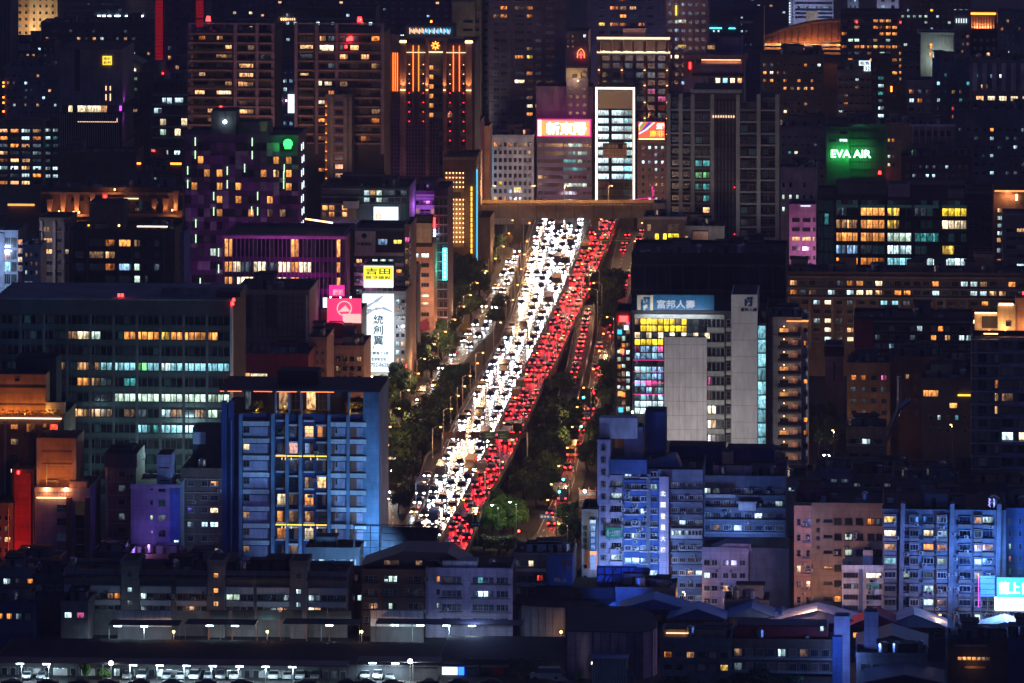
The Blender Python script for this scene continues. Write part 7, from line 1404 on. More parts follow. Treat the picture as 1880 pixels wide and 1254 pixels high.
# clinic sign building and scaffold screen
B = Bld('clinic_sign_house', 'slim pale house with vertical clinic and builder signs beside the corner apartments', 1068, 1098, 942, 1122, 14, 'conc'); B.vol('roof_house', 1078, 1098, 936, 4, 6, 'conc', 945)
B.box('clinic_sign', 1083.5, 1095, 952, 1010, 'bluesign', -1.4, -.3); B.box('clinic_mark', 1084, 1094.6, 952.6, 958.5, 'sage', -1.45, -1.38); B.box('lower_sign', 1083.5, 1095, 1010, 1044, 'signorange', -1.3, -.3); B.box('lower_sign_face', 1083.5, 1095, 1016, 1044, 'white', -1.36, -1.28)
for i, t in enumerate('啟新診所'): B.text(t, 1085.5, 1093.5, 963+11.6*i, 972+11.6*i, 'framewhite', -1.5)
for i, t in enumerate('德成建設'): B.text(t, 1070.5, 1078.5, 964+11.6*i, 973+11.6*i, 'ink', -.2)
lamp('sign_light', B.root, (B.x(1085), -5, B.z(960)), 500, (.9, 1, .95), 'POINT', .4); B.grid(1069, 1080, 1, 1030, 1110, 4, .6, .4, dk='.')
p = G(1063, 995); o = tag(empty('scaffold_screen', p, -ANG), 'rusty slatted scaffold screen between the side street and corner apartments', 'scaffold'); k = p.y/F
for i in R(24): pbox('slat', o, 0, 31*k, -.1, .1, 2+i*.42*1.05, 2.26+i*.42*1.05, 'rust' if i % 3 else 'conc')
b = MB()
for u in (0, 18, 31): b.tube((u*k, .2, 0), (u*k, .2, 13), .16, .16, 5)
b.build('posts', 'rust', o); lamp('screen_lamp', o, (11*k, -2, 12.4), 700, (.9, 1, .95), 'POINT', .3); b = MB(); b.tube((11*k, -.8, 12.2), (11*k, -1.2, 12.2), .35, .35, 8); b.build('floodlight', 'ecool', o)
# lilac house, tan apartments, blue grey apartments
B = Bld('lilac_apartment_house', 'small lilac apartment house with metal roof in blue light', 1289, 1374, 1012, 1135, 14, 'lilac', roof='tinroof'); B.vol('blank_side', 1374, 1448, 1006, 1.0, 14, 'bluegrey', roof='tinroof'); b = MB(); b.prism([(B.x(1302), B.z(1012)), (B.x(1380), B.z(1012)), (B.x(1378), B.z(998)), (B.x(1332), B.z(998))], .5, 8); b.build('roof_house', 'lilac', B.root)
for i in R(5):
    v = 1027+23.5*i
    for j, u in enumerate((1292, 1306, 1327, 1342, 1357)): B.win(u, u+(12 if j != 2 else 11), v, v+11, {(1, 0): 'c', (2, 2): 'w', (2, 4): 'O', (3, 2): 'w', (0, 1): 'D'}.get((i, j), ':'), 2, 1, 0, .1, 'framewhite', True)
B.acs(9, 1292, 1365, 1035, 1120, y=-.2); B.win(1318, 1328, 1003, 1010, 'D', 2, 1, .4); lamp('blue_wash', B.root, (B.x(1340), -13, 10), 520, (.5, .48, 1.0), 'SPOT', 1, (0, 1, .1), 140)
B = Bld('tan_apartments', 'tan apartment block with bay columns and dark character sign', 1458, 1622, 930, 1175, 22, 'tan'); B.box('bay_column', 1458, 1490, 926, 1175, 'salmon', -1.4, .05)
for i, t in enumerate('樺威秀大'): B.text(t, 1498, 1506, 952+16*i, 961+16*i, 'ink', -.15)
for i in R(9):
    v = 950+28.5*i
    for j, u in enumerate((1463, 1480)): B.win(u, u+8, v, v+13, {(3, 0): 'W'}.get((i, j), ':' if i < 2 else ','), 1, 2, -1.4); 
    for j, u in enumerate((1512, 1531, 1551, 1571, 1592, 1608)):
        w = 14 if j != 0 else 16; B.win(u, u+w, v+(0 if j else 3), v+(12 if j else 8), {(0, 4): 'o', (0, 5): 'D', (1, 2): 'G', (2, 2): 'G', (3, 0): 'O', (3, 2): 'D', (5, 1): 'O'}.get((i, j), ','), 2, 1, 0, .1, 'framedark', True)
    B.box('bay_sill', 1472, 1489, v+15, v+18, 'rose', -2.1, -1.4)
B.acs(12, 1463, 1486, 960, 1120, y=-1.5); B.acs(10, 1512, 1600, 960, 1120, y=-.2); lamp('fill_glow', B.root, (B.x(1490), -20, B.z(1090)), 2200, (1, .5, .25), 'POINT', 1); B.clutter(2, 3, sheds='maroon'); lamp('violet_wash', B.root, (B.x(1480), -18, B.z(960)), 1300, (.6, .4, 1), 'POINT', 1)  # the orange lamp in front is added fill without a fixture
B = Bld('small_white_flats', 'small white fronted flats squeezed before the blue grey apartments', 1546, 1622, 1045, 1185, 12, 'white'); B.box('bay_gap', 1577, 1583, 1045, 1185, 'bluegrey', -.2, .05)
for i in R(5):
    v = 1051+20*i; B.win(1548, 1575, v, v+10, {0: '.', 1: '.', 2: '.'}.get(i, ':'), 5, 1, 0, .1, 'frame'); B.win(1590, 1618, v, v+10, {0: 'W', 1: 't'}.get(i, '.'), 5, 1, 0, .1, 'frame'); B.win(1562, 1573, v, v+9, 'c', 2, 1, -.05) if i == 1 else None
B.vol('white_box', 1584, 1602, 1014, 3, 5, 'white', 1045); B.acs(6, 1586, 1616, 1060, 1120)
B = Bld('blue_grey_apartments', 'large grimy blue grey apartment block beside the glowing billboard', 1620, 1846, 936, 1185, 22, 'bluegrey', para=.2)
b = MB()
for u0, u1 in ((1621, 1650), (1652, 1738), (1745, 1830)): b.prism([(B.x(u0), B.z(962)), (B.x(u1), B.z(962)), (B.x(u1), B.z(934)), (B.x(u0), B.z(934))], -1.2, -.2)
b = MB()
for u in (1652, 1742, 1828): b.prism([(B.x(u-4), 0), (B.x(u+4), 0), (B.x(u+10), B.z(922)), (B.x(u+2), B.z(922))], -1.3, 2)
b.build('party_wall', 'bluegrey', B.root); rg = random.Random(6)
for i in R(9):
    v = 942+25.4*i
    for j, (u, w) in enumerate(((1623, 22), (1657, 14), (1670, 16), (1695, 19), (1720, 18), (1760, 22), (1788, 14), (1803, 20))):
        st = {(0, 0): 'y', (1, 0): 'W', (1, 3): 'W', (1, 4): 'C', (0, 4): 'D', (2, 0): 'w', (2, 3): 'o', (2, 4): 'O', (3, 0): 'k', (3, 4): 'G', (0, 6): 'w', (0, 7): 'c', (1, 6): 'D', (2, 6): 'w', (2, 7): 'w', (3, 6): 'G', (4, 1): 'G', (4, 3): 'D', (5, 3): 'c', (6, 3): 'C', (4, 6): 'W', (5, 7): 'c', (5, 6): '.', (7, 6): 'G'}.get((i, j), ':' if (i+j) % 3 else '.')
        B.win(u, u+w, v+4, v+16, st, 3 if w > 15 else 2, 1, -.2 if j % 2 else -.9, .12, 'framewhite' if (i*3+j) % 4 == 0 else 'frame', False)
        if j % 2 == 0: B.box('bay', u-1, u+w+1, v+1, v+18, 'conc', -.88, .05)
        B.box('balcony_front', u-1, u+w+1, v+18, v+24, 'conc' if (i+j) % 2 else 'bluegrey', -1.1, .05)
B.acs(34, 1625, 1820, 960, 1140, y=-1.1); B.clutter(5, 4, 3)
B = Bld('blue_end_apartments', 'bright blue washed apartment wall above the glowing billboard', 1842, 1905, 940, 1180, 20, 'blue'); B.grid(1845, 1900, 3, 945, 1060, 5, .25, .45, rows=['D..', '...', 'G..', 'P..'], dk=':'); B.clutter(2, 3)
# glowing billboard
p = G(1786, 1200); o = tag(empty('glowing_billboard', p, -ANG), 'glowing white and cyan rooftop billboard at the picture edge', 'billboard'); k = p.y/F
def q_(u): return (u-1786)*k
def z_(v): return (1200-v)*k
pbox('screen_white', o, q_(1826), q_(1905), -.4, .3, z_(1119), z_(1096), 'led_screen'); pbox('screen_cyan', o, q_(1830), q_(1905), -.4, .3, z_(1095.8), z_(1060), 'signcyan'); pbox('blue_wing', o, q_(1800), q_(1826), .2, .6, z_(1095), z_(1058), 'eblue')
for i, (t, a, c) in enumerate((('龍上', 1834, 1872), ('龍山', 1876, 1905))):
    w = link('lettering', TM[t], o, ((q_(a)+q_(c))/2, -.5, z_(1078))); w.scale = (q_(c)-q_(a), 1, 22*k); setmat(w, 0, 'led_screen')
pbox('edge_light', o, q_(1796), q_(1797.5), -.1, .1, z_(1115), z_(1057), 'epurple'); b = MB()
for i in R(9): u = 1800+13*i; b.tube((q_(u), .4, 0), (q_(u), .4, z_(1096)), .12, .12, 5); b.tube((q_(u), .4, z_(1145)), (q_(u+13), .4, z_(1122)), .07, .07, 4)
for v in (1122, 1134, 1146): b.tube((q_(1800), .4, z_(v)), (q_(1905), .4, z_(v)), .09, .09, 5)
for i in R(6): b.tube((q_(1800), .1, z_(1062+10*i)), (q_(1826), .1, z_(1062+10*i)), .05, .05, 4)
b.build('frame', 'metal', o); lamp('screen_light', o, (q_(1850), -8, z_(1080)), 5200, (.14, .36, 1), 'POINT', 1.5); lamp('screen_light', o, (q_(1800), -4, z_(1050)), 5500, (.12, .32, 1), 'SPOT', 1.5, (-.3, 1, .5), 130)
# slatted tower with warm terrace
B = Bld('slatted_tower', 'slim tower with white slab lines under a warm lit roof terrace', 1784, 1905, 616, 960, 22, 'grey', cat='tower', para=0)
B.vol('roof_house', 1832, 1864, 560, 2, 7, 'cream', 616); B.vol('roof_house', 1864, 1905, 548, 2.5, 8, 'salmon', 616); B.vol('terrace_room', 1790, 1833, 578, 4, 6, 'cream', 616); B.box('opening', 1803, 1832, 584, 606, 'dark', 3.9, 4.05); B.win(1846, 1857, 590, 601, '.', 1, 1, 1.98); B.box('cornice_light', 1834, 1860, 558, 561.5, 'ewarm', 1.2, 2); B.box('sill_light', 1806, 1832, 611.5, 613, 'ewarm', -.4, 0); B.box('terrace_rail', 1786, 1905, 606, 616, 'glasswarm', -.2, -.15); B.box('cornice_light', 1790, 1830, 577, 578.4, 'ewarm', 3.2, 4)
for u in (1815, 1845, 1885): lamp('terrace_light', B.root, (B.x(u), .2, B.z(604)), 600, (1, .45, .16), 'POINT', .3)
B.beacon(1880, 541, 4)
for i in R(12):
    v = 622+23.8*i; B.box('slab', 1782, 1836, v, v+1.6, 'sage', -1.2, .05); B.box('slab', 1836, 1905, v-4, v+1.5, 'lilac', -1.2, .05)
    for u0, u1, j in ((1796, 1812, 0), (1826, 1833, 1), (1838, 1860, 2), (1870, 1892, 3)): B.win(u0, u1, v+4, v+19, {(3, 1): 'o', (4, 1): 'w', (5, 1): 'w', (4, 2): 'd', (7, 3): 'W', (7, 2): 'c', (8, 1): '.'}.get((i, j), '.'), 2, 1)
B.piers([1792, 1815, 1836, 1864, 1896], 7, 618, 880, 'conc', .5)
# low dark roofs of the eastern foreground cluster, each a house of its own
HS = [(1600, 1672, 862, 935, 'tan', 'low tan house with grey awnings behind the striped blue roofs'), (1672, 1752, 872, 940, 'grey', 'low grey house with tall white tanks among the dark roofs'), (1752, 1850, 868, 950, 'brown', 'low maroon house with barred windows below the slatted tower'), (1830, 1905, 880, 960, 'dgrey', 'low dark house with a green lit window below the slatted tower'),
      (1480, 1560, 872, 945, 'dgrey', 'dark low roof beside the lamp lit alley'), (1496, 1564, 868, 975, 'mauve', 'mauve gabled house with blue lit shaft beside the tan apartments'), (1562, 1640, 876, 968, 'tan', 'tan two storey house behind the blue grey apartments'), (1640, 1760, 884, 985, 'grey', 'grey house row with hanging laundry lights behind the blue grey apartments'), (1760, 1905, 892, 998, 'dgrey', 'dark roofed house row behind the bright blue wall'), (1408, 1440, 850, 940, 'dgrey', 'small dark house at the foot of the balcony tower'), (1442, 1482, 884, 985, 'bluegrey', 'small blue grey house with white grille beside the mauve gable')]
for i, (u0, u1, vt, vb, m, lab) in enumerate(HS):
    B = Bld('low_house', lab, u0, u1, vt, vb, 11, m); n = max(2, int((u1-u0)/18)); B.grid(u0+2, u1-2, n, vt+5, vt+5+18*2, 2, .6, .4, p=P(c=.08, o=.06, D=.16), dk='.', nx=3, sill=True, seed=i); B.clutter(2+n//3, i, 1+i % 2, sheds=['tan', 'grey', 'brown', 'bluegrey'][i % 4], hmax=3); B.acs(3, u0+3, u1-8, vt+10, vt+40)

# ================================================================== foreground
def gable(name, lab, u0, u1, v_ridge, v_eave, vb, d, mat, wallm='grey', fascia='conc'):
    B = Bld(name, lab, u0, u1, v_eave, vb, d, wallm, para=0, cat='house'); b = MB(); h = B.z(v_ridge)-B.Hh
    b.prism([(-.5, B.Hh), (B.W+.5, B.Hh), (B.W/2, B.Hh+h)], -.8, d+.5); b.build('gable_roof', mat, B.root)
    b = MB(); b.prism([(-.6, B.Hh-.1), (-.6, B.Hh+.15), (B.W/2, B.Hh+h+.25), (B.W+.6, B.Hh+.15), (B.W+.6, B.Hh-.1), (B.W/2, B.Hh+h)], -1.0, -.8); b.build('fascia', fascia, B.root); return B
def shed(name, lab, u0, u1, vr, ve, vb, d, mat, wallm='grey'):
    """mono pitch shed: eave towards the viewer, ridge at the back"""
    B = Bld(name, lab, u0, u1, ve, vb, d, wallm, para=0, cat='shed'); k = 1/B.k; Yb = B.Y+d; hr = PZ(vr, Yb)-B.Hh; b = MB(); n = max(6, int(B.W/1.2))
    for i in R(n):
        x0, x1 = B.W*i/n-.2, B.W*(i+1)/n-.2; z = .08*(i % 2); b.quad((x0, -.8, B.Hh+z), (x1, -.8, B.Hh+z), (x1, d+.3, B.Hh+hr+z), (x0, d+.3, B.Hh+hr+z)); b.quad((x1, -.8, B.Hh), (x1, -.8, B.Hh+.09), (x1, d+.3, B.Hh+hr+.09), (x1, d+.3, B.Hh+hr))
    b.build('roof_sheet', mat, B.root); pbox('gutter', B.root, -.4, B.W+.3, -1.0, -.78, B.Hh-.15, B.Hh+.1, 'dgrey'); return B
# long low apartments
B = Bld('long_low_flats', 'long low grey flats with three stair towers and pale parapet bands', 118, 640, 1052, 1165, 14, 'conc')
for i, (u0, u1, vt) in enumerate(((225, 258, 1026), (384, 416, 1024), (536, 567, 1024))):
    B.vol('stair_tower', u0, u1, vt, -1.6, 9, 'conc')
    B.box('tower_cap', u0-1.5, u1+1.5, vt-1, vt+8, 'grey', -2.0, 8)
    for v, st in ((1046, '.' if i == 0 else ('O' if i == 1 else '.')), (1074, 'c' if i != 1 else 'O'), (1098, 'c' if i != 1 else 'w')): B.win(u0+11, u0+20, v, v+9.5, st, 2, 2, -1.6)
seg = [(119, 152), (160, 223), (259, 316), (326, 382), (417, 468), (474, 534), (568, 638)]
for a, c in seg:
    B.box('parapet_band', a, c, 1073, 1085, 'tile', -1.2, .05); B.box('parapet_band', a, c, 1099, 1108, 'tile', -1.0, .05)
    n = max(2, int((c-a)/11)); w = (c-a)/n
    for j in R(n):
        u = a+w*j
        B.win(u+.4, u+w-.4, 1087, 1098, {(160, 4): 'o', (160, 3): 'd', (259, 0): 'c', (417, 0): 'G', (417, 1): 'G', (474, 4): 'c', (568, 0): 'c', (568, 1): 'D'}.get((a, j), '.'), 2, 1, -.1, .09, 'frame'); B.win(u+.4, u+w-.4, 1060, 1072, {(160, 3): 'r', (160, 4): 'o', (259, 2): 'C', (417, 0): 'D', (417, 1): 'w', (326, 2): 'D'}.get((a, j), '.'), 2, 1, .4, .09, 'frame'); B.win(u+.4, u+w-.4, 1110, 1119, {(568, 0): 'W', (568, 1): 'w'}.get((a, j), '.'), 3, 1, -.1, .09, 'framewhite' if (j+a) % 2 else 'frame')
    pbox('roof_canopy', B.root, B.x(a)-.2, B.x(c)+.2, -1.8, 7, B.z(1058), B.z(1054), 'tinroof')
B.acs(14, 122, 630, 1080, 1100, y=-1.2); B.clutter(9, 5, 5, sheds='dgrey', hmax=2.5)
for i, (u0, u1) in enumerate(((385, 420), (428, 468), (474, 512), (517, 555), (565, 600), (606, 645))):
    Yc = Yg(1180); o = tag(empty('fence_banner', G(u0, 1180), -ANG), 'faded teal banner panel number %s along the fence before the low flats' % ['one', 'two', 'three', 'four', 'five', 'six'][i], 'banner', 'teal fence banners'); kk = Yc/F; pbox('sheet', o, 0, (u1-u0)*kk, -.1, 0, (1180-1137)*kk, (1180-1121)*kk, 'tealwall'); pbox('post', o, -.3, -.1, 0, .2, 0, (1180-1119)*kk, 'rust'); pbox('cap', o, 0, (u1-u0)*kk, -.2, .1, (1180-1121)*kk, (1180-1119.6)*kk, 'darkmetal')
lamp('yard_glow', B.root, (B.x(500), -8, 4), 500, (.6, .85, 1), 'POINT', 1); lamp('yard_glow', B.root, (B.x(250), -8, 4), 500, (.6, .85, 1), 'POINT', 1)
for i, (u0, u1, vt, vb, m, lab) in enumerate([(0, 70, 1048, 1150, 'grey', 'low tin roofed house at the picture edge beside the low flats'), (20, 110, 1032, 1120, 'bluegrey', 'small shed roofed house under the red panel tower'), (60, 122, 1060, 1158, 'dgrey', 'dark house with one white window beside the low flats'), (-10, 62, 1112, 1185, 'deepblue', 'round blue tank house at the near picture edge'), (112, 162, 1110, 1182, 'grey', 'small shop with pink and white lit windows before the low flats'), (640, 668, 1078, 1150, 'dgrey', 'narrow dark gap house between the two low apartment rows'), (170, 240, 1020, 1110, 'dgrey', 'dark roof house with steel tanks below the black cap house'), (240, 330, 1024, 1100, 'brown', 'brown low house below the violet stair house'), (560, 660, 1012, 1105, 'dgrey', 'dark shed roof house at the foot of the blue lit tower'), (330, 430, 1036, 1110, 'dgrey', 'dark low house at the foot of the brown window house')]):
    B = Bld('low_house', lab, u0, u1, vt, vb, 11, m); n = max(2, int((u1-u0)/18)); B.grid(u0+2, u1-2, n, vt+8, vt+30, 1, .6, .5, p=P(c=.15, o=.06, D=.2), dk='.', nx=3, seed=i+40, rows=['CPC'] if 'pink' in lab else None); B.clutter(2, i, 1+(i == 6)*2, sheds=['conc', 'grey', 'tinroof'][i % 3], hmax=3)
# brown and white corner flats
B = Bld('corner_flats', 'low corner flats, brown at one end and blue white at the other', 664, 940, 1052, 1168, 18, 'brown'); B.box('white_wing', 782, 940, 1040, 1168, 'lilac', -.5, .1); B.vol('wing_top', 782, 940, 1040, .2, 14, 'lilac', 1052)
for i in R(4):
    v = 1052+25*i
    for u0, u1, st in ((668, 694, '.'), (705, 730, 'c' if i == 0 else '.'), (750, 778, ','), (812, 848, ':'), (868, 908, ':'), (912, 936, '.')):
        n = 3 if u1-u0 < 30 else 4; w = (u1-u0)/n
        for j in R(n): B.win(u0+w*j+.3, u0+w*(j+1)-.3, v+4, v+16, {(0, 705, 1): 'G', (1, 868, 1): 'C', (1, 868, 2): 'C', (0, 868, 1): 't', (2, 705, 1): 'G', (2, 668, 2): 'D'}.get((i, u0, j), st if st != 'c' else 'c'), 2, 2, -.52 if u0 > 780 else 0, .1, 'frame')
        B.box('ledge', u0-2, u1+2, v+17, v+20, 'conc' if u0 > 780 else 'brown', -1.4, .05)
for v, st in ((1055, 'O'), (1079, '.'), (1104, 'c')): B.win(802, 809, v, v+11, st, 1, 1, -.52)
B.piers([790, 858, 938], 8, 1040, 1168, 'lilac', .8); b = MB(); b.prism([(B.x(660), B.z(1042)), (B.x(860), B.z(1040)), (B.x(820), B.z(1016)), (B.x(740), B.z(1014))], 2, 16); b.build('tin_roof', 'tinroof', B.root)
for u0, u1, st in ((704, 732, 'd'), (762, 775, 'd'), (786, 808, ','), (832, 842, 'W'), (846, 860, '.')): B.win(u0, u1, 1030, 1039.5, st, 2, 1, 1.9)
B.box('penthouse', 812, 876, 1029, 1041, 'white', .4, 6); B.acs(10, 670, 930, 1060, 1140, y=-.5); B.clutter(3, 4, 2, sheds='tinroof', hmax=2.5); lamp('blue_glow', B.root, (B.x(880), -14, 8), 900, (.35, .45, 1), 'POINT', 1)
B = Bld('banner_corner_house', 'corner house wrapped in a dark blue advertising banner', 940, 1052, 1022, 1150, 14, 'conc'); B.box('banner_wall', 1004, 1052, 1018, 1078, 'signblue', -1.0, .1); B.text('新莊', 1031, 1050, 1023, 1032, 'orange', -1.1); B.text('御', 1031, 1038, 1036, 1045, 'orange', -1.1); B.text('賀', 1041, 1049, 1036, 1045, 'orange', -1.1); B.text('龍山', 1018, 1040, 1058, 1066, 'framewhite', -1.1)
for v in (1028, 1055, 1078): 
    for j, u in enumerate((946, 958, 970)): B.win(u, u+10.5, v, v+12, {(1028, 2): 'W', (1028, 0): 'D'}.get((v, u-946 and (j)), {(1028, 2): 'w'}.get((v, j), '.')), 2, 1, 0, .1, 'frame')
    B.box('ledge', 942, 1002, v+15, v+20, 'white', -.9, .05)
B.box('red_bay', 984, 1000, 1053, 1066, 'ered' if False else 'red', -.6, .05); B.clutter(3, 2, 1, sheds='white', hmax=2.4); B.win(986, 998, 1054, 1065, 'r', 2, 1, -.62)
# curved dark hall
def curved(name, lab, pts, v_top, vb, mat, roofm):
    p = G(pts[0][0], vb); o = tag(empty(name, p), lab, 'hall'); k = p.y/F; h = (vb-v_top)*k
    P_ = [((u-pts[0][0])*k, y) for u, y in pts]; b = MB(); b.plan(P_, 0, h); b.build('wall', mat, o); b = MB()
    for i in R(len(P_)):
        (a, c), (d, e) = P_[i], P_[(i+1) % len(P_)]; n = max(1, int(math.hypot(d-a, e-c)/1.6))
        for j in R(n): x, y = a+(d-a)*j/n, c+(e-c)*j/n; b.box(x-.05, x+.05, y-.08, y+.08, .1, h+.5)
    b.build('panel_joints', 'dgrey', o); b = MB(); b.plan([(x*.985+.1, y*.98+.15) for x, y in P_], h, h+.2); b.build('roof_deck', roofm, o); b = MB()
    return o, k, h
pts = [(935, 0)]+[(935+200*math.sin(i/10*1.5708), -6+6*math.cos(i/10*1.5708)*0+i*.0) for i in R(1, 9)]
pts = [(935, 1.5), (975, -1.2), (1015, -2.6), (1055, -2.8), (1090, -1.8), (1118, .6), (1132, 4), (1136, 9), (1128, 15), (1100, 20), (1000, 20), (940, 14)]
o, k, h = curved('curved_hall', 'curved dark panelled hall wall below the blue billboard back', pts, 1112, 1168, 'grey', 'roof'); 
b = MB(); b.plan([((u-935)*k*.9+6, y*.6+9) for u, y in pts], h, h+2.6); b.build('upper_roof', 'roof', o)
pts = [(1040, 0), (1150, -1.5), (1180, -1.0), (1198, 1.0), (1208, 5), (1210, 12), (1200, 24), (1160, 30), (1040, 30)]
o, k, h = curved('curved_annex', 'dark curved annex with a flat black roof at the near edge', pts, 1160, 1245, 'mauve', 'roof')
# long market roof and its sheds
B = shed('market_roof', 'very long black sheet roof along the lit car park', -10, 806, 1172, 1212, 1238, 26, 'tinroof', 'dgrey')
B2 = shed('market_roof', 'lower black sheet roof over the stalls beside the bright floodlight', 806, 1040, 1172, 1208, 1238, 26, 'tinroof', 'dgrey')
B.grid(0, 640, 40, 1222, 1244, 1, .7, .8, p=P(D=.15, c=.08), dk='.', nx=1)
for u0, u1 in ((62, 75), (100, 124), (150, 176), (236, 250), (300, 330), (420, 445), (478, 496)): B.box('white_panel', u0, u1, 1226, 1246, 'white', -.3, .05)
B2.box('shop_front', 812, 840, 1222, 1245, 'signwhite', -.4, .05); B2.box('shop_blue', 842, 852, 1224, 1243, 'eblue', -.5, .05); B2.box('shop_front', 853, 880, 1226, 1246, 'sage', -.4, .05); B2.box('shop_front', 1010, 1025, 1225, 1246, 'signwhite', -.4, .05); B2.box('shop_red', 905, 925, 1224, 1240, 'red', -.4, .05)
for u0, u1 in ((806, 880), (884, 935)):
    pbox('awning', B2.root, B2.x(u0), B2.x(u1), -2.6, -.4, B2.z(1220), B2.z(1217.5), 'conc')
# front carport: posts, beam, tube lights, parked cars
def carport(u0, u1, vb, vl, tubes, lab, grp, every=48, roof=True):
    p = G(u0, vb); o = tag(empty('carport', p, -ANG), lab, 'carport'); k = p.y/F; h = (vb-vl)*k
    pbox('beam', o, 0, (u1-u0)*k, 0, .18, h+.25, h+.45, 'metal')
    if roof: pbox('canopy', o, 0, (u1-u0)*k, -.8, 5.5, h+.46, h+.56, 'tinroof')
    n = int((u1-u0)/every)
    for i in R(n+1): x = (u1-u0)*k*i/max(n, 1); pbox('post', o, x-.08, x+.08, .02, .16, 0, h+.24, 'metal')
    for t in tubes: q = pbox('tube_light', o, (t-u0)*k-.75, (t-u0)*k+.75, -.15, .1, h, h+.16, 'ecool'); lamp('tube_glow', o, ((t-u0)*k, -.3, h-.3), 130, (.62, .88, 1), 'AREA', aim=(0, .15, -1), sx=1.4, sy=.3)
    return o
carport(-10, 640, 1250, 1219, [37, 86, 246, 295, 344, 393, 442, 490, 539], 'front carport with white tube lights over parked cars', None, 49)
carport(655, 810, 1250, 1218, [684, 726], 'short carport with tube lights beside the central floodlight', None, 49)
carport(200, 330, 1192, 1150, [216, 265], 'rear carport with two tube lights before the white panel wall', None, 60)
carport(340, 470, 1192, 1149, [385, 432], 'rear carport with two tube lights under the teal banners', None, 60)
carport(520, 660, 1192, 1148, [605], 'rear carport with a single tube light beside the amber yard lamp', None, 60)
carport(690, 960, 1192, 1148, [725, 772, 820, 867], 'long rear carport with four tube lights before the curved hall', None, 60)
for i, (u, v, pt) in enumerate([(48, 1249, 'car_silver'), (76, 1249, 'car_grey'), (234, 1249, 'car_grey'), (260, 1249, 'car_silver'), (305, 1249, 'car_silver'), (331, 1249, 'car_white'), (357, 1249, 'car_white'), (382, 1249, 'car_silver'), (405, 1249, 'car_grey'), (431, 1249, 'car_white'), (503, 1249, 'car_white'), (527, 1249, 'car_white'), (551, 1249, 'car_silver'), (578, 1249, 'car_grey'), (671, 1249, 'car_silver'), (694, 1249, 'car_white'), (716, 1249, 'car_grey')]):
    p = G(u, v, .02); p.y += 2.2; car(p, rc.uniform(-.05, .05)-ANG, '%s parked car facing out under the front carport, %s in its row' % ({'car_silver': 'silver', 'car_grey': 'grey', 'car_white': 'white'}[pt], ['first', 'second', 'third', 'fourth', 'fifth', 'sixth', 'seventh', 'eighth', 'ninth', 'tenth', 'eleventh', 'twelfth', 'thirteenth', 'fourteenth', 'fifteenth', 'sixteenth', 'last'][i]), 'cars under the front carport', 'off', paint=pt)
for i, (u, pt) in enumerate([(22, 'car_black'), (88, 'car_black'), (145, 'car_black'), (200, 'car_black'), (255, 'car_black'), (318, 'car_grey'), (378, 'car_black'), (445, 'car_black'), (560, 'car_black'), (640, 'car_black'), (670, 'car_black'), (722, 'car_grey'), (785, 'car_black'), (842, 'car_black'), (900, 'car_black'), (1035, 'car_grey')]):
    p = G(u, 1258, .02); car(p, math.pi/2*(1 if i % 2 else -1), 'dark car parked broadside along the nearest edge, %s from the west' % ['first', 'second', 'third', 'fourth', 'fifth', 'sixth', 'seventh', 'eighth', 'ninth', 'tenth', 'eleventh', 'twelfth', 'thirteenth', 'fourteenth', 'fifteenth', 'sixteenth'][i], 'cars parked along the nearest edge', 'off', 'sedan', pt)
# floodlights on poles
for u, v, h, lab, m, c, e in ((204, 1252, 4.0, 'blazing white floodlight between the carport and the small lit tree', 'ewhite', (1, .97, .85), 1400), (753, 1252, 4.4, 'blazing white floodlight at the centre of the car park', 'ewhite', (.95, 1, .95), 1700), (1090, 1252, 4.0, 'blazing white floodlight beside the palms and pipes', 'ewhite', (.95, 1, .92), 1500),
                              (319, 1190, 3.6, 'amber yard lamp below the white panel wall', 'lantern', (1, .5, .25), 500), (491, 1190, 3.6, 'amber yard lamp between the rear carports', 'lantern', (1, .5, .25), 500), (664, 1190, 3.6, 'amber yard lamp beside the central rear carport', 'lantern', (1, .5, .25), 500), (937, 1168, 5.2, 'cool white yard lamp at the corner of the curved hall', 'ecool', (.8, .95, 1), 350), (1030, 1175, 1.8, 'amber porch lamp on the curved hall canopy', 'lantern', (1, .5, .2), 260)):
    o = tag(empty('floodlight', G(u, v)), lab, 'floodlight'); b = MB(); b.tube((0, 0, 0), (0, 0, h), .09, .07, 6); b.build('pole', 'metal', o); b = MB(); r = .5 if m == 'ewhite' else .3; b.tube((0, -.2, h), (0, -.5, h), r*.7, r, 10); b.build('lamp_head', m, o); lamp('beam', o, (0, -.9, h), e, c, 'POINT', .4)
row([(158, 1248, 24, 38)], 'small green lit tree beside the first floodlight in the car park', None, 'leaflit', 0); row([(192, 1250, 22, 22)], 'low green shrub right under the first floodlight', None, 'leaflit', 0)
row([(960, 1250, 30, 40)], 'dim green bush beside the white van at the near edge', None, 'leaf', 0); row([(1062, 1252, 20, 26)], 'yellow green shrub right below the third floodlight', None, 'leaflit', 0)
row([(1245, 1262, 66, 70), (1290, 1275, 70, 60), (1340, 1280, 60, 50), (1240, 1290, 70, 50)], 'dark leafy tree at the near edge beside the curved annex', 'near edge trees', 'leaf', 2); row([(1400, 1290, 80, 60), (1450, 1290, 70, 56)], 'dark treetop at the near edge before the chimney house', 'near edge treetops', 'leaf', 2)
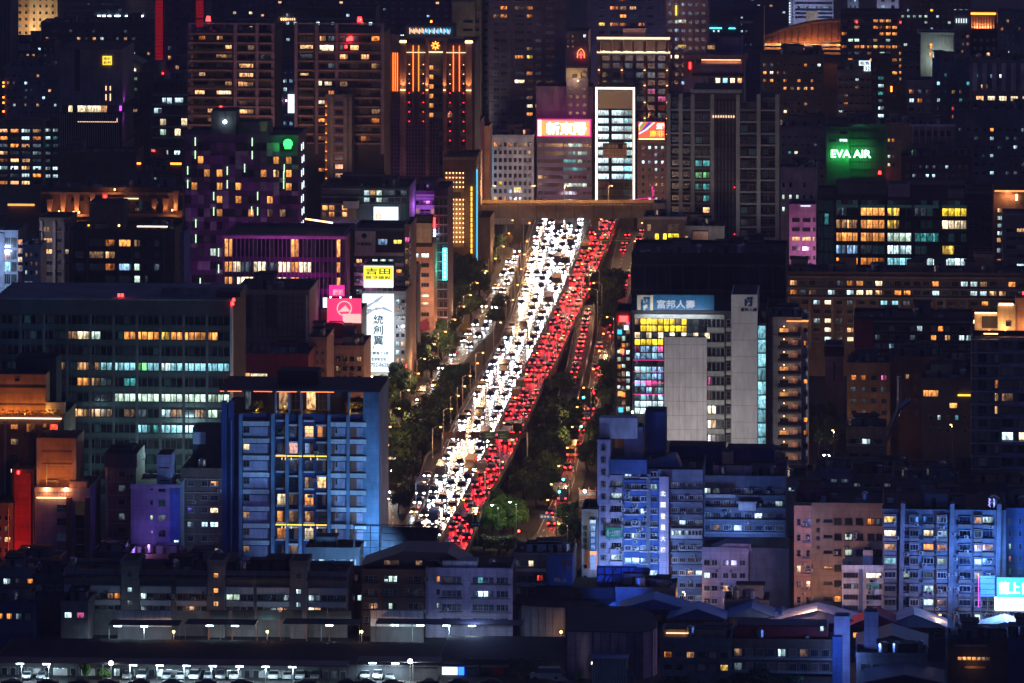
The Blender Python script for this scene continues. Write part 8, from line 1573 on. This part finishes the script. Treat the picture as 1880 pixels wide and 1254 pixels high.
# white panel walls
for u0, u1, lab in ((216, 316, 'white tiled panel wall above the rear carport'), (680, 778, 'white tiled panel wall before the corner flats')):
    o = tag(empty('panel_wall', G(u0, 1182), -ANG), lab, 'wall'); kk = Yg(1182)/F; n = 9
    pbox('backing', o, 0, (u1-u0)*kk, .05, .3, 0, (1182-1120)*kk, 'dgrey')
    for i in R(n):
        for j in R(2): pbox('panel', o, (u1-u0)*kk*i/n+.04, (u1-u0)*kk*(i+1)/n-.04, -.02, .04, (1182-1150+15*j)*kk+.04, (1182-1135+15*j)*kk-.04, 'tile')
# eastern foreground: striped roofs, chimney house, gabled roofs
for i, (u0, u1, vr, ve, vb, m, lab) in enumerate([(1415, 1585, 1120, 1142, 1205, 'whiteroof', 'pale blue gabled tin roof below the tan apartments'), (1560, 1660, 1128, 1150, 1215, 'redroof', 'red and white awning roof below the small white flats'), (1620, 1735, 1128, 1150, 1212, 'whiteroof', 'pale blue gabled roof below the blue grey apartments'), (1400, 1470, 1128, 1146, 1198, 'blueroof', 'blue tin roof beside the lilac apartment house'), (1785, 1905, 1142, 1160, 1225, 'whiteroof', 'pale awning roof under the glowing billboard'), (1140, 1260, 1100, 1118, 1190, 'blueroof', 'long blue roof beside the curved hall'), (1230, 1330, 1118, 1136, 1205, 'blueroof', 'blue roof with white edge below the lilac house'), (1340, 1420, 1116, 1132, 1196, 'blueroof', 'small blue lit roof beside the steel tanks')]):
    B = gable('roofed_house', lab, u0, u1, vr, ve, vb, 10, m, 'dgrey', 'lilac' if m == 'whiteroof' else 'blueroof'); n = int((u1-u0)/20); B.grid(u0+2, u1-2, n, ve+6, ve+26, 1, .6, .5, p=P(D=.15, o=.05), dk='.', seed=i)
lamp('blue_spill', B.root, (20, -20, 26), 1500, (.05, .2, 1), 'POINT', 1.5)
B = Bld('chimney_house', 'brown house with tall white chimney shafts in blue light', 1340, 1530, 1180, 1275, 14, 'brown'); B.vol('shaft', 1531, 1560, 1130, .5, 4, 'lilac'); B.vol('shaft', 1586, 1612, 1124, 2, 4, 'blueroof' if False else 'lilac'); B.box('blue_end', 1528, 1545, 1166, 1275, 'blue', -.6, .05)
B.vol('roof_room', 1350, 1520, 1152, 2, 8, 'redroof', 1180); B.grid(1345, 1525, 9, 1184, 1236, 2, .7, .55, rows=['...;c.d..', 'D........'], dk='.', nx=4, y=-.02); B.bands(1340, 1528, [1205, 1230], 4, 'conc', .9, 'ledge'); B.win(1505, 1512, 1150, 1160, 'C', 1, 1, 1.9); lamp('blue_spill', B.root, (B.x(1540), -8, B.z(1180)), 1200, (.15, .3, 1), 'POINT', .8); B.clutter(1, 2, 3)
B = Bld('dim_flats', 'dim concrete flats with tarpaulin roof beside the curved annex', 1212, 1342, 1178, 1278, 14, 'conc'); B.vol('roof_room', 1216, 1330, 1160, 3, 7, 'tan', 1178); B.box('strip_lamp', 1222, 1262, 1165.5, 1167, 'frost', 2.4, 2.9); B.grid(1216, 1340, 6, 1190, 1236, 2, .7, .5, rows=['..w...', '.....y'], dk='.', nx=4); B.bands(1212, 1342, [1183, 1208], 6, 'conc', .7, 'ledge'); B.clutter(1, 4)
for i, (u0, u1, vr, ve, vb, m, lab) in enumerate([(1575, 1700, 1166, 1186, 1262, 'tinroof', 'dark gabled roof with a pale ridge before the awnings'), (1590, 1730, 1238, 1252, 1320, 'tinroof', 'nearest dark gabled roof at the bottom edge')]): gable('roofed_house', lab, u0, u1, vr, ve, vb, 14, m, 'dgrey', 'conc')
B = Bld('flat_roof_house', 'cluttered flat roofed house between two dark gabled roofs', 1572, 1702, 1206, 1288, 10, 'conc'); B.clutter(3, 4, 4, sheds='tinroof', hmax=2.5); B.grid(1576, 1700, 6, 1212, 1236, 1, .6, .5, dk='.', p=P(d=.2), nx=3)
for uu, vv, zz in ((1490, 1200, 24), (1690, 1200, 26), (1250, 1185, 24)): lamp('blue_spill', B.root, B.root.matrix_basis.inverted() @ (G(uu, vv)+Vector((0, 0, zz))), 420, (.10, .30, 1), 'POINT', 1)
B = Bld('amber_window_house', 'dark low house with a strip of amber windows near the bottom corner', 1740, 1860, 1180, 1275, 12, 'dgrey')
for j in R(7): B.win(1758+8.6*j, 1766+8.6*j, 1205, 1212, 'O' if j < 5 else 'd', 1, 1)
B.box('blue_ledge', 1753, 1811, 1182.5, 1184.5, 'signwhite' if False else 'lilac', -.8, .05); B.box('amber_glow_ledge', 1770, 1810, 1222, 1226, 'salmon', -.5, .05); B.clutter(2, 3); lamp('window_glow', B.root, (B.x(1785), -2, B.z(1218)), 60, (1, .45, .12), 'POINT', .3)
B = Bld('dark_corner_house', 'black low house in the bottom corner of the picture', 1850, 1910, 1178, 1280, 12, 'deepblue'); B.clutter(2, 4)
B = Bld('tall_tank_house', 'dark house with steel tanks and blue shafts beside the lilac house', 1330, 1412, 1108, 1180, 10, 'dgrey'); B.vol('blue_shaft', 1367, 1392, 1100, 1, 4, 'blue', 1130); B.clutter(1, 2, 4)
# the strip between the near roofs and the blue corner apartments
B = Bld('low_house', 'dark tin roofed house row in front of the corner apartments', 1130, 1240, 1085, 1160, 12, 'dgrey', roof='blueroof'); B.clutter(3, 5, 2)
# white van and pipes at the bottom edge
o = car(G(1002, 1250, .02)+Vector((0, 1.5, 0)), -math.pi/2, 'white delivery van parked beside the palms at the near edge', None, 'off', 'van', 'car_white'); o.scale = (1.2, 1.35, 1.3)
o = tag(empty('pipe_rack', G(1112, 1253), -ANG), 'blue and dark pipes looping beside the third floodlight', 'pipes'); b = MB()
for i, (x0, x1, z) in enumerate(((0, 4.5, 3.0), (.4, 4.0, 2.4), (1.2, 6.0, 1.4))):
    b.tube((x0, .3*i, 0), (x0, .3*i, z), .16, .16, 6); b.tube((x0, .3*i, z), (x1, .3*i, z), .16, .16, 6); b.tube((x1, .3*i, z), (x1, .3*i, 0), .16, .16, 6)
b.build('pipe_run', 'blueroof', o)
o = tag(empty('store_shed', G(1085, 1262), -ANG), 'pale corrugated store shed beside the third floodlight', 'shed'); kk = Yg(1262)/F; pbox('wall', o, 0, 64*kk, 4, 9, 0, 5.2, 'sage'); pbox('roof_sheet', o, -.3, 64*kk+.3, 3.6, 9.4, 5.2, 5.4, 'whiteroof')
for i in R(14): pbox('rib', o, 4.4*i*kk+.3, 4.4*i*kk+.42, 3.93, 4.0, .1, 5.15, 'conc')

# ================================================================== night air
b = MB(); b.box(-700, 700, -40, 4200, -1.0, 262); hz = b.build('haze', []); hz['kind'] = 'stuff'
m = bpy.data.materials.new('haze'); m.use_nodes = True; nt = m.node_tree; nt.nodes.remove(nt.nodes['Principled BSDF'])
pv = nt.nodes.new('ShaderNodeVolumePrincipled'); pv.inputs['Color'].default_value = (.75, .76, 1, 1); pv.inputs['Density'].default_value = .0001; pv.inputs['Anisotropy'].default_value = .3
nt.links.new(pv.outputs[0], nt.nodes['Material Output'].inputs['Volume']); hz.data.materials.append(m)
cy.volume_bounces = 0
